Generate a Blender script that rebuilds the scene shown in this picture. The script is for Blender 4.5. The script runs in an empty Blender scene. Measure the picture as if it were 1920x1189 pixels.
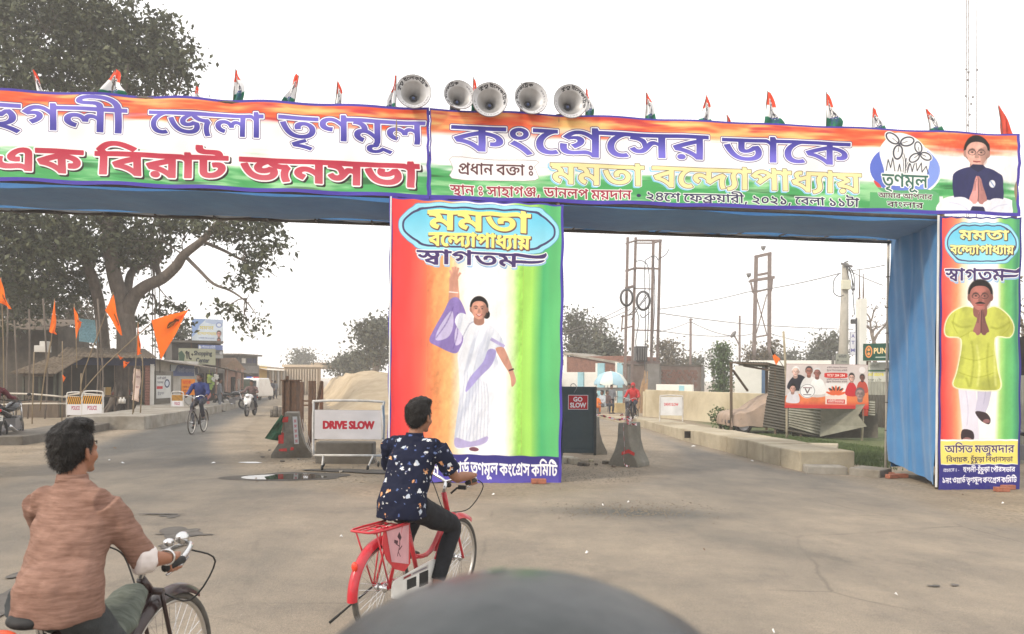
import bpy, bmesh, math, random
import numpy as np
from mathutils import Vector, Matrix
from math import pi, sin, cos, radians as R
random.seed(7); rng=np.random.RandomState(7)
sc=bpy.context.scene; col=sc.collection
# ---------------------------------------------------------------- camera
FPX,HY,HC,ROLL=1450.0,710.0,1.65,0.0087
cam_d=bpy.data.cameras.new('camera'); cam=bpy.data.objects.new('camera',cam_d); col.objects.link(cam); sc.camera=cam
cam_d.sensor_width=36; cam_d.lens=FPX*36/1920; cam_d.shift_y=(HY-594.5)/1920; cam_d.clip_end=3000; cam_d.clip_start=.05
cam.location=(0,0,HC); cam.rotation_euler=(Matrix.Rotation(-ROLL,4,'Y').to_3x3()@Matrix.Rotation(pi/2,4,'X').to_3x3()).to_euler()
cam_d.dof.use_dof=True; cam_d.dof.focus_distance=12; cam_d.dof.aperture_fstop=7.0
# ---------------------------------------------------------------- hazy white daylight
SUN_EL,SUN_AZ=38,-128           # azimuth of the sun measured from +Y (view direction) clockwise; behind and left of the camera
sx,sy,sz=sin(R(SUN_AZ))*cos(R(SUN_EL)),cos(R(SUN_AZ))*cos(R(SUN_EL)),sin(R(SUN_EL))
w=bpy.data.worlds.new('World'); sc.world=w; w.use_nodes=True; nt=w.node_tree; nt.nodes.clear()
sky=nt.nodes.new('ShaderNodeTexSky'); sky.sky_type='NISHITA'; sky.sun_disc=False; sky.sun_elevation=R(SUN_EL); sky.sun_rotation=R(SUN_AZ); sky.dust_density=6; sky.air_density=1.6
mul=nt.nodes.new('ShaderNodeMix'); mul.data_type='RGBA'; mul.blend_type='MULTIPLY'; mul.inputs[0].default_value=1; mul.inputs[7].default_value=(.08,.08,.08,1)
mx=nt.nodes.new('ShaderNodeMix'); mx.data_type='RGBA'; mx.inputs[0].default_value=.93; mx.inputs[7].default_value=(1.27,1.26,1.26,1)
bg=nt.nodes.new('ShaderNodeBackground'); wo=nt.nodes.new('ShaderNodeOutputWorld'); bg.inputs[1].default_value=1
nt.links.new(sky.outputs[0],mul.inputs[6]); nt.links.new(mul.outputs[2],mx.inputs[6]); nt.links.new(mx.outputs[2],bg.inputs[0]); nt.links.new(bg.outputs[0],wo.inputs[0])
sd=bpy.data.lights.new('sun','SUN'); sd.energy=2.1; sd.angle=R(6); sd.color=(1,.90,.76); so=bpy.data.objects.new('sun',sd); col.objects.link(so)
so.rotation_euler=Vector((sx,sy,sz)).to_track_quat('Z','Y').to_euler(); so.location=(0,0,30)
vs=sc.view_settings; vs.view_transform='Standard'; vs.look='None'; vs.gamma=1; vs.exposure=.38; vs.use_curve_mapping=False
cy=sc.cycles; cy.use_denoising=True; cy.max_bounces=5; cy.diffuse_bounces=3; cy.glossy_bounces=2; cy.transmission_bounces=4; cy.volume_bounces=1; cy.transparent_max_bounces=12; cy.use_adaptive_sampling=True; cy.adaptive_threshold=.02; cy.volume_step_rate=10
try: cy.denoiser='OPENIMAGEDENOISE'
except Exception: pass
# ---------------------------------------------------------------- places: photograph pixel + distance -> world
def P(px,py,Y):
    dx,dy=px-960,py-HY
    x=dx*cos(ROLL)+dy*sin(ROLL); y=-dx*sin(ROLL)+dy*cos(ROLL)
    return Vector((x/FPX*Y,Y,HC-y/FPX*Y))
def sm(a,b,x):
    t=min(1,max(0,(x-a)/(b-a))); return t*t*(3-2*t)
def gz(x,y): return -.0065*min(max(0,y-20),140)-.156*sm(.5,7,x)*(1-.0*y)
def G(px,py,dz=0):
    Y=20.0
    for _ in range(40):
        q=P(px,py,1.0); k=(HC-q.z)
        Yn=(HC-gz(q.x*Y,Y)-dz)/k if k>1e-4 else 400
        Y+=(min(Yn,400)-Y)*.6
    q=P(px,py,Y); q.z=gz(q.x,q.y)+dz; return q
def onG(x,y,dz=0): return Vector((x,y,gz(x,y)+dz))
# ---------------------------------------------------------------- objects
def tag(o,label=None,cat=None,group=None,kind=None):
    if label: o['label']=label
    if cat: o['category']=cat
    if group: o['group']=group
    if kind: o['kind']=kind
    return o
def thing(name,label,cat,loc=(0,0,0),rz=0,group=None,kind=None):
    o=bpy.data.objects.new(name,None); col.objects.link(o); o.empty_display_size=.2; o.location=loc; o.rotation_euler=(0,0,rz)
    return tag(o,label,cat,group,kind)
def wm(o):
    m=Matrix.LocRotScale(o.location,o.rotation_euler,o.scale)
    return wm(o.parent)@m if o.parent else m
def kids(o): return [c for c in col.objects if c.parent==o]
def copy_tree(o,loc=None,rz=None,label=None,parent=None,scale=None):
    c=o.copy(); col.objects.link(c); c.parent=parent
    for ch in KID.get(o.name,[]): copy_tree(ch,parent=c)
    if loc is not None: c.location=loc
    if rz is not None: c.rotation_euler=(0,0,rz)
    if scale: c.scale=scale
    if label: c['label']=label
    if parent is not None: KID.setdefault(parent.name,[]).append(c)
    return c
KID={}
def link(o,parent=None):
    col.objects.link(o)
    if parent is not None: o.parent=parent; KID.setdefault(parent.name,[]).append(o)
    return o
class MB:
    def __init__(s): s.v=[]; s.f=[]; s.uv={}
    def add(s,vs,fs):
        n=len(s.v); s.v+= [tuple(v) for v in vs]; s.f+=[tuple(i+n for i in f) for f in fs]; return s
    def box(s,c,d,rz=0,M=None):
        hx,hy,hz=d[0]/2,d[1]/2,d[2]/2; m=(M or Matrix.Rotation(rz,3,'Z')); c=Vector(c)
        vs=[c+m@Vector((a*hx,b*hy,e*hz)) for a in(-1,1) for b in(-1,1) for e in(-1,1)]
        return s.add(vs,[(0,1,3,2),(4,6,7,5),(0,4,5,1),(2,3,7,6),(0,2,6,4),(1,5,7,3)])
    def bar(s,a,b,w,d=None,up=(0,0,1)):
        a,b=Vector(a),Vector(b); y=(b-a); L=y.length; y.normalize(); u=Vector(up)
        x=y.cross(u); 
        if x.length<1e-4: x=y.cross(Vector((1,0,0)))
        x.normalize(); z=x.cross(y); return s.box((a+b)/2,(w,L,d or w),M=Matrix((x,y,z)).transposed())
    def quad(s,*p): return s.add(p,[tuple(range(len(p)))])
    def ring(s,pts,radii,n=8,cap=True,side=None,closed=False):
        """tube along pts; radii scalars or (side, other) pairs"""
        P_=[Vector(p) for p in pts]; m=len(P_); rings=[]; ref=Vector(side) if side is not None else None; prev=None
        for i,p in enumerate(P_):
            if closed: t=P_[(i+1)%m]-P_[i-1]
            else: t=P_[min(i+1,m-1)]-P_[max(i-1,0)]
            if t.length<1e-9: t=Vector((0,0,1))
            t.normalize()
            if ref is not None: u=(ref-t*ref.dot(t))
            elif prev is not None: u=prev-t*prev.dot(t)
            else: u=(Vector((0,0,1)) if abs(t.z)<.9 else Vector((1,0,0))); u=u-t*u.dot(t)
            if u.length<1e-6: u=t.orthogonal()
            u.normalize(); prev=u; v=t.cross(u)
            r=radii[i] if hasattr(radii,'__len__') else radii
            ra,rb=r if hasattr(r,'__len__') else (r,r)
            rings.append([p+u*cos(2*pi*k/n)*ra+v*sin(2*pi*k/n)*rb for k in range(n)])
        vs=[q for r_ in rings for q in r_]; fs=[]
        for i in range(m if closed else m-1):
            j=(i+1)%m
            for k in range(n): fs.append((i*n+k,i*n+(k+1)%n,j*n+(k+1)%n,j*n+k))
        if cap and not closed: fs.append(tuple(range(n-1,-1,-1))); fs.append(tuple((m-1)*n+k for k in range(n)))
        return s.add(vs,fs)
    def cyl(s,a,b,r,r2=None,n=10,cap=True): return s.ring([a,b],[r,r if r2 is None else r2],n,cap)
    def tube(s,pts,r,n=6,sub=0):
        return s.ring(spl(pts,sub) if sub else pts, r if not(sub and hasattr(r,'__len__')) else list(np.interp(np.linspace(0,1,len(spl(pts,sub))),np.linspace(0,1,len(r)),r)),n)
    def ell(s,c,r,n=10,m=7,M=None):
        c=Vector(c); vs=[];fs=[]
        for i in range(m+1):
            ph=pi*i/m
            for k in range(n):
                q=Vector((r[0]*sin(ph)*cos(2*pi*k/n),r[1]*sin(ph)*sin(2*pi*k/n),r[2]*cos(ph))); vs.append(c+(M@q if M else q))
        for i in range(m):
            for k in range(n): fs.append((i*n+k,(i+1)*n+k,(i+1)*n+(k+1)%n,i*n+(k+1)%n))
        return s.add(vs,fs)
    def torus(s,c,R_,r,ax='x',n=32,m=8,M=None):
        c=Vector(c); pts=[]
        for k in range(n):
            a=2*pi*k/n; q={'x':(0,cos(a)*R_,sin(a)*R_),'y':(cos(a)*R_,0,sin(a)*R_),'z':(cos(a)*R_,sin(a)*R_,0)}[ax]; q=Vector(q); pts.append(c+(M@q if M else q))
        A=Vector({'x':(1,0,0),'y':(0,1,0),'z':(0,0,1)}[ax]); 
        return s.ring(pts,[(r if not hasattr(r,'__len__') else r)]*n,m,False,side=(M@A if M else A),closed=True)
    def lathe(s,prof,c=(0,0,0),n=20,M=None):
        c=Vector(c); vs=[];fs=[];m=len(prof)
        for r,z in prof:
            for k in range(n):
                q=Vector((r*cos(2*pi*k/n),r*sin(2*pi*k/n),z)); vs.append(c+(M@q if M else q))
        for i in range(m-1):
            for k in range(n): fs.append((i*n+k,i*n+(k+1)%n,(i+1)*n+(k+1)%n,(i+1)*n+k))
        return s.add(vs,fs)
    def prism(s,pts,t):
        """flat outline pts (3-D, planar) extruded by vector t"""
        n=len(pts); t=Vector(t); a=[Vector(p) for p in pts]; 
        return s.add(a+[p+t for p in a],[tuple(range(n-1,-1,-1)),tuple(range(n,2*n))]+[(i,(i+1)%n,(i+1)%n+n,i+n) for i in range(n)])
    def jitter(s,a,f=None):
        s.v=[(x+random.uniform(-a,a),y+random.uniform(-a,a),z+random.uniform(-a,a)) for x,y,z in s.v]; return s
    def mesh(s,name,mat=None,smooth=False,world=None):
        v=s.v
        if world is not None:
            mi=wm(world).inverted(); v=[tuple(mi@Vector(q)) for q in v]
        me=bpy.data.meshes.new(name); me.from_pydata(v,[],s.f); 
        if mat: me.materials.append(mat)
        if smooth: me.shade_smooth() if hasattr(me,'shade_smooth') else me.polygons.foreach_set('use_smooth',[True]*len(me.polygons))
        me.update(); return me
    def build(s,name,mat,parent=None,smooth=False,world=False,**k):
        o=bpy.data.objects.new(name,s.mesh(name,mat,smooth,parent if (world and parent is not None) else None)); link(o,parent)
        if k: tag(o,**k)
        return o
    def bevel(s,w,seg=2):
        s.bv=(w,seg); return s
def bev(o,w=.01,seg=2):
    m=o.modifiers.new('b','BEVEL'); m.width=w; m.segments=seg; m.limit_method='ANGLE'; m.angle_limit=R(40); return o
def spl(pts,n=6):
    P_=[Vector(p) for p in pts]; o=[]
    for i in range(len(P_)-1):
        a,b,c,d=P_[max(i-1,0)],P_[i],P_[i+1],P_[min(i+2,len(P_)-1)]
        for t in range(n):
            t/=n; o.append(.5*((2*b)+(c-a)*t+(2*a-5*b+4*c-d)*t*t+(-a+3*b-3*c+d)*t**3))
    return o+[P_[-1]]
def organic(mb,name,mat,parent,voxel=.008,smooth=6,fac=.5,disp=0,dscale=.1,world=False,label=None):
    """weld overlapping closed shapes into ONE continuous skin"""
    me=mb.mesh(name,None,True,parent if world else None); o=bpy.data.objects.new(name,me); col.objects.link(o)
    m=o.modifiers.new('r','REMESH'); m.mode='VOXEL'; m.voxel_size=voxel
    m=o.modifiers.new('s','SMOOTH'); m.factor=fac; m.iterations=smooth
    if disp:
        t=bpy.data.textures.new('n','CLOUDS'); t.noise_scale=dscale; t.noise_depth=2
        m=o.modifiers.new('d','DISPLACE'); m.texture=t; m.strength=disp; m.mid_level=.5
    dg=bpy.context.evaluated_depsgraph_get(); me2=bpy.data.meshes.new_from_object(o.evaluated_get(dg)); me2.name=name
    bpy.data.objects.remove(o); bpy.data.meshes.remove(me)
    me2.materials.clear()
    for q in (mat if isinstance(mat,(list,tuple)) else [mat]): me2.materials.append(q)
    me2.polygons.foreach_set('use_smooth',[True]*len(me2.polygons)); me2.update()
    o=bpy.data.objects.new(name,me2); link(o,parent)
    if label: o['label']=label
    return o
# ---------------------------------------------------------------- materials
MC={}
def mat(name,c,rough=.7,var=.15,scale=8,bump=.0,bscale=None,metal=0,c2=None,spec=.4,stain=0,emit=0,alpha=1,sss=0,coords='Object',stretch=(1,1,1),sheen=0,coat=0,trans=0):
    if name in MC: return MC[name]
    m=bpy.data.materials.new(name); m.use_nodes=True; n=m.node_tree; b=n.nodes['Principled BSDF']; L=n.links.new; MC[name]=m
    tc=n.nodes.new('ShaderNodeTexCoord'); mp=n.nodes.new('ShaderNodeMapping'); mp.inputs['Scale'].default_value=stretch; L(tc.outputs[coords],mp.inputs[0])
    nz=n.nodes.new('ShaderNodeTexNoise'); nz.inputs['Scale'].default_value=scale; nz.inputs['Detail'].default_value=8; nz.inputs['Roughness'].default_value=.6; L(mp.outputs[0],nz.inputs['Vector'])
    rp=n.nodes.new('ShaderNodeValToRGB'); rp.color_ramp.elements[0].position=.3; rp.color_ramp.elements[1].position=.7; L(nz.outputs['Fac'],rp.inputs[0])
    c=tuple(c); cc=c2 if c2 else tuple(min(1,x*(1+var)) for x in c); c1=tuple(x*(1-var) for x in c) if not c2 else c
    rp.color_ramp.elements[0].color=(*c1,1); rp.color_ramp.elements[1].color=(*cc,1); out=rp.outputs[0]
    if stain:
        n2=n.nodes.new('ShaderNodeTexNoise'); n2.inputs['Scale'].default_value=scale*.23; n2.inputs['Detail'].default_value=6; L(mp.outputs[0],n2.inputs['Vector'])
        r2=n.nodes.new('ShaderNodeValToRGB'); r2.color_ramp.elements[0].position=.42; r2.color_ramp.elements[1].position=.68; L(n2.outputs['Fac'],r2.inputs[0])
        mm=n.nodes.new('ShaderNodeMix'); mm.data_type='RGBA'; mm.blend_type='MULTIPLY'; L(r2.outputs[0],mm.inputs[0]); L(out,mm.inputs[6]); mm.inputs[7].default_value=(1-stain,1-stain*1.1,1-stain*1.25,1); out=mm.outputs[2]
    L(out,b.inputs['Base Color']); b.inputs['Roughness'].default_value=rough; b.inputs['Metallic'].default_value=metal; b.inputs['Specular IOR Level'].default_value=spec
    if sss: b.inputs['Subsurface Weight'].default_value=sss; b.inputs['Subsurface Scale'].default_value=.01
    if coat: b.inputs['Coat Weight'].default_value=coat
    if sheen: b.inputs['Sheen Weight'].default_value=sheen
    if trans: b.inputs['Transmission Weight'].default_value=trans
    if emit: L(out,b.inputs['Emission Color']); b.inputs['Emission Strength'].default_value=emit
    if bump:
        n3=n.nodes.new('ShaderNodeTexNoise'); n3.inputs['Scale'].default_value=bscale or scale*3; n3.inputs['Detail'].default_value=6; L(mp.outputs[0],n3.inputs['Vector'])
        bp=n.nodes.new('ShaderNodeBump'); bp.inputs['Strength'].default_value=min(1,bump); bp.inputs['Distance'].default_value=.02; L(n3.outputs['Fac'],bp.inputs['Height']); L(bp.outputs[0],b.inputs['Normal'])
    return m
def imat(name,canvas,rough=.55,spec=.3,dirt=.12,bump=0,two=None):
    """flat print: picture painted below by the script, with dirt and sheen"""
    a=np.clip(canvas.a,0,1); H,W,_=a.shape; px=np.ones((H,W,4),np.float32); px[...,:3]=a[::-1]
    im=bpy.data.images.new(name,W,H); im.pixels.foreach_set(px.ravel()); im.update(); im.pack()
    m=bpy.data.materials.new(name); m.use_nodes=True; n=m.node_tree; b=n.nodes['Principled BSDF']; L=n.links.new
    t=n.nodes.new('ShaderNodeTexImage'); t.image=im; t.extension='EXTEND'; uv=n.nodes.new('ShaderNodeUVMap'); uv.uv_map='UVMap'; L(uv.outputs[0],t.inputs[0])
    nz=n.nodes.new('ShaderNodeTexNoise'); nz.inputs['Scale'].default_value=1.7; nz.inputs['Detail'].default_value=8; tc=n.nodes.new('ShaderNodeTexCoord'); L(tc.outputs['Object'],nz.inputs['Vector'])
    mr=n.nodes.new('ShaderNodeMapRange'); mr.inputs[1].default_value=.35; mr.inputs[2].default_value=.75; mr.inputs[3].default_value=1; mr.inputs[4].default_value=1-dirt; L(nz.outputs['Fac'],mr.inputs[0])
    mm=n.nodes.new('ShaderNodeMix'); mm.data_type='RGBA'; mm.blend_type='MULTIPLY'; mm.inputs[0].default_value=1; L(t.outputs[0],mm.inputs[6]); L(mr.outputs[0],mm.inputs[7]); L(mm.outputs[2],b.inputs['Base Color'])
    b.inputs['Roughness'].default_value=rough; b.inputs['Specular IOR Level'].default_value=spec
    return m
def sheet(name,canvas_mat,parent,w,h,nx=1,nz=1,fn=None,loc=(0,0,0),thick=0,uvbox=(0,0,1,1)):
    """a printed sheet in the local XZ plane facing -Y; fn(u,v)->(dx,dy,dz) gives its sag and wrinkles"""
    vs=[];fs=[];uvs=[]
    for j in range(nz+1):
        for i in range(nx+1):
            u,v=i/nx,j/nz; d=fn(u,v) if fn else (0,0,0); vs.append((loc[0]+u*w+d[0],loc[1]+d[1],loc[2]+v*h+d[2])); uvs.append((uvbox[0]+u*(uvbox[2]-uvbox[0]),uvbox[1]+v*(uvbox[3]-uvbox[1])))
    for j in range(nz):
        for i in range(nx): a=j*(nx+1)+i; fs.append((a,a+1,a+nx+2,a+nx+1))
    me=bpy.data.meshes.new(name); me.from_pydata(vs,[],fs); ul=me.uv_layers.new(name='UVMap'); idx=np.zeros(len(me.loops),np.int32); me.loops.foreach_get('vertex_index',idx)
    ul.data.foreach_set('uv',np.array(uvs,np.float32)[idx].ravel()); me.materials.append(canvas_mat); me.polygons.foreach_set('use_smooth',[True]*len(me.polygons)); me.update()
    o=bpy.data.objects.new(name,me); link(o,parent)
    if thick: m=o.modifiers.new('t','SOLIDIFY'); m.thickness=thick; m.offset=-1
    return o
_lat={}
def latin(s,box):
    """Latin letters as triangles from the built-in font, y down, fitted to box"""
    if s not in _lat:
        cu=bpy.data.curves.new('t','FONT'); cu.body=s; cu.offset=.012; cu.resolution_u=3; o=bpy.data.objects.new('t',cu); col.objects.link(o)
        me=bpy.data.meshes.new_from_object(o.evaluated_get(bpy.context.evaluated_depsgraph_get())); me.calc_loop_triangles()
        V=np.array([v.co[:2] for v in me.vertices]); T=[V[list(t.vertices)] for t in me.loop_triangles]
        bpy.data.objects.remove(o); bpy.data.curves.remove(cu); bpy.data.meshes.remove(me); _lat[s]=T
    T=_lat[s]; A=np.concatenate(T); xa,ya=A.min(0); xb,yb=A.max(0); x0,y0,x1,y1=box
    return [np.c_[x0+(t[:,0]-xa)/(xb-xa)*(x1-x0),y1-(t[:,1]-ya)/(yb-ya)*(y1-y0)] for t in T]
# ---------------------------------------------------------------- a small painter for printed lettering (letter outlines as plain numbers)
def flatten(a,k=3):
    a=np.array(a).reshape(-1,2); on=a[:,0]&1; x=np.cumsum((a[:,0]-on)//2)*4; y=np.cumsum(a[:,1])*4; c=list(zip(x.tolist(),y.tolist(),on.tolist()))
    n=len(c); pts=[]
    full=[]
    for i in range(n):
        a=c[i]; b=c[(i+1)%n]; full.append(a)
        if not a[2] and not b[2]: full.append(((a[0]+b[0])/2,(a[1]+b[1])/2,1))
    s=next(i for i,q in enumerate(full) if q[2]); full=full[s:]+full[:s]+[full[s]]
    i=0
    while i<len(full)-1:
        a=full[i]
        if full[i+1][2]: pts.append(a[:2]); i+=1
        else:
            b,d=full[i+1],full[i+2]
            for t in range(k):
                u=t/k; pts.append(((1-u)**2*a[0]+2*u*(1-u)*b[0]+u*u*d[0],(1-u)**2*a[1]+2*u*(1-u)*b[1]+u*u*d[1]))
            i+=2
    return np.array(pts,float)
class Canvas:
    def __init__(s,w,h,k=2,col=(1,1,1)):
        s.w,s.h,s.k=w,h,k; s.W,s.H=int(w*k),int(h*k); s.a=np.empty((s.H,s.W,3),np.float32); s.a[:]=col
        s.ys,s.xs=np.mgrid[0:s.H,0:s.W]; s.xs=(s.xs+.5)/k; s.ys=(s.ys+.5)/k
    def mask(s,polys,grow=0,soft=0):
        # polys in canvas units, y down; nonzero winding; returns mask & slice
        k=s.k*2; pad=int((grow+soft*2)*k)+4
        A=np.concatenate(polys); x0=int(math.floor(A[:,0].min()*k))-pad; x1=int(math.ceil(A[:,0].max()*k))+pad
        y0=int(math.floor(A[:,1].min()*k))-pad; y1=int(math.ceil(A[:,1].max()*k))+pad
        x0-=x0%2; y0-=y0%2; x1+=x1%2; y1+=y1%2
        Wd=np.zeros((y1-y0,x1-x0+1),np.int32)
        for P in polys:
            X=P[:,0]*k-x0; Y=P[:,1]*k-y0
            X2=np.roll(X,-1);Y2=np.roll(Y,-1)
            for xa,ya,xb,yb in zip(X,Y,X2,Y2):
                if ya==yb: continue
                sg=1
                if ya>yb: xa,ya,xb,yb,sg=xb,yb,xa,ya,-1
                r0=int(math.ceil(ya-.5)); r1=int(math.ceil(yb-.5))
                if r1<=r0: continue
                r=np.arange(r0,r1); c=np.ceil(xa+(r+.5-ya)*(xb-xa)/(yb-ya)-.5).astype(int)
                np.add.at(Wd,(r,np.clip(c,0,Wd.shape[1]-1)),sg)
        m=(np.cumsum(Wd,1)[:,:-1]!=0)
        R=grow*k
        if R>=.7:
            n=int(round(R)); 
            o=m.copy()
            for dy in range(-n,n+1):
                dx=int(math.sqrt(max(0,R*R-dy*dy))); 
                t=m if dy==0 else np.roll(m,dy,0)
                # horizontal dilate by dx using cumsum
                c=np.cumsum(np.pad(t.astype(np.int16),((0,0),(dx+1,dx))),1)
                o|=(c[:,2*dx+1:]-c[:,:-(2*dx+1)])>0
            m=o
        m=m.astype(np.float32)
        m=(m[0::2,0::2]+m[1::2,0::2]+m[0::2,1::2]+m[1::2,1::2])/4
        if soft:
            n=max(1,int(soft*s.k))
            for ax in(0,1):
                for _ in range(2):
                    c=np.cumsum(np.pad(m,[(n+1,n) if a==ax else (0,0) for a in(0,1)],mode='edge'),ax)
                    m=(c[2*n+1:]-c[:-(2*n+1)])/(2*n+1) if ax==0 else (c[:,2*n+1:]-c[:,:-(2*n+1)])/(2*n+1)
        return m,x0//2,y0//2
    def blend(s,m,x0,y0,col,al=1):
        H,W=m.shape; a0=max(0,x0);b0=max(0,y0);a1=min(s.W,x0+W);b1=min(s.H,y0+H)
        if a1<=a0 or b1<=b0: return
        mm=(m[b0-y0:b1-y0,a0-x0:a1-x0]*al)[...,None]
        if callable(col): c=col(s.xs[b0:b1,a0:a1],s.ys[b0:b1,a0:a1])
        else: c=np.array(col,np.float32)
        s.a[b0:b1,a0:a1]=s.a[b0:b1,a0:a1]*(1-mm)+c*mm
    def fill(s,polys,col,grow=0,al=1,soft=0,dx=0,dy=0):
        polys=[np.asarray(p,float)+(dx,dy) for p in polys]
        s.blend(*s.mask(polys,grow,soft),col,al)
    def photo(s,x0,y0,x1,y1,seed=1,amt=.16):
        k=s.k; a,b,c,d=int(x0*k),int(y0*k),int(x1*k),int(y1*k); r=s.a[b:d,a:c]
        for ax in(0,1): r=(np.roll(r,1,ax)+np.roll(r,-1,ax)+2*r)/4
        X,Y=s.xs[b:d,a:c],s.ys[b:d,a:c]; n=vnoise(X+Y*.3,Y,9,30,seed)*.6+vnoise(X,Y,4,6,seed+1)*.4; sat=r.max(-1)-r.min(-1); f=1+(n-.52)*2*amt*np.clip(.35+sat*1.5,0,1); s.a[b:d,a:c]=np.clip(r*f[...,None],0,1)
    def poly(s,pts,col,**k): s.fill([pts],col,**k)
    def rect(s,x0,y0,x1,y1,col,**k): s.fill([[(x0,y0),(x1,y0),(x1,y1),(x0,y1)]],col,**k)
    def ell(s,cx,cy,rx,ry,col,rot=0,**k):
        t=np.linspace(0,2*math.pi,40,endpoint=False); x=np.cos(t)*rx; y=np.sin(t)*ry; c,n=math.cos(rot),math.sin(rot)
        s.fill([np.c_[cx+x*c-y*n,cy+x*n+y*c]],col,**k)
    def line(s,pts,w,col,**k):
        pts=np.asarray(pts,float)
        for a,b in zip(pts[:-1],pts[1:]):
            d=b-a; L=math.hypot(*d) or 1; n=np.array([-d[1],d[0]])/L*w/2; e=d/L*w*.3
            s.fill([[a+n-e,b+n+e,b-n+e,a-n-e]],col,**k)
def smooth(pts,n=6,closed=True):
    P=np.asarray(pts,float); N=len(P); o=[]
    for i in range(N if closed else N-1):
        if closed: p0,p1,p2,p3=P[i-1],P[i],P[(i+1)%N],P[(i+2)%N]
        else: p0,p1,p2,p3=P[max(i-1,0)],P[i],P[i+1],P[min(i+2,N-1)]
        for t in np.arange(n)/n: o.append(.5*((2*p1)+(-p0+p2)*t+(2*p0-5*p1+4*p2-p3)*t*t+(-p0+3*p1-3*p2+p3)*t**3))
    if not closed: o.append(P[-1])
    return np.array(o)
def text(F,words,box,wt='b',gap=220):
    """box=(x0, y of the headline, x1, y of the base line)"""
    polys=[];x=0
    for w in words.split(' '):
        l,adv=WORDS[w]
        for i in range(0,len(l),3):
            for c in OUT[l[i]]: polys.append(c+(x+l[i+1]*4,l[i+2]*4))
        x+=adv*4+gap
    A=np.concatenate(polys); xa,xb=A[:,0].min(),A[:,0].max()
    x0,yt,x1,yb=box; sx=(x1-x0)/(xb-xa); sy=(yb-yt)/HEAD
    return [np.c_[x0+(p[:,0]-xa)*sx, yb-p[:,1]*sy] for p in polys]
HEAD=640.0

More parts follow.
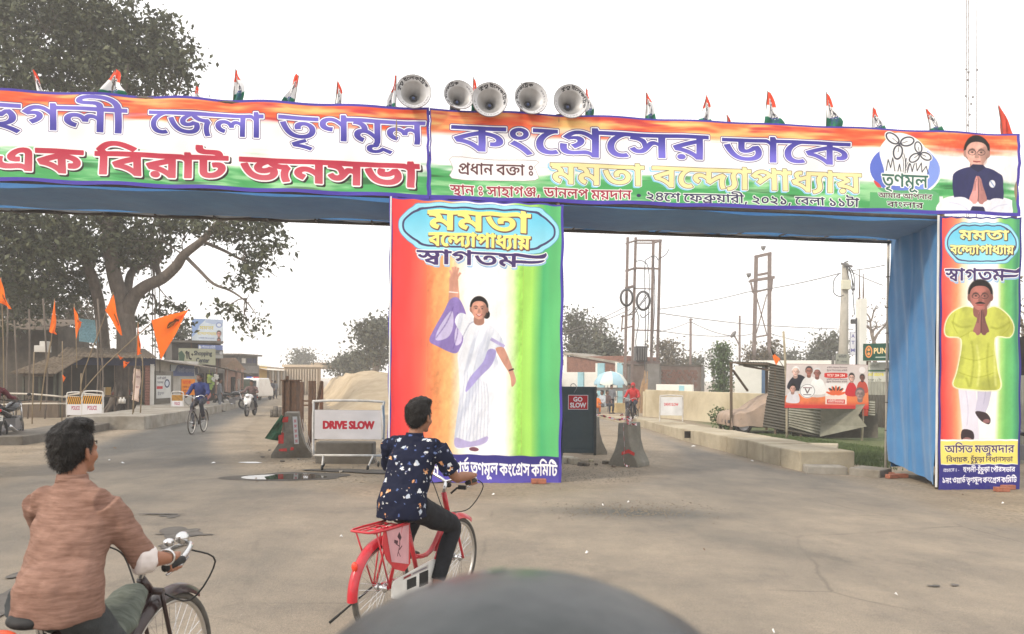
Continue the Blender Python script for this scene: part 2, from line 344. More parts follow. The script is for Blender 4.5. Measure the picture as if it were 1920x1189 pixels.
GLYPHS={457:[[93,122,28,0,40,-11,17,-13,-11,-1,35,20,45,4,-17,-21,-39,-26,-43,0,-2,10,-20,14,-17,0,-12,0,-12,-5,1,-5,0,-4,12,-6,13,-3,-23,-24,-28,6,-32,20,1,13,0,10,20,14,34,8],[293,70,0,-14,-24,-20,-46,-12,-29,-3,-9,8,24,-3,50,-11,48,-13,25,-9,-31,-20,-24,9,-54,16,-56,12,-62,8,-33,4,11,23,18,-2,34,-3,17,0,32,0,40,8,18,14,1,9,0,8,-14,15,-15,7,39,20,22,-11,28,-24],[329,156,1,-25,-331,0,1,25]],
22:[[243,0,1,102,11,-12,-12,9,-28,15,-28,12,-30,7,-17,0,-24,0,-30,-12,-13,-7,-5,0,10,3,26,4,19,0,24,0,28,-9,16,-14,1,-8,0,-15,-42,-24,-43,-13,-33,25,28,6,36,13,1,8,0,4,-12,6,-11,0,-12,0,-22,-3,-11,-3,-49,19,18,13,38,20,44,11,25,0,24,0,42,-8,42,-17,23,-12,-17,3,0,3,-2,12,1,8,1,26,47,0,11,-16,51,0,1,-25,-49,0,1,-131]],
47:[[387,156,1,-25,-49,0,1,-131,-55,0,1,80,11,-12,-10,8,-22,10,-13,0,-6,0,-14,-2,-8,-8,1,-7,0,-2,0,-4,1,-2,-47,-1,-4,8,-14,13,-24,7,-13,0,-12,0,-16,-4,-8,-7,1,-4,0,-9,30,-12,23,-4,-15,-24,-30,4,-42,14,-24,19,1,13,0,12,24,18,40,9,25,0,28,0,40,-10,21,-11,-7,2,4,8,28,9,17,0,18,0,26,-7,15,-6,-7,-4,-2,5,0,11,1,6,1,15,-283,0,1,25]],
56:[[153,131,-49,0,1,-131,-57,0,1,131,-47,0,1,25,49,0,-4,14,-28,19,-48,12,-62,6,-37,0,-26,0,-36,-3,-18,-5,1,-3,0,-3,16,-2,15,0,51,0,28,0,32,-5,13,-5,10,-4,8,-13,1,-10,-53,0,0,4,-4,7,-5,2,-4,1,-12,2,-9,0,-41,0,-26,0,-34,3,-9,3,-12,3,-10,11,1,5,0,15,70,19,71,0,106,0,120,-35,9,-38,49,0]],
61:[[197,156,1,-25,-21,0,-18,-3,-32,-12,-28,-17,-16,-21,1,-12,0,-16,20,-18,28,-8,17,0,8,0,18,2,11,3,25,-22,-16,-5,-32,-3,-15,0,-36,0,-52,15,-30,30,1,21,0,18,28,31,46,22,33,6,-31,-10,-8,0,-20,-1,-15,0,-55,0,1,25]],
27:[[215,10,-34,0,-60,10,-52,23,-42,38,-15,29,55,8,18,-31,42,-36,54,-15,35,0,36,0,32,14,1,12,0,8,-8,11,-3,3,43,0,-14,-8,-32,-10,-36,-7,-23,0,-20,0,-32,7,-20,15,1,11,0,10,24,21,35,8,-10,0,-20,0,-9,0,-153,0,1,25,497,0,1,-25,-151,0,-12,0,-32,1,-9,0,-34,-6,-42,-13,-20,-13,1,-6,0,-5,12,-5,9,0,16,0,24,6,15,6,65,-10,4,-4,6,-14,1,-8,0,-12,-26,-23,-52,-15],[435,50,0,-11,8,-23,11,-12,-55,-6,-10,13,-10,26,1,15,0,11,8,19,5,7,-36,2,-54,11,-38,17,-11,11,61,4,8,-6,22,-9,38,-6,27,0,6,0,12,1,9,0,29,-22,-12,-10,-10,-20]],
54:[[153,156,1,-25,-49,0,1,-131,-57,0,1,113,-6,8,-22,10,-17,0,-1,0,1,25,9,0,12,0,22,-7,9,-9,0,1,-2,9,1,3,1,19,47,0,11,-16]],
35:[[213,10,-46,0,-76,18,-58,44,-21,38,55,8,16,-29,40,-36,52,-18,35,0,20,0,30,5,18,8,10,12,1,8,0,9,-14,13,-22,7,-13,0,-14,0,-16,-7,1,-6,0,-3,0,-5,5,-3,-55,-5,-4,6,-4,10,1,4,0,11,24,15,38,7,23,0,36,0,50,-15,28,-24,1,-17,0,-15,-28,-25,-58,-15],[369,156,1,-25,-371,0,1,25]],
59:[[-183,-18,20,5,44,10,46,9,23,4,17,-21,-14,-2,-38,-7,-32,-6,-13,-3,1,5,32,0,56,-8,48,-11,19,-6,-23,-19,-26,8,-52,10,-52,6,-29,2]],
34:[[325,156,1,-25,-49,0,1,-131,-57,0,1,106,13,-15,-20,12,-36,19,-38,10,-17,0,-12,0,-18,-4,-10,-8,1,-6,0,-6,12,-10,30,-6,27,0,-5,-29,-40,2,-54,13,-28,22,1,14,0,14,24,19,42,10,25,0,26,0,42,-9,36,-15,19,-9,-9,0,-2,5,0,13,1,6,1,24,47,0,11,-16]],
44:[[325,156,1,-25,-49,0,1,-131,-57,0,1,33,11,-13,-18,12,-36,20,-34,11,-21,0,-12,0,-20,-7,1,-7,0,-7,20,-8,21,-4,-17,-26,-28,5,-36,14,-18,17,1,10,0,13,24,17,40,8,21,0,26,0,42,-8,36,-16,17,-11,-9,-3,0,6,-2,12,1,6,1,57,-219,0,1,25],[157,80,0,-1,0,-4,1,-2,-55,7,-2,13,-16,15,-36,8,-31,1,11,23,29,-4,28,-1,40,-9,24,-13,12,-20]],
58:[[-93,-64,-18,0,-34,6,-22,14,1,10,0,12,40,15,27,0,1,11,59,0,1,-16,-23,-15,-2,1,-10,0,-3,0,-16,0,-14,-4,1,-4,0,-5,14,-4,13,0,22,0,34,12,15,8,24,-5,52,-13,25,-7,-25,-20,-20,6,-32,10,-11,4,-12,-5,-24,-7,-30,-4]],
16:[[265,157,22,0,30,-5,11,-4,10,-4,12,-14,1,-12,1,-118,-55,0,-4,6,-14,8,-22,4,-15,0,-18,0,-30,-2,-32,-2,-19,0,-20,0,-42,4,-34,11,-22,21,1,18,0,7,4,14,3,5,57,-4,-2,-3,-2,-10,1,-7,0,-10,10,-12,20,-6,24,-2,15,0,24,0,40,4,21,0,20,0,30,-6,15,-7,1,80,0,8,-4,8,-5,2,-6,3,-15,0,-16,0,-26,-6,-20,-11,-12,-11,1,-4,0,-2,4,-4,10,-3,13,0,6,0,8,1,7,0,3,-24,-6,-1,-18,-1,-11,0,-30,0,-40,15,1,16,0,10,22,21,38,18,48,11]],
20:[[427,156,1,-25,-161,0,1,-15,1,-8,1,-108,-57,0,-18,14,-52,22,-64,15,-37,3,-21,28,46,13,106,23,53,8,-7,-9,1,14,-211,0,1,25],[207,105,11,-6,-22,-3,-46,-9,-44,-10,-19,-5,22,-3,50,-11,44,-18,17,-11,-7,-2,0,5,-2,11,1,7],[403,67,0,-9,-14,-14,-32,-10,-27,0,-8,0,-18,1,-5,1,3,24,2,0,8,0,7,0,20,0,12,7,1,5,0,10,-46,15,-43,3,1,25,40,-3,68,-15,38,-24]],
55:[[153,156,1,-25,-49,0,1,-131,-57,0,1,131,-47,0,1,25,47,0,-8,4,-18,11,-5,5,22,19,46,23,54,11,35,0,24,0,46,-5,48,-10,54,-16,35,-12,-29,-20,-38,14,-56,16,-48,9,-27,0,-24,0,-36,-9,-28,-15,-9,-9,4,-4,14,-8,7,-4]],
42:[[315,156,1,-25,-49,0,1,-131,-55,0,-18,14,-52,22,-66,15,-37,3,-21,28,46,13,106,23,55,8,-9,-9,1,14,-211,0,1,25],[209,106,11,-6,-34,-6,-68,-14,-31,-8,22,-3,50,-11,44,-18,19,-11,-7,-2,-2,6,0,11,1,6]],
46:[[315,156,1,-25,-49,0,1,-131,-55,0,-18,14,-52,22,-66,15,-37,3,-21,28,46,13,106,23,55,8,-9,-9,1,14,-211,0,1,25],[209,106,11,-6,-34,-6,-68,-14,-31,-8,22,-3,50,-11,44,-18,19,-11,-7,-2,-2,6,0,11,1,6],[89,-2,-16,0,-20,9,1,8,0,7,20,10,17,0,14,0,20,-10,1,-7,0,-8,-20,-9]],
30:[[299,156,1,-25,-197,0,1,-77,0,-10,4,-8,5,-2,8,-4,17,0,16,0,28,7,13,6,12,6,14,13,1,8,0,5,-14,7,-13,0,-6,0,-12,-1,-3,0,-7,24,10,1,22,2,13,0,24,0,32,-9,16,-15,1,-10,0,-14,-26,-25,-19,-10,-18,-9,-50,-11,-29,0,-24,0,-28,5,-9,5,-10,5,-14,16,1,17,1,78,-45,0,1,25],[193,156,0,8,-16,8,-19,0,-39,0,-36,0,-44,6,-13,6,-10,6,-10,14,1,10,0,4,2,6,1,4,55,-2,0,-2,0,-4,1,-2,0,-5,4,-8,7,-3,4,-3,20,-3,23,0,39,0,30,0,34,-4,13,-6,8,-4,10,-15,1,-11]],
39:[[319,156,1,-25,-49,0,1,-131,-57,0,1,55,11,-13,-16,10,-36,17,-40,11,-15,0,-16,0,-20,-7,1,-7,0,-7,18,-8,19,-4,-23,-25,-34,7,-38,23,1,14,0,14,26,16,38,9,21,0,24,0,42,-8,38,-13,19,-10,-9,-2,0,6,-2,12,1,6,1,35,-213,0,1,25]],
50:[[357,156,1,-25,-49,0,1,-131,-57,0,1,82,13,-12,-12,7,-18,8,-7,0,-6,0,-12,-3,-14,-11,-11,-11,-14,-12,-24,-14,-26,-6,-17,0,-14,0,-28,5,-26,13,-11,11,41,13,12,-10,14,-6,11,0,8,0,12,3,16,12,13,11,13,7,14,13,24,10,19,0,12,0,24,-7,17,-7,-9,-1,0,5,-2,10,1,5,1,16,-251,0,1,25],[127,64,-6,16,-10,18,-11,5,-12,6,-40,5,-31,2,17,26,33,-8,30,-2,36,-8,20,-10,10,-17,3,-11]],
43:[[219,8,-34,0,-62,10,-54,23,-42,39,-15,30,55,8,18,-32,44,-36,54,-16,35,0,26,0,34,8,18,14,1,10,0,7,-6,11,-10,8,-5,3,43,21,20,-13,16,-26,1,-14,0,-15,-28,-25,-60,-15],[201,66,-34,0,-38,16,1,14,0,6,6,11,7,5,53,-7,-2,-3,-4,-4,1,-3,0,-6,12,-4,11,0,10,0,18,3,18,9,11,9,49,4,1,-15,-14,-11,-34,-16,-40,-8],[377,156,1,-25,-379,0,1,25]],
6:[[69,79,32,-9,54,-26,46,-28,17,-16,-43,-11,-20,14,-38,23,-50,22,-31,9],[35,120,0,10,20,16,34,10,23,0,22,0,32,-10,20,-16,1,-10,0,-11,-20,-17,-32,-9,-21,0,-22,0,-34,9,-20,16],[81,120,0,-7,16,-9,15,0,12,0,18,9,1,7,0,6,-18,8,-11,0,-14,0,-16,-8]],
205:[[381,156,1,-25,-47,0,1,-131,-57,0,1,102,11,-12,-12,9,-28,15,-28,12,-30,7,-17,0,-24,0,-30,-12,-13,-7,-5,0,10,3,26,4,19,0,24,0,28,-9,16,-14,1,-8,0,-14,-38,-24,-39,-11,-33,24,24,5,32,12,1,8,0,4,-12,6,-11,0,-12,0,-22,-3,-11,-3,-49,19,18,13,38,20,44,11,25,0,24,0,42,-8,42,-17,23,-12,-17,3,0,3,-2,12,1,8,1,26,47,0,11,-16],[333,-11,-57,0,-6,9,-26,8,-19,0,-14,0,-32,-2,-34,-2,-17,0,-16,0,-38,3,-32,10,-20,20,1,16,0,5,2,12,3,4,57,-4,-2,-3,-2,-9,1,-5,0,-10,14,-11,26,-4,19,0,16,0,28,2,26,2,17,0,16,0,30,-6,11,-7,1,3,59,11]],
32:[[373,156,1,-25,-177,0,1,-36,0,-5,6,-6,9,0,8,0,16,6,20,10,9,6,51,5,18,-12,16,-25,1,-14,0,-15,-28,-25,-60,-15,-41,0,-34,0,-58,11,-52,23,-44,41,-15,30,55,8,18,-32,42,-38,52,-17,35,0,38,0,40,17,1,15,0,11,-14,13,-9,5,45,3,-18,-12,-36,-16,-34,-7,-19,0,-14,0,-24,4,-7,4,-8,4,-10,15,1,13,1,31,-139,0,1,25]],
224:[[405,156,1,-25,-49,0,1,-103,-57,0,1,70,7,-14,-18,12,-32,18,-30,12,-32,7,-15,0,-20,0,-34,-8,-26,-13,-13,-8,-1,4,10,3,20,4,15,0,26,0,24,-14,1,-9,0,-4,0,-6,1,-2,-13,2,6,3,12,7,14,6,7,4,63,26,35,-17,-145,-67,-39,18,47,22,-19,-13,-17,-6,8,5,10,9,1,5,0,6,-14,6,-11,0,-6,0,-16,-3,-5,-2,-45,21,22,14,42,20,48,11,29,0,26,0,42,-9,42,-17,23,-13,-3,-3,-2,5,-2,14,1,6,1,32,47,0,13,-16],[355,-11,-55,0,-4,6,-16,7,-22,4,-15,0,-22,0,-54,-4,-29,0,-18,0,-42,3,-34,10,-22,19,1,16,0,5,2,12,5,5,55,-4,-2,-3,-2,-9,1,-4,0,-10,16,-12,30,-4,19,0,26,0,46,4,27,0,18,0,32,-6,11,-7,1,30,59,0]],
38:[[315,156,1,-25,-49,0,1,-131,-55,0,-18,14,-52,22,-66,15,-37,3,-21,28,46,13,106,23,55,8,-9,-9,1,39],[209,106,11,-6,-34,-6,-68,-14,-31,-8,22,-3,50,-11,44,-18,19,-11,-7,-2,-2,6,0,12,1,7],[121,157,6,0,16,-1,7,0,-3,-23,-2,0,-6,1,-5,0,-14,0,-12,-6,1,-4,0,-6,22,-9,27,-3,-35,-17,-22,5,-30,12,-16,14,1,8,0,7,14,13,30,9]],
287:[[265,127,42,0,42,-17,1,-15,0,-11,-24,-17,-44,-13,-27,-4,-19,22,30,5,30,9,1,8,0,4,-16,6,-13,0,-14,0,-28,-4,-20,-6,-12,-6,1,-3,0,-3,8,-3,15,-1,-13,-25,-32,2,-32,16,1,11,0,10,22,16,38,12,48,7],[353,42,0,-19,-64,-23,-57,0,-36,0,-66,10,-56,22,-46,39,-15,29,55,8,18,-30,46,-36,60,-17,41,0,28,0,40,10,1,9,0,8,-26,9,-17,3,53,12,22,-6,26,-17],[401,115,36,0,36,-19,1,-14,0,-10,-16,-16,-36,-14,-31,-4,-13,23,22,3,22,10,1,6,0,6,-16,6,-11,0,-14,0,-32,-9,-15,-12,-25,7,14,14,32,16,32,7],[495,156,1,-25,-497,0,1,25]],
7:[[35,120,0,10,20,16,34,10,23,0,22,0,32,-10,20,-16,1,-10,0,-11,-20,-17,-32,-9,-21,0,-22,0,-34,9,-20,16],[81,120,0,-7,16,-9,15,0,12,0,18,9,1,7,0,6,-18,8,-11,0,-14,0,-16,-8],[35,36,0,11,20,16,34,9,23,0,22,0,32,-9,20,-16,1,-11,0,-10,-20,-17,-32,-9,-21,0,-22,0,-34,9,-20,17],[81,36,0,-6,16,-9,15,0,12,0,18,9,1,6,0,7,-18,8,-11,0,-14,0,-16,-8]],
363:[[465,156,1,-25,-221,0,1,-71,-11,5,18,10,50,19,58,16,35,7,43,-18,-8,-7,-10,-15,-6,-17,1,-9,0,-11,8,-23,11,-13,-55,-6,-10,13,-8,26,1,15,0,10,6,17,10,15,9,6,17,-10,-30,-6,-56,-18,-50,-21,-23,-11,-47,15,1,40,3,3,0,5,-2,11,1,6,1,17,-187,0,1,25],[97,115,24,0,36,-7,36,-14,21,-10,-23,-18,-18,10,-42,14,-21,0,-14,0,-16,-6,1,-6,0,-5,16,-8,17,-3,-25,-24,-30,6,-36,22,1,13,0,12,24,16,36,8]],
202:[[145,156,1,-25,-39,0,31,5,-16,-7,-18,-11,-8,-12,1,-8,0,-8,10,-18,8,-19,1,-9,0,-10,-10,-18,-24,-14,-42,-11,-33,-4,-13,24,30,3,28,10,8,13,1,7,0,10,-8,18,-8,17,1,9,0,8,6,12,16,12,11,6,1,-5,-71,0,1,25]],
40:[[381,156,1,-25,-49,0,1,-131,-57,0,1,98,7,-14,-16,12,-32,18,-32,12,-30,7,-17,0,-20,0,-32,-8,-28,-13,-13,-8,-1,4,10,3,20,4,17,0,26,0,22,-14,1,-9,0,-4,0,-6,1,-2,-13,2,6,3,12,7,14,6,9,4,61,26,35,-17,-145,-67,-39,18,47,22,-19,-13,-17,-6,8,5,10,9,1,5,0,6,-14,6,-11,0,-6,0,-14,-3,-7,-2,-45,21,22,14,42,20,48,11,29,0,26,0,42,-9,42,-17,23,-13,-3,-3,-2,5,-2,14,1,6,1,32,47,0,13,-16]],
70:[[333,156,1,-25,-49,0,1,-131,-57,0,-20,13,-52,18,-68,12,-43,3,-21,27,14,4,32,9,34,9,17,4,-20,6,-48,10,-29,3,17,19,15,-6,-49,0,1,25],[225,131,-147,0,3,2,18,-3,34,-8,30,-11,13,-5,5,-20,-16,-3,-32,-7,-30,-8,-13,-4,-1,2,30,-2,56,-11,52,-17,17,-12,-7,-1,-2,6,-2,13,1,6],[89,-5,-16,0,-20,10,1,7,0,8,20,10,17,0,14,0,20,-10,1,-8,0,-7,-20,-10]],
437:[[257,71,-36,0,-52,16,-11,14,9,0,-4,-7,-16,-15,-28,-10,-21,0,-14,0,-28,5,-26,13,-13,11,41,13,12,-10,16,-6,11,0,10,0,18,7,10,16,1,14,55,0,4,-8,10,-14,18,-10,22,-6,15,0,14,0,16,8,1,7,0,9,-20,15,-13,5,59,5,8,-4,16,-11,10,-14,1,-9,0,-17,-42,-17],[375,156,1,-25,-377,0,1,25],[229,81,30,0,42,-7,24,-12,12,-14,1,-6,0,-10,-18,-14,-30,-9,-40,-5,-23,-2,15,14,18,-3,46,-7,46,-10,21,-6,-23,-20,-28,8,-52,11,-52,8,-52,6,-29,2,9,23,16,-2,38,-2,19,0,38,0,30,10,1,9,0,9,-24,9,-19,0,-18,0,-14,-6,1,-5,0,-2,2,-4,3,-1,-53,-4,-4,4,-4,8,1,3,0,9,22,12,38,6]],
51:[[129,122,44,0,52,-13,24,-21,1,-11,0,-20,-52,-23,-51,-3,-3,8,24,-3,48,-10,50,-14,23,-9,-29,-20,-26,9,-52,16,-56,12,-62,9,-33,3,9,24,18,-3,34,-2,19,0,34,0,38,7,16,12,1,7,0,10,-30,12,-27,0,-16,0,-18,-3,-8,-6,1,-4,0,-1,2,-4,1,-1,-51,-4,-4,3,-4,9,1,4,0,10,24,13,44,7],[77,110,-2,8,-24,12,-23,3,31,11,25,-3,28,-5,24,-14,3,-11],[285,156,1,-25,-287,0,1,25]],
322:[[203,156,26,0,32,-7,18,-13,1,-8,0,-13,-30,-19,-21,-7,-18,-6,-16,-8,1,-4,0,-4,8,-4,9,0,10,0,18,4,13,5,51,-10,4,-4,4,-10,1,-6,0,-19,-54,-23,-53,0,-24,0,-54,6,-50,20,-44,39,-15,31,55,8,12,-25,32,-32,32,-17,36,-6,17,0,20,0,26,5,14,9,1,6,0,2,-4,6,-3,4,33,2,-16,-8,-38,-10,-23,0,-30,0,-32,16,1,12,0,8,14,12,26,12,19,5,16,5,18,9,1,5,0,2,-4,4,-10,3,-9,0,-16,0,-26,-6,-14,-7,1,-4,0,-3,8,-4,9,-2,-35,-18,-18,4,-20,14,1,9,0,7,18,14,30,12,42,7],[355,157,32,0,38,-15,1,-12,0,-6,-14,-14,-36,-11,-33,-4,-9,20,20,1,20,6,1,5,0,5,-14,3,-7,0,-22,0,-38,-15,-15,-12,-37,10,18,12,36,18,40,9],[349,59,-16,0,-32,5,-32,11,-24,16,-7,9,39,17,6,-13,22,-16,28,-8,17,0,10,0,16,4,1,6,0,4,-16,8,-15,3,43,9,10,-2,20,-7,14,-11,1,-8,0,-11,-40,-16],[399,36,0,-6,6,-18,5,-8,-51,-6,-8,11,-8,20,1,9,0,14,16,17,9,6,31,3,25,-12,-12,-8,-8,-14]],
597:[[109,33,5,-3,-4,-9,-14,-21,-16,-20,-7,-10,-47,0,8,16,14,34,5,13]],
37:[[321,156,1,-25,-223,0,1,-71,-11,5,18,10,50,19,58,16,35,7,43,-18,-8,-7,-10,-15,-4,-17,1,-9,0,-11,8,-23,9,-13,-55,-6,-10,13,-10,26,1,15,0,10,8,17,12,15,7,6,15,-10,-28,-6,-56,-18,-52,-21,-21,-11,-47,15,1,82,-41,0,1,25]],
77:[[61,133,0,7,12,12,9,6,49,-11,-4,-3,-4,-4,1,-3,0,-3,6,-4,22,-3,23,-3,50,-4,38,-21,1,-15,0,-20,-54,-22,-49,-2,-4,0,-8,1,-3,0,7,7,28,-4,44,-9,42,-13,25,-9,-31,-20,-26,11,-50,15,-52,11,-58,8,-35,4,9,23,18,-2,38,-3,25,0,46,0,38,12,1,9,0,6,-12,7,-24,5,-19,2,-34,4,-36,9,-14,12]],
79:[[153,0,-60,0,-64,24,1,19,0,14,42,21,45,8,1,-10,-28,6,-36,12,-16,14,1,9,0,11,26,17,52,11,39,0,46,0,52,-11,24,-17,1,-9,0,-11,-20,-15,-34,-10,-21,-4,-1,8,40,-7,44,-19,1,-18,0,-21,-64,-22],[153,24,36,0,32,12,1,10,0,6,-20,10,-30,6,-17,2,-32,-4,-32,-12,1,-9,0,-9,32,-12],[155,94,14,2,28,6,16,8,1,5,0,7,-30,9,-29,0,-16,0,-28,-3,-16,-8,1,-5,0,-7,30,-10]],
48:[[357,156,1,-25,-47,0,1,-131,-57,0,1,127,3,6,-2,4,0,9,1,5,1,21,47,0,11,-16],[177,157,20,0,32,-7,28,-14,9,-10,1,-31,-16,17,-40,21,-25,0,-14,0,-24,-9,1,-9,0,-9,32,-10,33,0,-5,-27,-36,1,-42,12,-20,21,1,13,0,14,20,18,32,9],[41,157,22,0,38,-9,24,-20,1,-16,0,-10,-20,-21,-42,-12,-33,0,-5,26,24,1,26,5,12,9,1,5,0,9,-24,9,-21,0,-10,0,-16,-1,-11,-2,-5,25,14,1,20,1]],
41:[[441,156,1,-25,-363,0,3,2,18,-3,34,-8,30,-11,13,-5,5,-20,-16,-3,-32,-7,-30,-8,-13,-4,-1,2,26,-2,50,-10,46,-14,19,-9,-2,4,0,9,1,4,1,75,19,0,32,0,54,-4,44,-10,21,-9,14,-6,14,-18,1,-9,0,-9,-12,-14,-32,-10,-27,0,-10,0,-18,1,-5,1,3,24,2,0,8,0,7,0,20,0,12,7,1,5,0,9,-40,15,-41,2,1,-98,-57,0,-20,13,-52,18,-66,12,-41,3,-21,27,14,4,32,9,34,9,17,4,-20,6,-48,10,-29,3,17,19,15,-6,-49,0,1,25]],
472:[[459,156,1,-25,-157,0,1,-63,-1,-11,2,-5,0,-10,1,-6,1,-36,-57,4,-20,13,-52,20,-62,14,-37,3,-23,28,46,13,108,23,55,8,-9,-9,1,14,-247,0,1,25],[243,106,11,-6,-34,-6,-66,-14,-31,-8,22,-3,48,-10,44,-17,19,-10,-7,-2,0,6,-2,12,1,8],[301,-29,-55,0,-6,8,-26,8,-21,0,-12,0,-26,-2,-30,-2,-15,0,-14,0,-32,3,-26,9,-18,17,1,12,0,5,4,9,3,3,55,-3,0,-2,-2,-6,1,-4,0,-10,24,-8,19,0,14,0,22,2,20,2,13,0,20,0,26,-8,13,-6,1,20,59,1],[367,35,-22,0,-36,9,-30,19,-13,14,33,15,6,-11,18,-15,24,-8,13,0,10,0,16,6,1,7,0,4,-8,7,-18,6,-15,2,17,25,24,-3,36,-12,20,-18,1,-12,0,-16,-36,-19]],
75:[[153,21,-36,0,-54,12,-30,26,1,21,0,14,24,27,56,17,45,0,40,0,54,-16,24,-26,1,-17,0,-15,-26,-27,-56,-16],[157,113,-20,0,-28,-8,-16,-15,1,-12,0,-10,10,-14,26,-8,23,0,20,0,30,8,16,16,1,11,0,10,-14,15,-26,7]],
76:[[153,0,-48,0,-46,20,1,14,0,13,30,18,33,5,23,-25,-12,-1,-12,-5,1,-3,0,-5,18,-5,17,0,26,0,26,11,1,9,0,7,-12,11,-30,12,-23,7,-32,10,-34,15,-14,14,1,8,0,6,14,16,13,6,51,-14,-6,-4,-8,-6,1,-3,0,-3,4,-5,14,-5,26,-10,25,-7,26,-9,34,-16,16,-18,1,-12,0,-15,-28,-20,-52,-11]],
9:[[475,156,1,-25,-49,0,1,-131,-55,0,-14,14,-48,20,-23,7,25,19,18,-5,36,-15,9,-6,0,3,0,5,0,7,1,3,1,79,-371,0,1,25],[197,21,-40,0,-68,16,-56,38,-21,33,55,8,16,-24,36,-31,48,-14,31,0,24,0,32,7,14,12,1,9,0,11,-24,13,-17,0,-12,0,-14,-6,1,-6,0,-1,2,-6,3,-2,-53,-4,-4,5,-4,9,1,3,0,11,22,14,36,6,21,0,32,0,48,-13,26,-23,1,-14,0,-14,-26,-23,-56,-14],[169,110,-2,8,-24,12,-23,3,31,11,25,-3,28,-5,24,-14,3,-11],[621,156,1,-25,-47,0,1,-131,-57,0,1,114,-8,9,-20,8,-13,0,-5,0,1,25,11,0,10,0,22,-8,9,-8,0,1,-2,9,1,3,1,19,47,0,11,-16]],
275:[[257,70,-38,0,-46,16,-15,15,9,0,-4,-7,-16,-15,-28,-10,-21,0,-14,0,-28,5,-26,13,-13,11,41,13,12,-10,16,-6,11,0,10,0,18,7,10,16,1,14,55,0,4,-8,10,-14,18,-10,22,-6,15,0,14,0,16,8,1,7,0,9,-20,15,-13,5,59,5,8,-4,16,-11,10,-14,1,-9,0,-17,-44,-18],[375,156,1,-25,-377,0,1,25],[321,83,1,-91,-57,0,-18,9,-36,11,-42,8,-25,2,-23,27,36,10,76,17,37,5],[263,59,-14,-3,-32,-7,-34,-8,-13,-4,1,3,30,-3,48,-11,19,-8,-2,4,0,11,1,3]],
67:[[103,0,-57,0,1,131,-47,0,1,25,157,0,1,-25,-49,0],[47,156,0,8,-16,8,-19,0,-83,0,-38,0,-42,6,-13,6,-10,6,-10,14,1,10,0,4,0,6,3,4,55,-2,0,-2,0,-4,1,-2,0,-5,4,-8,5,-3,8,-3,20,-3,21,0,85,0,28,0,34,-4,13,-6,8,-4,10,-15,1,-11]],
18:[[263,157,44,0,46,-20,1,-18,0,-12,-26,-20,-46,-15,-27,-6,-21,24,28,5,36,13,1,11,0,7,-16,7,-17,0,-14,0,-28,-5,-22,-7,-12,-9,1,-3,0,-3,8,-5,17,-1,-11,-25,-36,2,-34,17,1,12,0,10,22,19,38,14,50,8],[359,55,0,-21,-66,-26,-55,0,-38,0,-66,11,-58,26,-46,43,-17,33,55,7,20,-34,48,-42,62,-18,39,0,28,0,40,12,1,11,0,9,-26,12,-17,3,55,12,22,-7,26,-19]],
131:[[-143,183,171,46,25,-20,-165,-48]],
8:[[475,156,1,-25,-49,0,1,-131,-55,0,-14,14,-48,20,-23,7,25,19,18,-5,36,-15,9,-6,0,3,0,5,0,7,1,3,1,79,-371,0,1,25],[197,21,-40,0,-68,16,-56,38,-21,33,55,8,16,-24,36,-31,48,-14,31,0,24,0,32,7,14,12,1,9,0,11,-24,13,-17,0,-12,0,-14,-6,1,-6,0,-1,2,-6,3,-2,-53,-4,-4,5,-4,9,1,3,0,11,22,14,36,6,21,0,32,0,48,-13,26,-23,1,-14,0,-14,-26,-23,-56,-14],[169,110,-2,8,-24,12,-23,3,31,11,25,-3,28,-5,24,-14,3,-11]],
57:[[-149,-66,-16,0,-34,6,-24,13,1,11,0,13,40,16,39,0,34,0,60,-9,62,-20,35,-13,-29,-19,-30,14,-54,18,-48,9,-21,0,-16,0,-16,-5,1,-5,0,-5,14,-5,13,0,14,0,18,7,10,10,2,10,1,5,1,19,59,0,1,-13,0,-8,-8,-19,-20,-18,-44,-12]],
25:[[299,156,1,-25,-197,0,1,-7,1,-21,0,-3,0,-8,1,-4,1,-34,0,-10,4,-8,5,-2,8,-4,17,0,16,0,28,7,13,6,12,6,14,13,1,7,0,7,-14,4,-13,0,-3,0,-18,0,-24,4,-13,4,-10,2,-16,8,-7,4,7,28,10,-8,24,-11,32,-5,23,0,11,0,24,0,26,-5,9,-4,10,-4,8,-11,1,-7,0,-15,-26,-25,-19,-10,-20,-9,-48,-11,-29,0,-24,0,-28,5,-9,5,-10,5,-14,16,1,17,1,78,-45,0,1,25]],
5:[[27,218,-2,-14,-22,-22,-42,-12,-31,0,-32,0,-44,12,-22,22,-1,14,49,2,2,-14,22,-16,27,0,24,0,26,16,3,14],[-47,209,0,-5,-14,-6,-11,0,-12,0,-14,6,1,6,0,4,12,7,15,0,14,0,12,-6]],
68:[[373,156,1,-25,-177,0,1,-36,0,-5,6,-6,9,0,8,0,16,6,20,10,9,6,51,5,18,-12,16,-25,1,-14,0,-15,-28,-25,-60,-15,-41,0,-34,0,-58,11,-52,23,-44,41,-15,30,55,8,18,-32,42,-38,52,-17,35,0,38,0,40,17,1,15,0,11,-14,13,-9,5,45,3,-18,-12,-36,-16,-34,-7,-19,0,-14,0,-24,4,-7,4,-8,4,-10,15,1,13,1,31,-139,0,1,25],[185,-42,-14,0,-20,10,1,7,0,8,20,10,15,0,16,0,18,-10,1,-8,0,-7,-18,-10]],
598:[[27,88,129,0,1,-28,-127,0]],
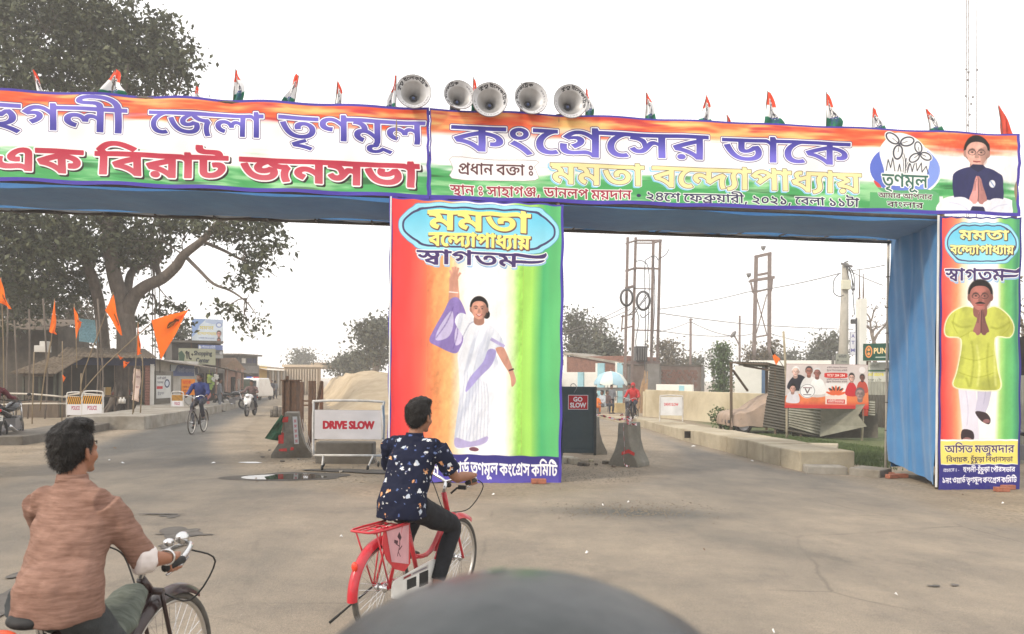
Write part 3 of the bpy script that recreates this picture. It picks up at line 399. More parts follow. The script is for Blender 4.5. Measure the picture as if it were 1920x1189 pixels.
332:[[173,157,28,0,38,-11,15,-10,27,16,45,4,18,-7,24,-19,1,-14,0,-13,-28,-21,-44,-16,-29,-6,-19,25,28,5,38,14,1,12,0,6,-14,10,-13,4,33,5,-47,-31,-41,-1,-2,10,-24,14,-15,0,-10,0,-14,-6,1,-6,0,-7,20,-6,23,-1,-5,-27,-44,2,-50,22,1,18,0,10,20,16,34,9],[245,6,-38,0,-70,11,-60,25,-48,44,-17,33,55,8,20,-35,52,-42,64,-19,41,0,30,0,40,12,1,12,0,9,-24,12,-17,3,53,12,22,-7,26,-19,1,-13,0,-14,-30,-21,-54,-11]],
10:[[179,156,-2,8,-16,8,-17,0,-31,0,-36,0,-44,6,-13,6,-10,6,-10,14,1,10,0,4,0,6,3,4,55,-2,0,-2,0,-4,1,-2,0,-5,4,-8,7,-3,6,-3,20,-3,21,0,31,0,30,0,32,-4,13,-6,10,-4,10,-15,1,-11],[129,122,44,0,52,-13,24,-21,1,-11,0,-20,-52,-23,-51,-3,-3,8,24,-3,48,-10,50,-14,23,-9,-29,-20,-26,9,-52,16,-56,12,-62,9,-33,3,9,24,18,-3,34,-2,19,0,34,0,38,7,16,12,1,7,0,10,-30,12,-27,0,-16,0,-18,-3,-8,-6,1,-4,0,-1,2,-4,1,-1,-51,-4,-4,3,-4,9,1,4,0,10,24,13,44,7],[77,110,-2,8,-24,12,-23,3,31,11,25,-3,28,-5,24,-14,3,-11],[285,156,1,-25,-287,0,1,25]],
214:[[357,156,1,-25,-197,0,1,-73,0,-9,4,-9,5,-2,6,-4,19,0,16,0,28,7,13,7,12,6,14,13,1,7,0,6,-14,6,-13,0,-8,0,-12,0,-3,-1,-7,24,12,1,20,2,15,0,24,0,30,-8,16,-16,1,-10,0,-9,-12,-18,-20,-15,-11,-6,-20,-10,-48,-10,-29,0,-24,0,-30,5,-7,5,-10,4,-14,16,1,17,1,74,-103,0,1,25],[251,156,-2,8,-16,8,-17,0,-41,0,-36,0,-44,6,-11,6,-12,6,-8,14,1,10,0,4,0,6,3,4,55,-2,0,-2,-2,-4,1,-2,0,-5,6,-8,5,-3,6,-3,20,-3,23,0,39,0,30,0,32,-4,13,-6,10,-4,10,-15,1,-11],[305,-46,-55,0,-6,8,-28,8,-19,0,-12,0,-26,-2,-32,-2,-15,0,-16,0,-32,4,-28,11,-18,18,1,14,0,7,4,13,3,5,57,-4,-2,-4,-2,-10,1,-4,0,-9,10,-11,22,-6,13,0,14,0,22,3,24,2,15,0,16,0,30,-7,13,-7,1,21,0,5,0,15,3,5,55,27]]}
WORDS={'হুগলী':[[457,0,0,22,161,0,47,333,0,56,523,0],596],
'জেলা':[[61,0,0,27,95,0,47,338,0,54,529,0],602],
'তৃণমূল':[[35,0,0,59,149,0,34,181,0,44,340,0,58,495,0,47,499,0],690],
'এক':[[16,0,0,20,196,0],406],
'বিরাট':[[55,0,0,42,73,0,46,227,0,54,382,0,30,455,0],601],
'জনসভা':[[27,0,0,39,243,0,50,399,0,43,574,0,54,759,0],832],
'কংগ্রেসের':[[20,0,0,6,210,0,61,319,0,205,415,0,61,603,0,50,698,0,46,873,0],1028],
'ডাকে':[[32,0,0,54,183,0,61,256,0,20,351,0],562],
'প্রধান':[[224,0,0,38,199,0,54,354,0,39,427,0],583],
'বক্তা':[[42,0,0,287,154,0,54,399,0],472],
'ঃ':[[7,0,0],109],
'মমতা':[[44,0,0,44,159,0,35,319,0,54,500,0],573],
'বন্দ্যোপাধ্যায়':[[42,0,0,61,154,0,363,250,0,202,480,0,54,549,0,40,622,0,54,809,0,38,882,0,202,1037,0,54,1106,0,70,1179,0],1342],
'স্থান':[[437,0,0,54,184,0,39,257,0],413],
'সাহাগঞ্জ,':[[50,0,0,54,175,0,51,248,0,54,388,0,22,461,0,322,632,0,597,858,0],930],
'ডানলপ':[[32,0,0,54,183,0,39,256,0,47,412,0,40,602,0],790],
'ময়দান':[[44,0,0,70,159,0,37,322,0,54,479,0,39,552,0],708],
'২৪শে':[[77,0,0,79,153,0,61,306,0,48,401,0],577],
'ফেব্রুয়ারী,':[[61,0,0,41,95,0,472,313,0,70,539,0,54,702,0,46,775,0,56,930,0,597,1003,0],1076],
'২০২১,':[[77,0,0,75,153,0,77,306,0,76,459,0,597,612,0],684],
'বেলা':[[61,0,0,42,95,0,47,250,0,54,440,0],513],
'১১টা':[[76,0,0,76,153,0,30,306,0,54,452,0],525],
'আমার':[[9,0,0,44,307,0,54,467,0,46,540,0],695],
'আপনার':[[9,0,0,40,307,0,39,495,0,54,651,0,46,724,0],879],
'বাংলার':[[42,0,0,54,154,0,6,227,0,47,337,0,54,527,0,46,600,0],755],
'স্বাগতম':[[275,0,0,54,184,0,22,257,0,35,429,0,44,610,0],769],
'পৌরসভার':[[61,0,0,40,95,0,67,283,0,46,356,0,50,510,0,43,685,0,54,871,0,46,944,0],1098],
'১':[[76,0,0],153],
'নং':[[39,0,0,6,156,0],265],
'১নং':[[76,0,0,39,153,0,6,309,0],418],
'ওয়ার্ড':[[18,0,0,70,191,0,54,355,0,32,428,0,131,562,0],611],
'কংগ্রেস':[[20,0,0,6,210,0,61,319,0,205,415,0,50,603,0],778],
'কমিটি':[[20,0,0,55,210,0,44,283,0,55,442,0,30,516,0],662],
'অসিত':[[8,0,0,55,234,0,50,307,0,35,482,0],663],
'মজুমদার':[[44,0,0,27,159,0,57,391,0,44,402,0,37,562,0,54,719,0,46,792,0],946],
'বিধায়ক,':[[55,0,0,42,73,0,38,227,0,54,382,0,70,455,0,20,618,0,597,829,0],901],
'চুঁচুড়া':[[25,0,0,57,121,0,5,106,0,25,146,0,57,267,0,68,292,0,54,475,0],548],
'বিধানসভা':[[55,0,0,42,73,0,38,227,0,54,382,0,39,455,0,50,611,0,43,786,0,54,971,0],1044],
'প্রচারে':[[224,0,0,25,199,0,54,345,0,61,418,0,46,514,0],668],
'-':[[598,0,0],89],
'হুগলী-চুঁচুড়া':[[457,0,0,22,161,0,47,333,0,56,523,0,598,596,0,25,686,0,57,807,0,5,792,0,25,832,0,57,953,0,68,978,0,54,1161,0],1234],
'পৌরসভা':[[61,0,0,40,95,0,67,283,0,46,356,0,50,510,0,43,685,0,54,871,0],944],
'কুণ্ডু':[[20,0,0,57,146,0,332,210,0,57,370,0],407],
'ইলেকট্রিক':[[10,0,0,61,140,0,47,235,0,20,426,0,55,636,0,214,709,0,20,884,0],1095]}
OUT={g:[flatten(c) for c in cs] for g,cs in GLYPHS.items()}
F=None
# ---------------------------------------------------------------- printed flex banners
def vnoise(x,y,sx,sy,seed=0,oct=3):
    rs=np.random.RandomState(seed); T=rs.rand(64,64).astype(np.float32); o=0;amp=1;tot=0
    for k in range(oct):
        u=x/sx*2**k; v=y/sy*2**k; iu=np.floor(u).astype(int); iv=np.floor(v).astype(int); fu=u-iu; fv=v-iv; fu=fu*fu*(3-2*fu); fv=fv*fv*(3-2*fv)
        g=lambda a,b:T[b%64,a%64]
        o=o+amp*((g(iu,iv)*(1-fu)+g(iu+1,iv)*fu)*(1-fv)+(g(iu,iv+1)*(1-fu)+g(iu+1,iv+1)*fu)*fv); tot+=amp; amp*=.5
    return o/tot
def sstep(a,b,x):
    t=np.clip((x-a)/(b-a),0,1); return t*t*(3-2*t)
def mixc(a,b,t): t=np.asarray(t)[...,None]; return np.array(a,np.float32)*(1-t)+np.array(b,np.float32)*t
PURP=(.30,.25,.66); NAVY=(.20,.19,.50)
def tricolour(c,seed,top0=38,g0=112):
    x,y=c.xs,c.ys; n=vnoise(x,y,130,14,seed); n2=vnoise(x,y,60,9,seed+5)
    a=mixc((.93,.36,.22),(.99,.80,.50),sstep(.35,.75,n2*.55+n*.45)); a=a*(1-.0*n[...,None])
    dark=sstep(.55,.8,vnoise(x,y,90,12,seed+9)); a=a*(1-dark[...,None])+np.array((.80,.26,.26))*dark[...,None]
    wt=sstep(top0-6,top0+12,y+(n-.5)*34)[...,None]; a=a*(1-wt)+np.array((.98,.97,.97))*wt
    g=mixc((.30,.66,.38),(.62,.85,.62),sstep(.4,.8,n2)); d=sstep(.55,.8,vnoise(x,y,110,10,seed+3))[...,None]; g=g*(1-d*.35)
    wg=sstep(g0-8,g0+6,y+(n-.5)*46)[...,None]; c.a[:]=a*(1-wg)+g*wg
def otext(c,s,box,fill,o1=(.98,.98,.98),o2=(.25,.22,.45),w1=2.0,w2=3.2,wt='b',sh=None,gap=220):
    p=text(F,s,box,wt,gap)
    if sh: c.fill(p,sh[2],grow=w2,dx=sh[0],dy=sh[1])
    if w2: c.fill(p,o2,grow=w2)
    if w1: c.fill(p,o1,grow=w1)
    c.fill(p,fill)
def beam_left():
    c=Canvas(1125,168,2); tricolour(c,3)
    X=lambda v:v+320
    blu=lambda x,y:mixc((.46,.42,.80),(.27,.25,.62),sstep(30,68,y))
    otext(c,'হুগলী',(X(-48),25,X(222),72),blu); otext(c,'জেলা',(X(262),26,X(480),70),blu); otext(c,'তৃণমূল',(X(508),25,X(797),70),blu)
    red=lambda x,y:mixc((.72,.18,.27),(.80,.36,.42),sstep(100,150,y))
    for s,a,b in(('এক',-18,140),('বিরাট',162,412),('জনসভা',434,785)):
        p=text(F,s,(X(a),106,X(b),148)); c.fill(p,(.16,.13,.13),grow=3.6,dx=3.5,dy=3.5); c.fill(p,(.97,.95,.95),grow=4.2); c.fill(p,red,grow=1.6)
    for r in((0,0,1125,4.5),(0,161,1125,168),(1120,0,1125,168)): c.rect(*r,PURP)
    return c
def flower(c,cx,cy,r,rot):
    for k in range(3):
        a=rot+k*2.094; c.ell(cx+math.cos(a)*r*.58,cy+math.sin(a)*r*.58,r*.52,r*.33,(.98,.98,.98),rot=a,grow=2.2)
    for k in range(3):
        a=rot+k*2.094; px,py=cx+math.cos(a)*r*.58,cy+math.sin(a)*r*.58
        c.ell(px,py,r*.5,r*.32,(.25,.25,.3),rot=a,grow=.8); c.ell(px,py,r*.42,r*.24,(.97,.97,.97),rot=a)
        c.line([(cx,cy),(px,py)],1.2,(.3,.3,.35))
    c.ell(cx,cy,2.5,2.5,(.3,.3,.33))
def head(c,cx,cy,r,skin,hair,glass=False,tash=False,smile=False,woman=False,ha=(.10,.08,.08)):
    sk=np.array(skin); shade=lambda x,y:mixc(sk*1.08,sk*.80,np.clip(np.abs(x-cx+r*.2)/r,0,1)**2)
    c.poly(smooth([(cx-r*.40,cy+r*.6),(cx+r*.40,cy+r*.6),(cx+r*.5,cy+r*1.45),(cx,cy+r*1.7),(cx-r*.5,cy+r*1.45)]),sk*.82)
    hb_=np.array(ha)*.5+sk*.5
    if hair>0: c.ell(cx,cy-r*.22,r*.93,r*1.08*hair,ha,soft=.8)
    if woman: c.ell(cx+r*.75,cy+r*.55,r*.35,r*.45,ha)
    c.ell(cx-r*.80,cy+r*.1,r*.16,r*.28,sk*.8); c.ell(cx+r*.80,cy+r*.1,r*.16,r*.28,sk*.75)
    c.poly(smooth([(cx-r*.74,cy-r*.35),(cx-r*.35,cy-r*.75),(cx+r*.35,cy-r*.75),(cx+r*.74,cy-r*.35),(cx+r*.72,cy+r*.35),(cx+r*.42,cy+r*.9),(cx,cy+r*1.08),(cx-r*.42,cy+r*.9),(cx-r*.72,cy+r*.35)]),shade)
    for s in(-1,1):
        c.line([(cx+s*r*.16,cy-r*.20),(cx+s*r*.32,cy-r*.27),(cx+s*r*.52,cy-r*.19)],r*.09,hb_,soft=.3); c.ell(cx+s*r*.34,cy-r*.04,r*.22,r*.14,sk*.8,al=.5,soft=.5)
        c.ell(cx+s*r*.32,cy-r*.02,r*.13,r*.055,sk*.6+.2); c.ell(cx+s*r*.32,cy-r*.02,r*.07,r*.055,(.1,.07,.06))
        if glass:
            t=np.linspace(0,6.283,17); c.line(np.c_[cx+s*r*.33+np.cos(t)*r*.27,cy+np.sin(t)*r*.19],r*.05,(.25,.2,.2))
    c.poly(smooth([(cx-r*.05,cy),(cx+r*.07,cy),(cx+r*.17,cy+r*.36),(cx,cy+r*.42),(cx-r*.15,cy+r*.36)]),sk*.86)
    c.ell(cx+r*.52,cy+r*.25,r*.26,r*.7,sk*.68,al=.45,soft=1.2); c.ell(cx-r*.34,cy+r*.22,r*.2,r*.2,np.minimum(sk*1.18,1),al=.5,soft=.8); c.ell(cx,cy-r*.45,r*.4,r*.16,np.minimum(sk*1.15,1),al=.5,soft=.8)
    if tash: c.poly(smooth([(cx-r*.38,cy+r*.56),(cx,cy+r*.42),(cx+r*.38,cy+r*.56),(cx,cy+r*.58)]),ha)
    if smile:
        c.poly(smooth([(cx-r*.34,cy+r*.55),(cx,cy+r*.58),(cx+r*.34,cy+r*.55),(cx,cy+r*.80)]),(.62,.22,.22)); c.poly(smooth([(cx-r*.26,cy+r*.58),(cx,cy+r*.60),(cx+r*.26,cy+r*.58),(cx,cy+r*.70)]),(.97,.95,.93))
    else: c.line([(cx-r*.25,cy+r*.66),(cx,cy+r*.69),(cx+r*.25,cy+r*.66)],r*.09,(.6,.26,.26))
def namaste(c,cx,cy,h,skin,cuff):
    sk=np.array(skin)
    for s in(-1,1):
        f=.8 if s>0 else 1.02
        c.poly(smooth([(cx,cy-h*.5),(cx+s*h*.10,cy-h*.46),(cx+s*h*.20,cy-h*.05),(cx+s*h*.33,cy+h*.35),(cx+s*h*.18,cy+h*.5),(cx,cy+h*.35)]),sk*f)
        c.line([(cx+s*h*.06,cy-h*.44),(cx+s*h*.12,cy)],h*.018,sk*.6); c.line([(cx+s*h*.11,cy-h*.36),(cx+s*h*.17,cy)],h*.018,sk*.62)
        c.ell(cx+s*h*.34,cy+h*.5,h*.17,h*.13,cuff,rot=s*-.6)
    c.line([(cx,cy-h*.5),(cx,cy+h*.4)],h*.03,sk*.45)
def folds(c,pts,col,k=1.4,al=.5):
    c.line(smooth(pts,5,False),k,col,al=al,soft=.5)
def beam_right():
    c=Canvas(1107,166,2); tricolour(c,17)
    def X(v): return v-805
    blu=lambda x,y:mixc((.24,.22,.58),(.47,.44,.84),sstep(30,72,y))
    otext(c,'কংগ্রেসের',(X(842),28,X(1306),76),blu); otext(c,'ডাকে',(X(1331),30,X(1577),76),blu)
    c.poly(smooth([(38,88),(110,91),(187,89),(183,100),(187,112),(184,126),(110,128),(38,127),(41,108)],3),(.5,.45,.45),grow=.7); c.poly(smooth([(38,88),(110,91),(187,89),(183,100),(187,112),(184,126),(110,128),(38,127),(41,108)],3),(.98,.97,.97))
    c.fill(text(F,'প্রধান বক্তা ঃ',(50,98,181,118),'m'),(.36,.22,.24))
    p=text(F,'মমতা বন্দ্যোপাধ্যায়',(X(1017),91,X(1596),130)); c.fill(p,(.55,.80,.93),grow=2.4,dx=-3,dy=2.5); c.fill(p,(.96,.96,.96),grow=3); c.fill(p,(.35,.33,.30),grow=1.6); c.fill(p,(.96,.90,.66),grow=.5)
    otext(c,'স্থান ঃ সাহাগঞ্জ, ডানলপ ময়দান',(X(840),139,X(1163),157),(.62,.18,.26),(.95,.95,.93),None,1.6,0,'m')
    c.ell(X(1176),149,4,3.2,(.2,.2,.35))
    otext(c,'২৪শে ফেব্রুয়ারী, ২০২১, বেলা ১১টা',(X(1190),141,X(1591),157),(.20,.18,.33),(.93,.95,.93),None,1.6,0,'m')
    lx=X(1682); c.rect(lx-70,128,lx+75,166,(.38,.70,.45)); 
    c.ell(lx,80,73,54,(.98,.98,.98)); c.ell(lx,80,69,50,lambda x,y:mixc((.36,.44,.80),(.52,.62,.92),sstep(-60,60,x-lx)))
    c.poly(smooth([(lx-44,30),(lx-20,8),(lx+12,12),(lx+36,30),(lx+48,60),(lx+44,84),(lx+30,110),(lx-40,110),(lx-42,84),(lx-50,50)]),(.98,.98,.98))
    gr=(.22,.22,.26)
    for bx,pts in((-38,[(0,84),(4,62),(9,78),(13,58),(18,84)]),(-14,[(0,84),(3,70),(6,84)]),(0,[(0,86),(2,58)]),(4,[(0,86),(6,66),(10,84),(16,60),(20,82),(28,66),(30,84),(38,72),(42,86)])):
        c.line([(lx+bx+a,b) for a,b in pts],1.8,gr)
    c.line(smooth([(lx-2,88),(lx-2,60),(lx-12,32)],6,False),5,gr); c.line(smooth([(lx-2,88),(lx-2,60),(lx-12,32)],6,False),2.6,(.96,.96,.96))
    c.line(smooth([(lx+2,80),(lx+10,62),(lx+30,50)],6,False),4,gr); c.line(smooth([(lx+2,80),(lx+10,62),(lx+30,50)],6,False),2,(.96,.96,.96))
    flower(c,lx-12,30,29,-.35); flower(c,lx+28,48,23,.35)
    c.poly(smooth([(lx-62,104),(lx-50,112),(lx-46,124),(lx-58,114)]),(.85,.3,.3)); c.poly(smooth([(lx-54,118),(lx-10,122),(lx+44,118),(lx+66,128),(lx+20,129),(lx-30,130)]),(.40,.68,.48))
    otext(c,'তৃণমূল',(lx-46,90,lx+46,115),(.24,.42,.36),(.97,.97,.97),None,2,0)
    otext(c,'আমার আপনার',(lx-54,128,lx+54,138),(.30,.12,.18),(.90,.96,.92),None,1,0,'m'); otext(c,'বাংলার',(lx-36,145,lx+36,156),(.22,.08,.16),(.90,.96,.92),None,1.2,0)
    # man with folded hands in a navy waistcoat
    hx=X(1828); c.poly(smooth([(hx-72,166),(hx-76,140),(hx-40,128),(hx+40,128),(hx+78,140),(hx+72,166)]),(.95,.95,.97)); c.rect(X(1750),131,X(1757),166,(.95,.95,.95))
    head(c,hx-2,40,27,(.86,.66,.60),1.0,glass=True)
    c.poly(smooth([(hx-16,70),(hx-44,80),(hx-52,96),(hx-46,140),(hx-18,136),(hx+24,136),(hx+48,138),(hx+50,92),(hx+40,80),(hx+16,70),(hx,78)],5),(.17,.18,.36))
    c.poly([(hx-16,70),(hx,80),(hx+16,70),(hx+10,64),(hx-10,64)],(.12,.12,.26))
    for s in(-1,1): c.poly(smooth([(hx+s*76,166),(hx+s*62,138),(hx+s*30,132),(hx+s*10,150),(hx+s*16,166)]),(.93,.93,.97)); folds(c,[(hx+s*60,142),(hx+s*36,148),(hx+s*20,160)],(.7,.72,.85))
    c.poly([(hx-14,150),(hx+10,150),(hx+16,166),(hx-20,166)],(.14,.15,.30))
    namaste(c,hx-2,118,54,(.90,.62,.60),(.95,.95,.97))
    c.ell(hx+27,103,7,8,(.9,.9,.92)); c.line([(hx+23,98),(hx+31,108)],2,(.5,.6,.8))
    c.photo(hx-80,4,hx+66,162,3)
    c.rect(X(1897),128,X(1912),160,(.40,.66,.46))
    for r in((0,0,1107,3.5),(0,159,1107,166),(1101,0,1107,166),(0,0,2,166)): c.rect(*r,PURP)
    return c
def rainbow(c,stops,y1):
    xs=np.array([s[0] for s in stops]); C=np.array([s[1] for s in stops])
    x=c.xs+ (vnoise(c.xs,c.ys,40,300,4)-.5)*16
    a=np.stack([np.interp(x,xs,C[:,k]) for k in range(3)],-1).astype(np.float32); s=vnoise(c.xs,c.ys,14,900,8)[...,None]
    sat=(a.max(-1,keepdims=True)-a.min(-1,keepdims=True)); c.a[:]=np.clip(a*(1+(s-.5)*.34*sat),0,1)
def plaque(c,x0,y0,x1,y1,b=22):
    def sh(i): 
        X0,Y0,X1,Y1=x0+i,y0+i,x1-i,y1-i; m=(Y0+Y1)/2; h=(Y1-Y0)/2; q=b*1.1
        return smooth([(X0+q+b,Y0),((X0+X1)/2,Y0-1),(X1-q-b,Y0),(X1-q,Y0+h*.22),(X1-b*.5,Y0+h*.45),(X1,m-h*.22),(X1,m+h*.22),(X1-b*.5,Y1-h*.45),(X1-q,Y1-h*.22),(X1-q-b,Y1),((X0+X1)/2,Y1+1),(X0+q+b,Y1),(X0+q,Y1-h*.22),(X0+b*.5,Y1-h*.45),(X0,m+h*.22),(X0,m-h*.22),(X0+b*.5,Y0+h*.45),(X0+q,Y0+h*.22)],4)
    c.poly(sh(-1),(.35,.55,.75)); c.poly(sh(0),(.62,.88,.95)); c.poly(sh(b*.28),(.28,.26,.42)); c.poly(sh(b*.28+max(2,b*.16)),lambda x,y:mixc((.42,.80,.92),(.60,.87,.94),sstep(y0,y1,y)))
def welcome(c,x0,x1,y0,y1):
    w=x1-x0; xe=x0+w*.79; h=y1-y0; p=text(F,'স্বাগতম',(x0,y0,xe,y1))
    sw=[smooth([(xe-8,y0),(x1-w*.08,y0+h*.10),(x1-4,y0-h*.02),(x1,y0-h*.12),(x1+1,y0+h*.1),(x1-w*.04,y0+h*.32),(xe-6,y0+h*.2)],5),smooth([(xe-8,y0+h*.52),(x1-w*.08,y0+h*.5),(x1-2,y0+h*.42),(x1-w*.06,y0+h*.66),(xe-8,y0+h*.7)],5)]
    for g,col,d in((2.6,(.60,.74,.88),(1.5,3)),(2.4,(.97,.97,.97),(0,0)),(.4,(.27,.20,.42),(0,0))):
        c.fill(p,col,grow=g*h/34,dx=d[0],dy=d[1]); [c.poly(q,col,grow=g*h/34,dx=d[0],dy=d[1]) for q in sw]
def pillar_mid():
    c=Canvas(326,535,2.2)
    rainbow(c,[(0,(.86,.20,.24)),(40,(.93,.30,.28)),(60,(.95,.42,.34)),(84,(.97,.60,.38)),(112,(.98,.74,.48)),(132,(.99,.94,.86)),(150,(.99,.99,.99)),(215,(.99,.99,.99)),(232,(.86,.95,.72)),(246,(.62,.85,.36)),(268,(.66,.88,.40)),(288,(.30,.70,.44)),(300,(.36,.74,.46)),(326,(.42,.78,.48))],480)
    X=lambda v:v-730; Y=lambda v:v-378
    plaque(c,18,8,315,96,22)
    for s,b in(('মমতা',(70,20,262,57)),('বন্দ্যোপাধ্যায়',(72,63,262,88))):
        p=text(F,s,b); c.fill(p,(.45,.30,.30),grow=2.2,dx=1,dy=1.5); c.fill(p,(.97,.93,.52),grow=.8)
    welcome(c,50,292,97,123)
    sk=(.80,.58,.50); W=(.93,.94,.97); L=(.56,.48,.74)
    # raised arm, hand
    hx,hy=X(851),Y(521)
    c.poly(smooth([(hx-9,hy+4),(hx+4,hy+4),(hx+7,hy+20),(hx+8,hy+52),(hx-10,hy+56),(hx-10,hy+22)],4),sk)
    for dx,dy,a in((-9,-8,-.35),(-4,-14,-.1),(1,-15,.1),(6,-13,.35),(10,-4,.9)): c.line([(hx+dx*.4,hy+4),(hx+dx,hy+dy)],4.2,np.array(sk)*1.03)
    c.ell(hx-1,hy+4,8,8,sk); c.line([(hx-10,hy+32),(hx+6,hy+33)],2,(.95,.92,.9))
    # purple pallu
    c.poly(smooth([(hx-8,hy+46),(hx+8,hy+44),(hx+22,hy+74),(hx+26,hy+110),(hx+14,hy+132),(hx+2,hy+148),(hx-30,hy+136),(hx-46,hy+126),(hx-38,hy+104),(hx-20,hy+70)],5),L)
    c.poly(smooth([(hx-16,hy+80),(hx-4,hy+68),(hx-2,hy+96),(hx-12,hy+118),(hx-34,hy+124),(hx-30,hy+104)],5),(.80,.76,.90)); c.poly(smooth([(hx+2,hy+104),(hx+12,hy+92),(hx+14,hy+124),(hx+2,hy+132)],4),(.84,.80,.93))
    folds(c,[(hx-2,hy+60),(hx-14,hy+90),(hx-34,hy+120)],(.38,.30,.58),2); folds(c,[(hx+6,hy+70),(hx+6,hy+110),(hx-2,hy+140)],(.38,.30,.58),2)
    # right arm down
    c.poly(smooth([(X(928),Y(655)),(X(942),Y(652)),(X(956),Y(680)),(X(964),Y(702)),(X(968),Y(718)),(X(960),Y(729)),(X(956),Y(706)),(X(940),Y(680))],4),sk); c.line([(X(955),Y(698)),(X(963),Y(695))],3,(.3,.2,.2))
    # body / saree
    B=[(862,592),(884,600),(905,606),(930,622),(945,650),(928,658),(936,690),(930,720),(926,760),(922,800),(914,838),(880,846),(854,846),(856,800),(862,750),(860,700),(858,670),(868,640),(852,610)]
    c.poly(smooth([(X(a),Y(b)) for a,b in B],4),lambda x,y:mixc(W,(.80,.82,.88),sstep(.45,.75,vnoise(x+y*.25,y,9,70,3))))
    for q in range(9): folds(c,[(X(872+q*5),Y(700+q*3)),(X(868+q*6),Y(760)),(X(862+q*6.5),Y(835))],(.62,.64,.74),1.2,.5)
    c.poly(smooth([(X(930),Y(662)),(X(922),Y(688)),(X(900),Y(712)),(X(874),Y(742)),(X(880),Y(716)),(X(905),Y(684)),(X(915),Y(660))],4),(.66,.62,.84)); folds(c,[(X(866),Y(640)),(X(880),Y(612)),(X(898),Y(606))],(.50,.50,.62),1.6)
    c.poly(smooth([(X(856),Y(828)),(X(884),Y(836)),(X(914),Y(824)),(X(912),Y(836)),(X(884),Y(846)),(X(856),Y(846))],4),(.72,.68,.85)); c.ell(X(890),Y(850),9,4,(.5,.3,.36))
    c.line([(X(921),Y(640)),(X(944),Y(652))],6,(.72,.68,.86))
    head(c,X(897),Y(583),18.5,sk,1.0,smile=True,woman=True)
    c.photo(70,110,250,481,7)
    c.rect(0,482,326,535,lambda x,y:mixc((.22,.20,.50),(.38,.34,.72),sstep(490,535,y)+0*x))
    c.fill(text(F,'হুগলী-চুঁচুড়া পৌরসভার ১ নং ওয়ার্ড তৃণমূল কংগ্রেস কমিটি',(-110,497,318,519),'m',150),(.97,.97,.98),grow=.4)
    for r in((0,0,326,3),(0,0,5,535),(321,0,326,535)): c.rect(*r,PURP)
    return c
def pillar_right():
    c=Canvas(153,510,2.6)
    rainbow(c,[(0,(.82,.20,.24)),(12,(.92,.30,.28)),(24,(.95,.44,.36)),(36,(.97,.62,.44)),(46,(.99,.88,.74)),(56,(.99,.98,.96)),(106,(.99,.99,.97)),(114,(.70,.86,.50)),(124,(.45,.76,.42)),(136,(.40,.74,.46)),(146,(.24,.55,.42)),(153,(.40,.72,.46))],400)
    plaque(c,10,12,146,86,13)
    for s,b in(('মমতা',(36,25,128,42)),('বন্দ্যোপাধ্যায়',(19,53,138,69))):
        p=text(F,s,b); c.fill(p,(.35,.25,.25),grow=1.8,dx=.8,dy=.8); c.fill(p,(.97,.94,.62),grow=.5)
    welcome(c,10,150,97,119)
    Yl=(.80,.82,.36); cx=79
    c.poly(smooth([(66,310),(76,420),(62,432),(46,312)],4),(.90,.88,.93)); c.poly([(36,316),(66,318),(66,388),(58,400),(44,398)],(.90,.88,.93)); c.poly([(72,316),(102,318),(94,352),(88,366),(68,362),(72,340)],(.80,.78,.86))
    folds(c,[(50,325),(54,360),(52,390)],(.70,.68,.78)); folds(c,[(88,325),(84,350)],(.62,.60,.72))
    c.poly(smooth([(44,398),(62,400),(66,414),(56,424),(42,416)],4),(.22,.16,.18)); c.ell(53,416,8,4,(.60,.42,.40)); c.poly(smooth([(68,364),(88,366),(98,378),(94,388),(78,380)],4),(.22,.16,.18)); c.ell(90,382,7,4,(.58,.40,.40))
    B=[(50,168),(24,180),(12,200),(14,222),(40,226),(42,250),(34,290),(28,316),(60,322),(98,324),(116,318),(110,280),(104,226),(132,224),(140,206),(126,182),(102,168),(80,176)]
    c.poly(smooth([(a,b) for a,b in B],4),(.96,.95,.78),grow=2.4,soft=1); c.poly(smooth(B,4),lambda x,y:mixc(Yl,np.array(Yl)*.86,sstep(.4,.75,vnoise(x,y,30,26,5))))
    for q in([(38,226),(60,214),(74,206)],[(40,262),(70,268),(104,258)],[(36,290),(70,300),(108,290)],[(30,180),(26,200),(34,218)],[(128,186),(132,204),(118,220)]): folds(c,q,(.60,.62,.16),1.6,.5)
    head(c,cx-3,148,24.5,(.66,.42,.38),1.0,glass=True,tash=True,smile=False)
    namaste(c,78,198,46,(.62,.40,.38),Yl)
    for q in([(60,232),(64,270),(58,318)],[(92,236),(90,280),(96,320)],[(50,300),(56,318)],[(24,196),(40,206),(60,204)],[(132,196),(112,208),(96,206)]): c.line(smooth(q,5,False),3,(.50,.52,.14),al=.35,soft=1.5)
    for q in([(70,240),(76,280),(72,316)],[(104,240),(106,290),(108,316)]): c.line(smooth(q,5,False),4,(.93,.94,.60),al=.45,soft=1.5)
    c.photo(6,115,148,414,9,.07)
    c.rect(0,416,153,510,(.97,.97,.97)); c.rect(4,419,149,462,(.94,.87,.45)); c.rect(0,463,153,510,NAVY)
    otext(c,'অসিত মজুমদার',(11,427,143,441),(.26,.16,.36),(.97,.95,.8),None,.8,0)
    c.fill(text(F,'বিধায়ক, চুঁচুড়া বিধানসভা',(14,449,140,458),'b'),(.2,.15,.3))
    c.fill(text(F,'প্রচারে ঃ-'.replace('ঃ-','ঃ -'),(8,470,38,476),'m'),(.9,.9,.95)); c.fill(text(F,'হুগলী-চুঁচুড়া পৌরসভার',(46,468,144,477),'m'),(.95,.95,.98),grow=.2)
    c.fill(text(F,'১নং ওয়ার্ড তৃণমূল কংগ্রেস কমিটি',(7,487,147,497),'m',150),(.96,.96,.99),grow=.2)
    for r in((0,0,153,2.5),(0,0,4,510),(149,0,153,510)): c.rect(*r,NAVY)
    return c
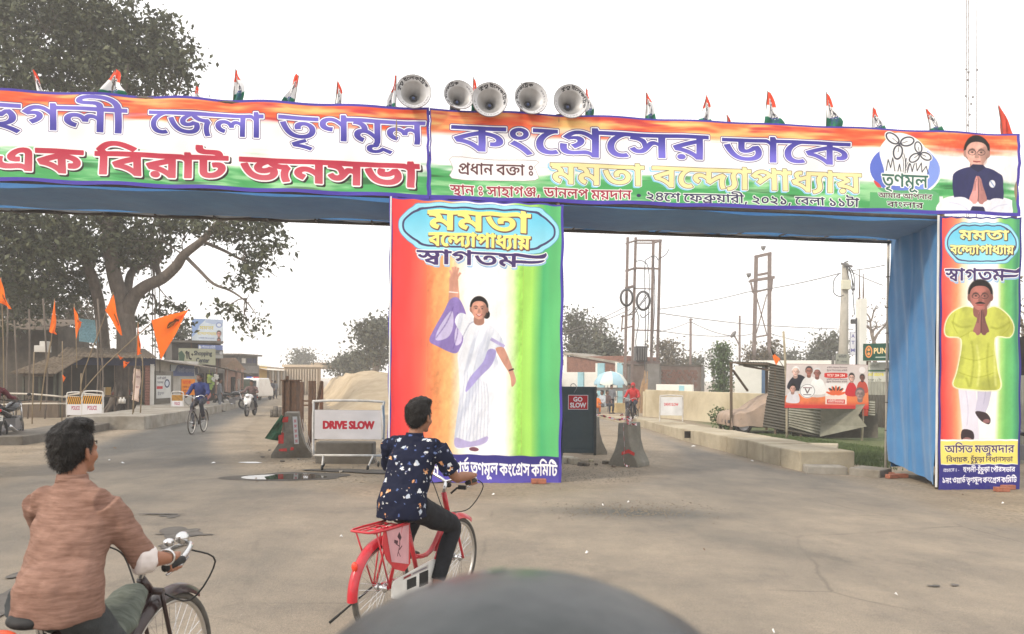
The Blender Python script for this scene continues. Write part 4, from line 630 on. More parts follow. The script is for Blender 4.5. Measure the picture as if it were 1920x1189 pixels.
def party_board():
    c=Canvas(157,82,4,(.80,.78,.76)); c.a[:]=mixc((.86,.82,.80),(.76,.70,.70),vnoise(c.xs,c.ys,50,30,2))
    c.poly(smooth([(0,82),(0,60),(30,56),(60,62),(100,54),(157,46),(157,82)],4),lambda x,y:mixc((.90,.50,.30),(.82,.28,.22),sstep(66,80,y)))
    c.rect(0,76,157,82,(.80,.22,.22))
    c.poly(smooth([(4,46),(8,30),(22,20),(38,26),(46,44),(30,50)]),(.16,.16,.20)); head(c,18,14,8,(.86,.72,.66),.9,ha=(.92,.92,.92))
    c.poly(smooth([(30,46),(34,28),(46,22),(58,30),(60,50)]),(.88,.87,.86)); head(c,44,13,7.5,(.66,.44,.38),.9,glass=True)
    c.poly(smooth([(48,54),(50,32),(60,26),(72,32),(76,54)]),(.94,.93,.92)); head(c,60,16,7.5,(.55,.36,.32),.95,ha=(.85,.85,.85))
    c.poly(smooth([(2,66),(6,54),(16,50),(26,58),(26,72),(4,72)]),(.88,.86,.88)); head(c,14,46,6.5,(.80,.62,.56),1.15)
    c.ell(42,50,15,13.5,(.93,.93,.93)); c.ell(42,50,14,12.5,(.35,.30,.30)); c.ell(42,50,13.3,11.8,(.94,.94,.94)); c.line([(34,44),(50,44)],2,(.6,.5,.5)); c.line([(38,46),(42,54),(46,46)],2,(.35,.3,.3)); c.line([(35,57),(49,57)],1.6,(.4,.35,.35))
    for k,y in enumerate((5,10,27,31)): c.fill(text(F,('কমিটি পৌরসভা বিধানসভা','চুঁচুড়া বিধানসভা কমিটি')[k%2],(78,y,118,y+2.4),'m'),(.40,.34,.34))
    c.poly(smooth([(74,20),(78,16),(114,16),(118,20),(114,25),(78,25)]),(.80,.20,.18)); c.fill(latin('9737 284 284',(79,18,113,23)),(.97,.95,.9))
    c.rect(76,35,116,74,(.95,.94,.93),al=.8)
    for a in(-1.25,-.8,-.4,0,.4,.8,1.25): c.ell(96+math.sin(a)*11,57-math.cos(a)*9,2.4,9,(.90,.42,.25),rot=a); 
    for a in(-1,-.33,.33,1): c.ell(96+math.sin(a)*12,48-math.cos(a)*3,1.6,4,(.18,.24,.22),rot=a)
    c.rect(79,65,113,73,(.80,.25,.22)); c.fill(text(F,'কমিটি বিধানসভা',(81,67,111,71),'b'),(.95,.9,.88))
    c.poly(smooth([(114,56),(118,38),(126,32),(134,42),(134,58)]),(.78,.16,.20)); head(c,126,24,6,(.82,.66,.60),1.15,glass=True)
    c.poly(smooth([(136,50),(138,34),(148,30),(155,38),(155,52)]),(.75,.30,.24)); head(c,146,24,5.2,(.42,.28,.25),1)
    c.photo(0,2,76,74,4); head(c,141,54,9.5,(.62,.52,.50),.95,tash=True,glass=True,ha=(.40,.40,.42)); c.ell(146,10,6,6,(.9,.88,.88)); c.rect(0,0,157,1,(.7,.6,.6))
    return c
def flag_print():
    c=Canvas(60,40,3); x=c.xs; a=mixc((.88,.30,.20),(.97,.97,.97),sstep(13,14.5,c.ys)); t=sstep(26,27.5,c.ys)[...,None]; c.a[:]=a*(1-t)+np.array((.14,.45,.34))*t
    flower(c,28,16,9,-.3); flower(c,38,22,6,.5); c.fill(text(F,'তৃণমূল',(18,26,44,34)),(.2,.25,.5)); return c
def horn_print():
    c=Canvas(400,60,2,(.78,.78,.78)); c.a[:]=np.array((.80,.80,.81))*(.92+.1*vnoise(c.xs,c.ys,40,20,1))[...,None]
    c.fill(text(F,'কুণ্ডু ইলেকট্রিক',(20,16,190,44)),(.06,.06,.10),grow=.6)
    c.fill(latin('98310 24517',(230,22,370,40)),(.45,.45,.48)); return c
def small_sign(w,h,bg,items,k=6,border=None):
    c=Canvas(w,h,k,bg); c.a*= (.92+.12*vnoise(c.xs,c.ys,w/4,h/3,w))[...,None]
    for kind,s,box,col,*r in items:
        if kind=='b': c.fill(text(F,s,box,r[0] if r else 'b'),col)
        elif kind=='l': c.fill(latin(s,box),col,grow=r[0] if r else 0)
        elif kind=='r': c.rect(*box,col)
        elif kind=='e': c.ell(*box,col)
        elif kind=='h': head(c,*box,col,1,glass=True)
        elif kind=='p': c.poly(box,col)
    if border:
        for r in((0,0,w,border[0]),(0,h-border[0],w,h),(0,0,border[0],h),(w-border[0],0,w,h)): c.rect(*r,border[1])
    return c
# ---------------------------------------------------------------- frames for upright planes traced between two photograph columns
class Fr:
    def __init__(s,px0,Y0,px1,Y1):
        a=P(px0,HY,Y0); b=P(px1,HY,Y1); s.A=Vector((a.x,a.y,0)); B=Vector((b.x,b.y,0)); s.L=(B-s.A).length; s.u=(B-s.A).normalized(); s.n=Vector((-s.u.y,s.u.x,0))
        if s.n.dot((s.A+B)/2)<0: s.n=-s.n
        s.rz=math.atan2(s.u.y,s.u.x)
    def pt(s,t,z,d=0): q=s.A+s.u*t+s.n*d; return Vector((q.x,q.y,z))
    def at(s,px,py):
        r=P(px,py,1.0); dx,dy=r.x,1.0; k=(s.A.x*s.n.x+s.A.y*s.n.y)/(dx*s.n.x+dy*s.n.y); q=Vector((dx*k,k,0))-s.A
        return q.dot(s.u),HC+(r.z-HC)*k
    def g(s,t=0): q=s.pt(t,0); return gz(q.x,q.y)
def fbox(mb,fr,s0,s1,z0,z1,d0=0,d1=.1):
    v=[fr.pt(a,b,c) for a in(s0,s1) for c in(d0,d1) for b in(z0,z1)]
    return mb.add(v,[(0,1,3,2),(4,6,7,5),(0,4,5,1),(2,3,7,6),(0,2,6,4),(1,5,7,3)])
def prect(mb,fr,x0,y0,x1,y1,d0=0,d1=.1,toground=False):
    ym=(y0+y1)/2; s0=fr.at(x0,ym)[0]; s1=fr.at(x1,ym)[0]; xm=(x0+x1)/2; zt=fr.at(xm,y0)[1]; zb=fr.at(xm,y1)[1]
    if toground: zb=min(fr.g(s0),fr.g(s1))-.05
    fbox(mb,fr,s0,s1,zb,zt,d0,d1); return s0,s1,zb,zt
# ---------------------------------------------------------------- ground and roads
def soil_nodes(n,L,vec,pale,dark):
    def nz(s,d=8,r=.62):
        q=n.nodes.new('ShaderNodeTexNoise'); q.inputs['Scale'].default_value=s; q.inputs['Detail'].default_value=d; q.inputs['Roughness'].default_value=r; L(vec,q.inputs['Vector']); return q.outputs['Fac']
    def ramp(f,a,b,c0,c1):
        q=n.nodes.new('ShaderNodeValToRGB'); q.color_ramp.elements[0].position=a; q.color_ramp.elements[1].position=b; q.color_ramp.elements[0].color=(*c0,1); q.color_ramp.elements[1].color=(*c1,1); L(f,q.inputs[0]); return q.outputs[0]
    def mix(f,a,b,t='MIX'):
        q=n.nodes.new('ShaderNodeMix'); q.data_type='RGBA'; q.blend_type=t
        (L(f,q.inputs[0]) if not isinstance(f,(int,float)) else setattr(q.inputs[0],'default_value',f))
        for k,v in((6,a),(7,b)): (L(v,q.inputs[k]) if not isinstance(v,tuple) else setattr(q.inputs[k],'default_value',(*v,1)))
        return q.outputs[2]
    return nz,ramp,mix
def ground_mat(name,dirt,asph=None):
    m=bpy.data.materials.new(name); m.use_nodes=True; n=m.node_tree; L=n.links.new; b=n.nodes['Principled BSDF']
    tc=n.nodes.new('ShaderNodeTexCoord'); vec=tc.outputs['Object']; nz,ramp,mix=soil_nodes(n,L,vec,None,None)
    at=n.nodes.new('ShaderNodeAttribute'); at.attribute_name='mask'; sep=n.nodes.new('ShaderNodeSeparateColor'); L(at.outputs['Color'],sep.inputs[0])
    d1=ramp(nz(.9),.35,.7,tuple(x*.66 for x in dirt),tuple(min(1,x*1.12) for x in dirt)); d2=mix(ramp(nz(14,5,.75),.45,.62,(0,0,0),(1,1,1)),d1,tuple(x*.62 for x in dirt)); peb=ramp(nz(70,3,.8),.62,.72,(0,0,0),(1,1,1)); d3=mix(peb,d2,tuple(min(1,x*1.35) for x in dirt))
    gr=mix(ramp(nz(9,4,.7),.4,.6,(0,0,0),(1,1,1)),(.055,.085,.025),(.10,.13,.045))
    mth=n.nodes.new('ShaderNodeMath'); mth.operation='MULTIPLY_ADD'; L(nz(3.0),mth.inputs[0]); mth.inputs[1].default_value=1.6
    sub=n.nodes.new('ShaderNodeMath'); sub.operation='SUBTRACT'; L(sep.outputs[2],sub.inputs[0]); sub.inputs[1].default_value=.8; L(sub.outputs[0],mth.inputs[2]); mth.use_clamp=True
    gmul=n.nodes.new('ShaderNodeMath'); gmul.operation='MULTIPLY'; L(mth.outputs[0],gmul.inputs[0]); L(sep.outputs[2],gmul.inputs[1]); gmul.use_clamp=True
    out=mix(gmul.outputs[0],d3,gr)
    if asph:
        a1=ramp(nz(1.3),.3,.7,tuple(x*.82 for x in asph),tuple(x*1.15 for x in asph)); grain=ramp(nz(160,2,.9),.35,.7,(.42,.42,.42),(1.5,1.48,1.44)); a2=mix(1.0,a1,grain,'MULTIPLY')
        # dust film: R of mask gives how much lies there, noise breaks it up
        st=n.nodes.new('ShaderNodeMapping'); st.inputs['Scale'].default_value=(.9,.22,1); st.inputs['Rotation'].default_value=(0,0,R(14)); L(vec,st.inputs[0])
        ns=n.nodes.new('ShaderNodeTexNoise'); ns.inputs['Scale'].default_value=1.1; ns.inputs['Detail'].default_value=7; ns.inputs['Roughness'].default_value=.66; L(st.outputs[0],ns.inputs['Vector'])
        ma=n.nodes.new('ShaderNodeMath'); ma.operation='MULTIPLY_ADD'; L(ns.outputs['Fac'],ma.inputs[0]); ma.inputs[1].default_value=1.0; s2=n.nodes.new('ShaderNodeMath'); s2.operation='SUBTRACT'; L(sep.outputs[0],s2.inputs[0]); s2.inputs[1].default_value=.5; L(s2.outputs[0],ma.inputs[2]); ma.use_clamp=True
        film=mix(1.0,ramp(nz(.75,9,.72),.36,.64,(.245,.210,.172),(.375,.310,.240)),ramp(nz(120,2,.9),.3,.75,(.62,.62,.62),(1.32,1.32,1.3)),'MULTIPLY')
        a3=mix(ma.outputs[0],a2,film)
        # worn dark stains and a few cracks
        stn=ramp(nz(.42,8,.72),.58,.70,(0,0,0),(1,1,1)); sm_=n.nodes.new('ShaderNodeMath'); sm_.operation='MULTIPLY'; L(stn,sm_.inputs[0]); sm_.inputs[1].default_value=.5; a4=mix(sm_.outputs[0],a3,(.085,.078,.070))
        vo=n.nodes.new('ShaderNodeTexVoronoi'); vo.feature='DISTANCE_TO_EDGE'; vo.inputs['Scale'].default_value=.33; wv=n.nodes.new('ShaderNodeMix'); wv.data_type='RGBA'; wv.inputs[0].default_value=.16; L(vec,wv.inputs[6]); nn=n.nodes.new('ShaderNodeTexNoise'); nn.inputs['Scale'].default_value=1.6; nn.inputs['Detail'].default_value=6; L(vec,nn.inputs['Vector']); L(nn.outputs['Color'],wv.inputs[7]); L(wv.outputs[2],vo.inputs['Vector'])
        cr=ramp(vo.outputs['Distance'],.0015,.006,(1,1,1),(0,0,0)); ck=n.nodes.new('ShaderNodeMath'); ck.operation='MULTIPLY'; L(cr,ck.inputs[0]); L(ramp(nz(.5,2),.50,.60,(0,0,0),(1,1,1)),ck.inputs[1]); ck2=n.nodes.new('ShaderNodeMath'); ck2.operation='MULTIPLY'; L(ck.outputs[0],ck2.inputs[0]); ck2.inputs[1].default_value=.35; a5=mix(ck2.outputs[0],a4,(.07,.062,.055))
        # G of mask: closeness to the road's edge -> breaks up into the soil
        me=n.nodes.new('ShaderNodeMath'); me.operation='MULTIPLY_ADD'; L(nz(2.2,7,.7),me.inputs[0]); me.inputs[1].default_value=1.5; s3=n.nodes.new('ShaderNodeMath'); s3.operation='MULTIPLY_ADD'; L(sep.outputs[1],s3.inputs[0]); s3.inputs[1].default_value=2.2; s3.inputs[2].default_value=-1.45; L(s3.outputs[0],me.inputs[2]); me.use_clamp=True
        out=mix(me.outputs[0],a5,d3)
    L(out,b.inputs['Base Color']); b.inputs['Roughness'].default_value=.88; b.inputs['Specular IOR Level'].default_value=.25
    bp=n.nodes.new('ShaderNodeBump'); bp.inputs['Strength'].default_value=.5; bp.inputs['Distance'].default_value=.02; L(nz(60,4,.8),bp.inputs['Height']); b2=n.nodes.new('ShaderNodeBump'); b2.inputs['Strength'].default_value=.5; b2.inputs['Distance'].default_value=.12 if not asph else .04; L(nz(3.2,6),b2.inputs['Height']); L(bp.outputs[0],b2.inputs['Normal']); L(b2.outputs[0],b.inputs['Normal'])
    return m
def grid_obj(name,m,xs,ys,zf,cf,keep=None,label=None):
    X,Y=np.meshgrid(xs,ys); nx,ny=len(xs),len(ys); Z=np.array([[zf(x,y) for x in xs] for y in ys]); V=np.stack([X,Y,Z],-1).reshape(-1,3)
    i,j=np.meshgrid(np.arange(nx-1),np.arange(ny-1)); a=(j*nx+i).ravel(); Fc=np.stack([a,a+1,a+nx+1,a+nx],1)
    if keep is not None:
        cx=V[Fc].mean(1); Fc=Fc[keep(cx[:,0],cx[:,1])]; used=np.unique(Fc); mp=-np.ones(len(V),int); mp[used]=np.arange(len(used)); V=V[used]; Fc=mp[Fc]
    me=bpy.data.meshes.new(name); me.from_pydata(V.tolist(),[],Fc.tolist()); me.materials.append(m); me.polygons.foreach_set('use_smooth',[True]*len(me.polygons))
    at=me.color_attributes.new('mask','FLOAT_COLOR','POINT'); C=np.ones((len(V),4),np.float32); C[:,:3]=cf(V[:,0],V[:,1]); at.data.foreach_set('color',C.ravel()); me.update()
    o=bpy.data.objects.new(name,me); link(o); tag(o,label,kind='structure'); return o
def inpoly(x,y,poly):
    r=np.zeros(x.shape,bool); n=len(poly)
    for i in range(n):
        x1,y1=poly[i];x2,y2=poly[(i+1)%n]
        with np.errstate(divide='ignore',invalid='ignore'): c=((y1>y)!=(y2>y))&(x<(x2-x1)*(y-y1)/(y2-y1+1e-12)+x1)
        r^=c
    return r
def pdist(x,y,poly):
    d=np.full(x.shape,1e9); n=len(poly)
    for i in range(n):
        a=np.array(poly[i]);b=np.array(poly[(i+1)%n]); ab=b-a; t=np.clip(((x-a[0])*ab[0]+(y-a[1])*ab[1])/(ab@ab+1e-9),0,1); d=np.minimum(d,np.hypot(x-a[0]-t*ab[0],y-a[1]-t*ab[1]))
    return d
def Gxy(px,py): q=G(px,py); return (q.x,q.y)
left_edge=[Gxy(-260,960),Gxy(0,872),Gxy(80,840),Gxy(240,800),Gxy(330,782),Gxy(400,768),Gxy(450,752),Gxy(494,740)]
far_left=(left_edge[-1][0]-2.5,110.0)
right_of_left=[(left_edge[-1][0]+5.6,110.0),Gxy(533,742),Gxy(512,762),Gxy(486,784),Gxy(462,806),Gxy(470,836),Gxy(505,868),Gxy(560,884)]
tip=[Gxy(640,900),Gxy(730,918),Gxy(900,922),Gxy(1060,908),Gxy(1140,890),Gxy(1196,872)]
left_of_right=[Gxy(1212,850),Gxy(1190,832),Gxy(1158,812),Gxy(1130,797),Gxy(1085,786),Gxy(1000,776)]
right_edge=[Gxy(1000,762),Gxy(1120,781),Gxy(1200,796),Gxy(1290,822),Gxy(1390,848),Gxy(1500,873),Gxy(1650,897),Gxy(1760,925),Gxy(1925,972),(26,3),(26,-14),(-16,-14),(-16,4)]
ROAD=left_edge+[far_left]+right_of_left+tip+left_of_right+right_edge
M_dirt=ground_mat('dirt',(.33,.265,.19)); M_road=ground_mat('asphalt',(.32,.262,.195),(.118,.115,.108)); M_sand=mat('sand',(.52,.42,.28),.95,.1,1.1,bump=1,bscale=3.5,stain=.2,c2=(.40,.30,.19),coords='Object')
def dirt_mask(x,y):
    g=np.zeros((len(x),3),np.float32)
    grass=sstep(0,1.2,x-7.5)*sstep(18.5,20.5,y)*(1-sstep(33,40,y)); g[:,2]=grass*.95
    return g
xs=np.concatenate([np.linspace(-900,-60,14),np.linspace(-56,56,150),np.linspace(60,900,14)]); ys=np.concatenate([np.linspace(-80,-4,16),np.linspace(-3,70,110),np.linspace(74,1600,40)])
grid_obj('ground',M_dirt,xs,ys,lambda x,y:gz(x,y)-.001,dirt_mask)
def road_mask(x,y):
    m=np.zeros((len(x),3),np.float32); d=pdist(x,y,ROAD)
    near=1-sstep(10,17,y+.35*x); m[:,0]=.86*near+(1-near)*np.where(x>0,.46,.08)
    m[:,0]=np.maximum(m[:,0],.75*(1-sstep(.3,2.2,d))); m[:,0]-=.30*sstep(-1.0,-4.5,x)*sstep(4,8,y)
    gq=G(1200,962); m[:,0]-=.75*np.exp(-(((x-gq.x)/1.3)**2+((y-gq.y)/.38)**2)**1.5); gq=G(1380,1010); m[:,0]-=.3*np.exp(-(((x-gq.x+(y-gq.y)*.6)/.5)**2+((y-gq.y)/2.2)**2)); m[:,1]=1-sstep(0,1.7,d); m[:,2]=0; return m
grid_obj('road',M_road,np.linspace(-24,26,201),np.concatenate([np.linspace(-14,0,20),np.linspace(.3,44,176),np.linspace(44.6,110,60)]),lambda x,y:gz(x,y)+.003,road_mask,keep=lambda x,y:inpoly(x,y,ROAD))
# sandy mound behind the traffic island
def mound(x,y):
    q=P(592,HY,1).x; w0=(x-(q*y+1.0)); h=sm(0,1.6,w0)*sm(36,50,y)*2.1*(1-sm(120,150,y)); h+=.10*sin(x*2.9+sin(y*.9)*2)*sm(0,2,h)+.12*sin(x*1.3+y*.5)*sm(0,2,h)+.10*sin(x*.51-y*.33)*sm(0,1,h)
    return gz(x,y)+h-.03
grid_obj('sand_mound',M_sand,np.linspace(-32,14,90),np.linspace(33,150,80),mound,lambda x,y:np.zeros((len(x),3)),keep=lambda x,y:(x>P(592,HY,1).x*y+1.0)&(x<P(1040,HY,1).x*y))
bpy.data.objects['sand_mound']['label']='pale sandy mound of earth behind the traffic island'
# puddle with a wet rim beside the island
M_wet=mat('wet_mud',(.075,.066,.055),.75,.3,5,bump=.4,spec=.3); M_water=mat('puddle_water',(.05,.048,.042),.02,.05,2,spec=.9)
def blob(cx,cy,rx,ry,n=40,seed=1,amp=.16):
    rs=np.random.RandomState(seed); ph=rs.rand(5)*6.28; o=[]
    for k in range(n):
        a=2*pi*k/n; r=1+amp*sum(sin(a*(j+2)+ph[j])/(j+1) for j in range(5)); o.append((cx+rx*r*cos(a),cy+ry*r*sin(a)))
    return o
def flat(name,m,pts,dz,**k):
    mb=MB(); mb.add([Vector((x,y,gz(x,y)+dz)) for x,y in pts],[tuple(range(len(pts)))]); return mb.build(name,m,**k)
q=G(535,895); flat('wet_patch',M_wet,blob(q.x+.05,q.y+.05,.95,.55,seed=4),.009,kind='structure'); pud=flat('puddle',M_water,blob(q.x,q.y-.02,.66,.36,seed=9,amp=.12),.014,kind='structure')
q=G(470,868); flat('puddle',M_water,blob(q.x,q.y,.22,.12,seed=3),.009,kind='structure')
q=G(665,884); flat('wet_patch',M_wet,blob(q.x,q.y-.02,.8,.26,seed=14,amp=.3),.018,kind='structure')
for px,py,rx,ry,s in((320,968,.10,.13,1),(338,1000,.20,.30,2),(312,1025,.07,.10,3),(350,1004,.22,.05,5),(300,966,.30,.03,15),(1790,1099,.04,.03,6),(1752,1101,.05,.03,7),(20,1130,.30,.62,8),(60,1075,.10,.18,9)):
    q=G(px,py); flat('tar_patch',MC.get('tar') or mat('tar',(.11,.10,.09),.85,.3,9,bump=.3),blob(q.x,q.y,rx,ry,seed=s,amp=.3),.0085+s*.0007,kind='structure')

# ---------------------------------------------------------------- the welcome gate
GF=Fr(0,12,1000,12); GF.A=Vector((0,12.3,0)); GF.u=Vector((1,.1035,0)).normalized(); GF.n=Vector((-GF.u.y,GF.u.x,0)); GF.rz=math.atan2(GF.u.y,GF.u.x)
gate=thing('welcome_gate','tall cloth-covered welcome gate spanning the road with tricolour printed banners on its beam and pillars','gate',GF.A,GF.rz)
def wr(a,sx_,sz_,seed=0,diag=0):
    rs=np.random.RandomState(seed); ph=rs.rand(8)*6.28; fr=rs.rand(8)*1.3+.4
    def f(u,v):
        q=.8*sin(u*sx_*19+3*sin(v*5))*(1-v)*v*2
        for k in range(4): q+=sin(u*sx_*fr[k]*6.28+v*sz_*fr[k+4]*6.28*(1 if k%2 else -1)+ph[k])/(1+k*.5)
        if diag: q+=1.3*max(0,1-abs(((u*1.0+v*.7*diag+.1)%.31)-.15)/.035)*sm(.5,.75,u)
        q-=1.2*max(0,1-abs(((u+.15*v)%.23)-.11)/.03)*.5
        return q*a
    return f
def qsheet(name,m,parent,c4,nx,nz,dfn=None,normal=(0,-1,0),label=None):
    """c4: bottom-left, bottom-right, top-right, top-left corners (parent space)"""
    a,b,c,d=[Vector(q) for q in c4]; N=Vector(normal); vs=[];fs=[];uv=[]
    for j in range(nz+1):
        for i in range(nx+1):
            u,v=i/nx,j/nz; p=(a*(1-u)+b*u)*(1-v)+(d*(1-u)+c*u)*v
            if dfn: p=p+N*dfn(u,v)
            if name.endswith('banner'): p.z+=.010*sin(u*43+v*2)*abs(2*v-1)**3; p.x+=.008*sin(v*31)*abs(2*u-1)**5
            vs.append(tuple(p)); uv.append((u,v))
    for j in range(nz):
        for i in range(nx): k=j*(nx+1)+i; fs.append((k,k+1,k+nx+2,k+nx+1))
    me=bpy.data.meshes.new(name); me.from_pydata(vs,[],fs); ul=me.uv_layers.new(name='UVMap'); idx=np.zeros(len(me.loops),np.int32); me.loops.foreach_get('vertex_index',idx)
    ul.data.foreach_set('uv',np.array(uv,np.float32)[idx].ravel()); me.materials.append(m); me.polygons.foreach_set('use_smooth',[True]*len(me.polygons)); me.update()
    o=bpy.data.objects.new(name,me); link(o,parent)
    if label: o['label']=label
    return o
def gl(px,py,d=0): s,z=GF.at(px,py); return Vector((s,d,z))
M_bl=imat('banner_print_left',beam_left()); M_br=imat('banner_print_right',beam_right()); M_pm=imat('pillar_print_wide',pillar_mid()); M_pr=imat('pillar_print_narrow',pillar_right())
bl0=GF.at(-330,160)[0]; zt0,zb0=GF.at(0,168)[1],GF.at(0,336)[1]; 
qsheet('beam_banner',M_bl,gate,[Vector((bl0,0,zb0)),gl(805,372),gl(805,202),Vector((bl0,0,zt0+.01))],90,14,wr(.011,7,1.4,1),label='left beam banner with blue and red lettering on orange, white and green')
qsheet('beam_banner',M_br,gate,[gl(806,373),gl(1913,405),gl(1912,252),gl(806,203)],90,14,wr(.011,7,1.4,2),label='right beam banner with yellow lettering, flower emblem and portrait')
qsheet('pillar_banner',M_pm,gate,[gl(727,901,-.04),gl(1051,908,-.04),gl(1057,385,-.04),gl(731,370,-.04)],60,70,wr(.015,2.4,.8,3,1),label='wide pillar banner with a waving woman in a white saree')
qsheet('pillar_banner',M_pr,gate,[gl(1756,918,-.04),gl(1908,917,-.04),gl(1912,409,-.04),gl(1760,407,-.04)],30,70,wr(.009,1.6,1.2,5),label='narrow pillar banner with a man in a yellow kurta')
M_blue=mat('blue_cloth',(.040,.165,.38),.75,.16,1.2,bump=.6,bscale=5,c2=(.065,.235,.48),sheen=.2); M_pale=mat('pale_cloth',(.42,.46,.52),.8,.2,3,bump=.3); M_bamboo=mat('bamboo',(.21,.155,.09),.6,.3,9,bump=.3,stretch=(1,1,.2)); M_dbam=mat('dark_bamboo',(.075,.06,.048),.6,.3,9,bump=.3)
M_white=mat('white_paint',(.72,.72,.70),.5,.06,6,bump=.05)
M_rearp=mat('pale_bamboo',(.50,.45,.38),.6,.15,7)
D=2.0; sR=GF.at(1757,700)[0]; sR2=GF.at(1912,400)[0]; zr=GF.at(1757,405)[1]; zbot=GF.at(1757,912)[1]
sag=lambda u,v:.018*sin(u*61)+.02*sin(u*17+v*3)+.03*sin(v*pi)*(1+.3*sin(u*30))
zu=4.44
mb_=qsheet('beam_underside',M_blue,gate,[Vector((bl0,.01,zu+.03)),Vector((sR2,.01,zu-.08)),Vector((sR2,1.72,zu-.06)),Vector((bl0,1.72,zu+.05))],160,6,sag,normal=(0,0,-1),label='blue cloth stretched under the beam')
qsheet('beam_underside',M_pale,gate,[Vector((bl0,1.74,zu+.05)),Vector((sR,1.74,zu-.06)),Vector((sR,D,zu-.03)),Vector((bl0,D,zu+.07))],80,2,lambda u,v:.02*sin(u*90)*v,normal=(0,0,-1),label='pale cloth strip at the back edge of the beam underside')
qsheet('beam_back',M_blue,gate,[Vector((sR2,D+.04,zu-.1)),Vector((bl0,D+.04,zu+.05)),Vector((bl0,D+.04,5.85)),Vector((sR2,D+.04,5.75))],60,6,wr(.01,6,1,9),normal=(0,1,0))
# blue inner face of the right pillar with hanging folds
def fold(u,v): return .030*sin(u*5.2+1)+.020*sin(u*14+v*3+sin(v*9))+.012*sin(u*33+v*11)+.030*max(0,1-abs(u-.47+.03*sin(v*5))/.018)+.012*sin(v*16+u*7)*sm(.4,0,v)
qsheet('pillar_side',M_blue,gate,[Vector((sR+.41,D,zbot+.24)),Vector((sR,.02,zbot+.02)),Vector((sR,.02,zr)),Vector((sR+.41,D,zr))],50,60,fold,normal=(-1,0,0),label='blue cloth on the inner side of the right pillar')
qsheet('pillar_side',M_blue,gate,[Vector((sR2,.02,zbot)),Vector((sR2,D,zbot)),Vector((sR2,D,zr)),Vector((sR2,.02,zr))],12,12,fold,normal=(1,0,0))
m0,m1=GF.at(733,700)[0],GF.at(1050,700)[0]
for x_,nn in((m0,-1),(m1,1)): qsheet('pillar_side',M_blue,gate,[Vector((x_,.02 if nn>0 else D,.1)),Vector((x_,D if nn>0 else .02,.1)),Vector((x_,D if nn>0 else .02,4.42)),Vector((x_,.02 if nn>0 else D,4.42))],12,12,fold,normal=(nn,0,0))
qsheet('pillar_back',M_blue,gate,[Vector((m1,D,.1)),Vector((m0,D,.1)),Vector((m0,D,4.42)),Vector((m1,D,4.42))],12,12,wr(.01,2,1,7),normal=(0,1,0)); qsheet('pillar_back',M_blue,gate,[Vector((sR2,D,.0)),Vector((sR+.43,D,.0)),Vector((sR+.43,D,4.35)),Vector((sR2,D,4.35))],12,12,wr(.01,2,1,7),normal=(0,1,0))
# bamboo posts, rails and the short cross pieces that show under the beam
for x_,y_,z1 in((m0+.05,.06,5.9),(m1-.05,.06,5.9),(m0+.05,D-.05,5.8),(m1-.05,D-.05,5.8),(sR2-.06,.06,5.85),(sR2-.06,D-.06,5.75),(sR+.07,.06,5.7)):
    q=GF.pt(x_,0,y_); MB().tube([(x_,y_,gz(q.x,q.y)-.05),(x_+.01,y_,2.5),(x_,y_,z1)],.045,8).build('post',M_bamboo,gate,True)
x_=GF.at(1655,600)[0]
M_far=M_rearp; MB().tube([(sR+.35,D+.03,gz(7,15)-.05),(sR+.365,D+.03,2.5),(sR+.37,D+.03,4.42)],.024,8).build('post',M_far,gate,True,label='pale thin rear post beside the blue cloth')
for k,z_ in enumerate((.7,1.25,1.9,2.6,3.1,3.7)): MB().torus((sR+.365,D+.03,z_),.04,.008,'z',10,5).build('lashing',M_dbam,gate)
MB().box((sR-.012,-.02,(zbot+zr)/2),(.035,.012,zr-zbot+.02)).build('edge_trim',M_white,gate); MB().box((m0-.02,-.05,2.25),(.022,.012,4.45)).build('edge_trim',M_white,gate)
for y_,z_ in((0.05,zu+.08),(D,zu+.02),(.05,5.86),(D,5.76)): MB().tube([(bl0,y_,z_+.04),((bl0+sR2)/2,y_,z_-.03),(sR2,y_,z_-.09)],.032,8).build('rail',M_dbam,gate,True)
rs=random.Random(3); x_=bl0+.4
while x_<sR-.3:
    if not(m0-.1<x_<m1+.1):
        MB().tube([(x_,1.70,zu-.01),(x_+rs.uniform(-.03,.03),D+.02,zu+.0)],.018,6).build('cross_piece',M_dbam,gate)
        if rs.random()<.35: MB().tube([(x_+.05,1.7,zu-.01),(x_+.45,D,zu)],.016,6).build('cross_piece',M_dbam,gate)
    x_+=rs.uniform(.55,1.05)
# off-frame left pillar that carries the other end of the beam
for y_ in(.06,D-.05):
    for x_ in(bl0+.05,bl0+.66): MB().tube([(x_,y_,-.05),(x_,y_,5.8)],.045,8).build('post',M_bamboo,gate,True)
qsheet('pillar_side',M_blue,gate,[Vector((bl0+.72,.02,.1)),Vector((bl0+.72,D,.1)),Vector((bl0+.72,D,4.42)),Vector((bl0+.72,.02,4.42))],12,12,fold,normal=(1,0,0))
qsheet('pillar_front',M_blue,gate,[Vector((bl0,-.03,.1)),Vector((bl0+.72,-.03,.1)),Vector((bl0+.72,-.03,4.45)),Vector((bl0,-.03,4.45))],12,12,wr(.01,2,1,7))
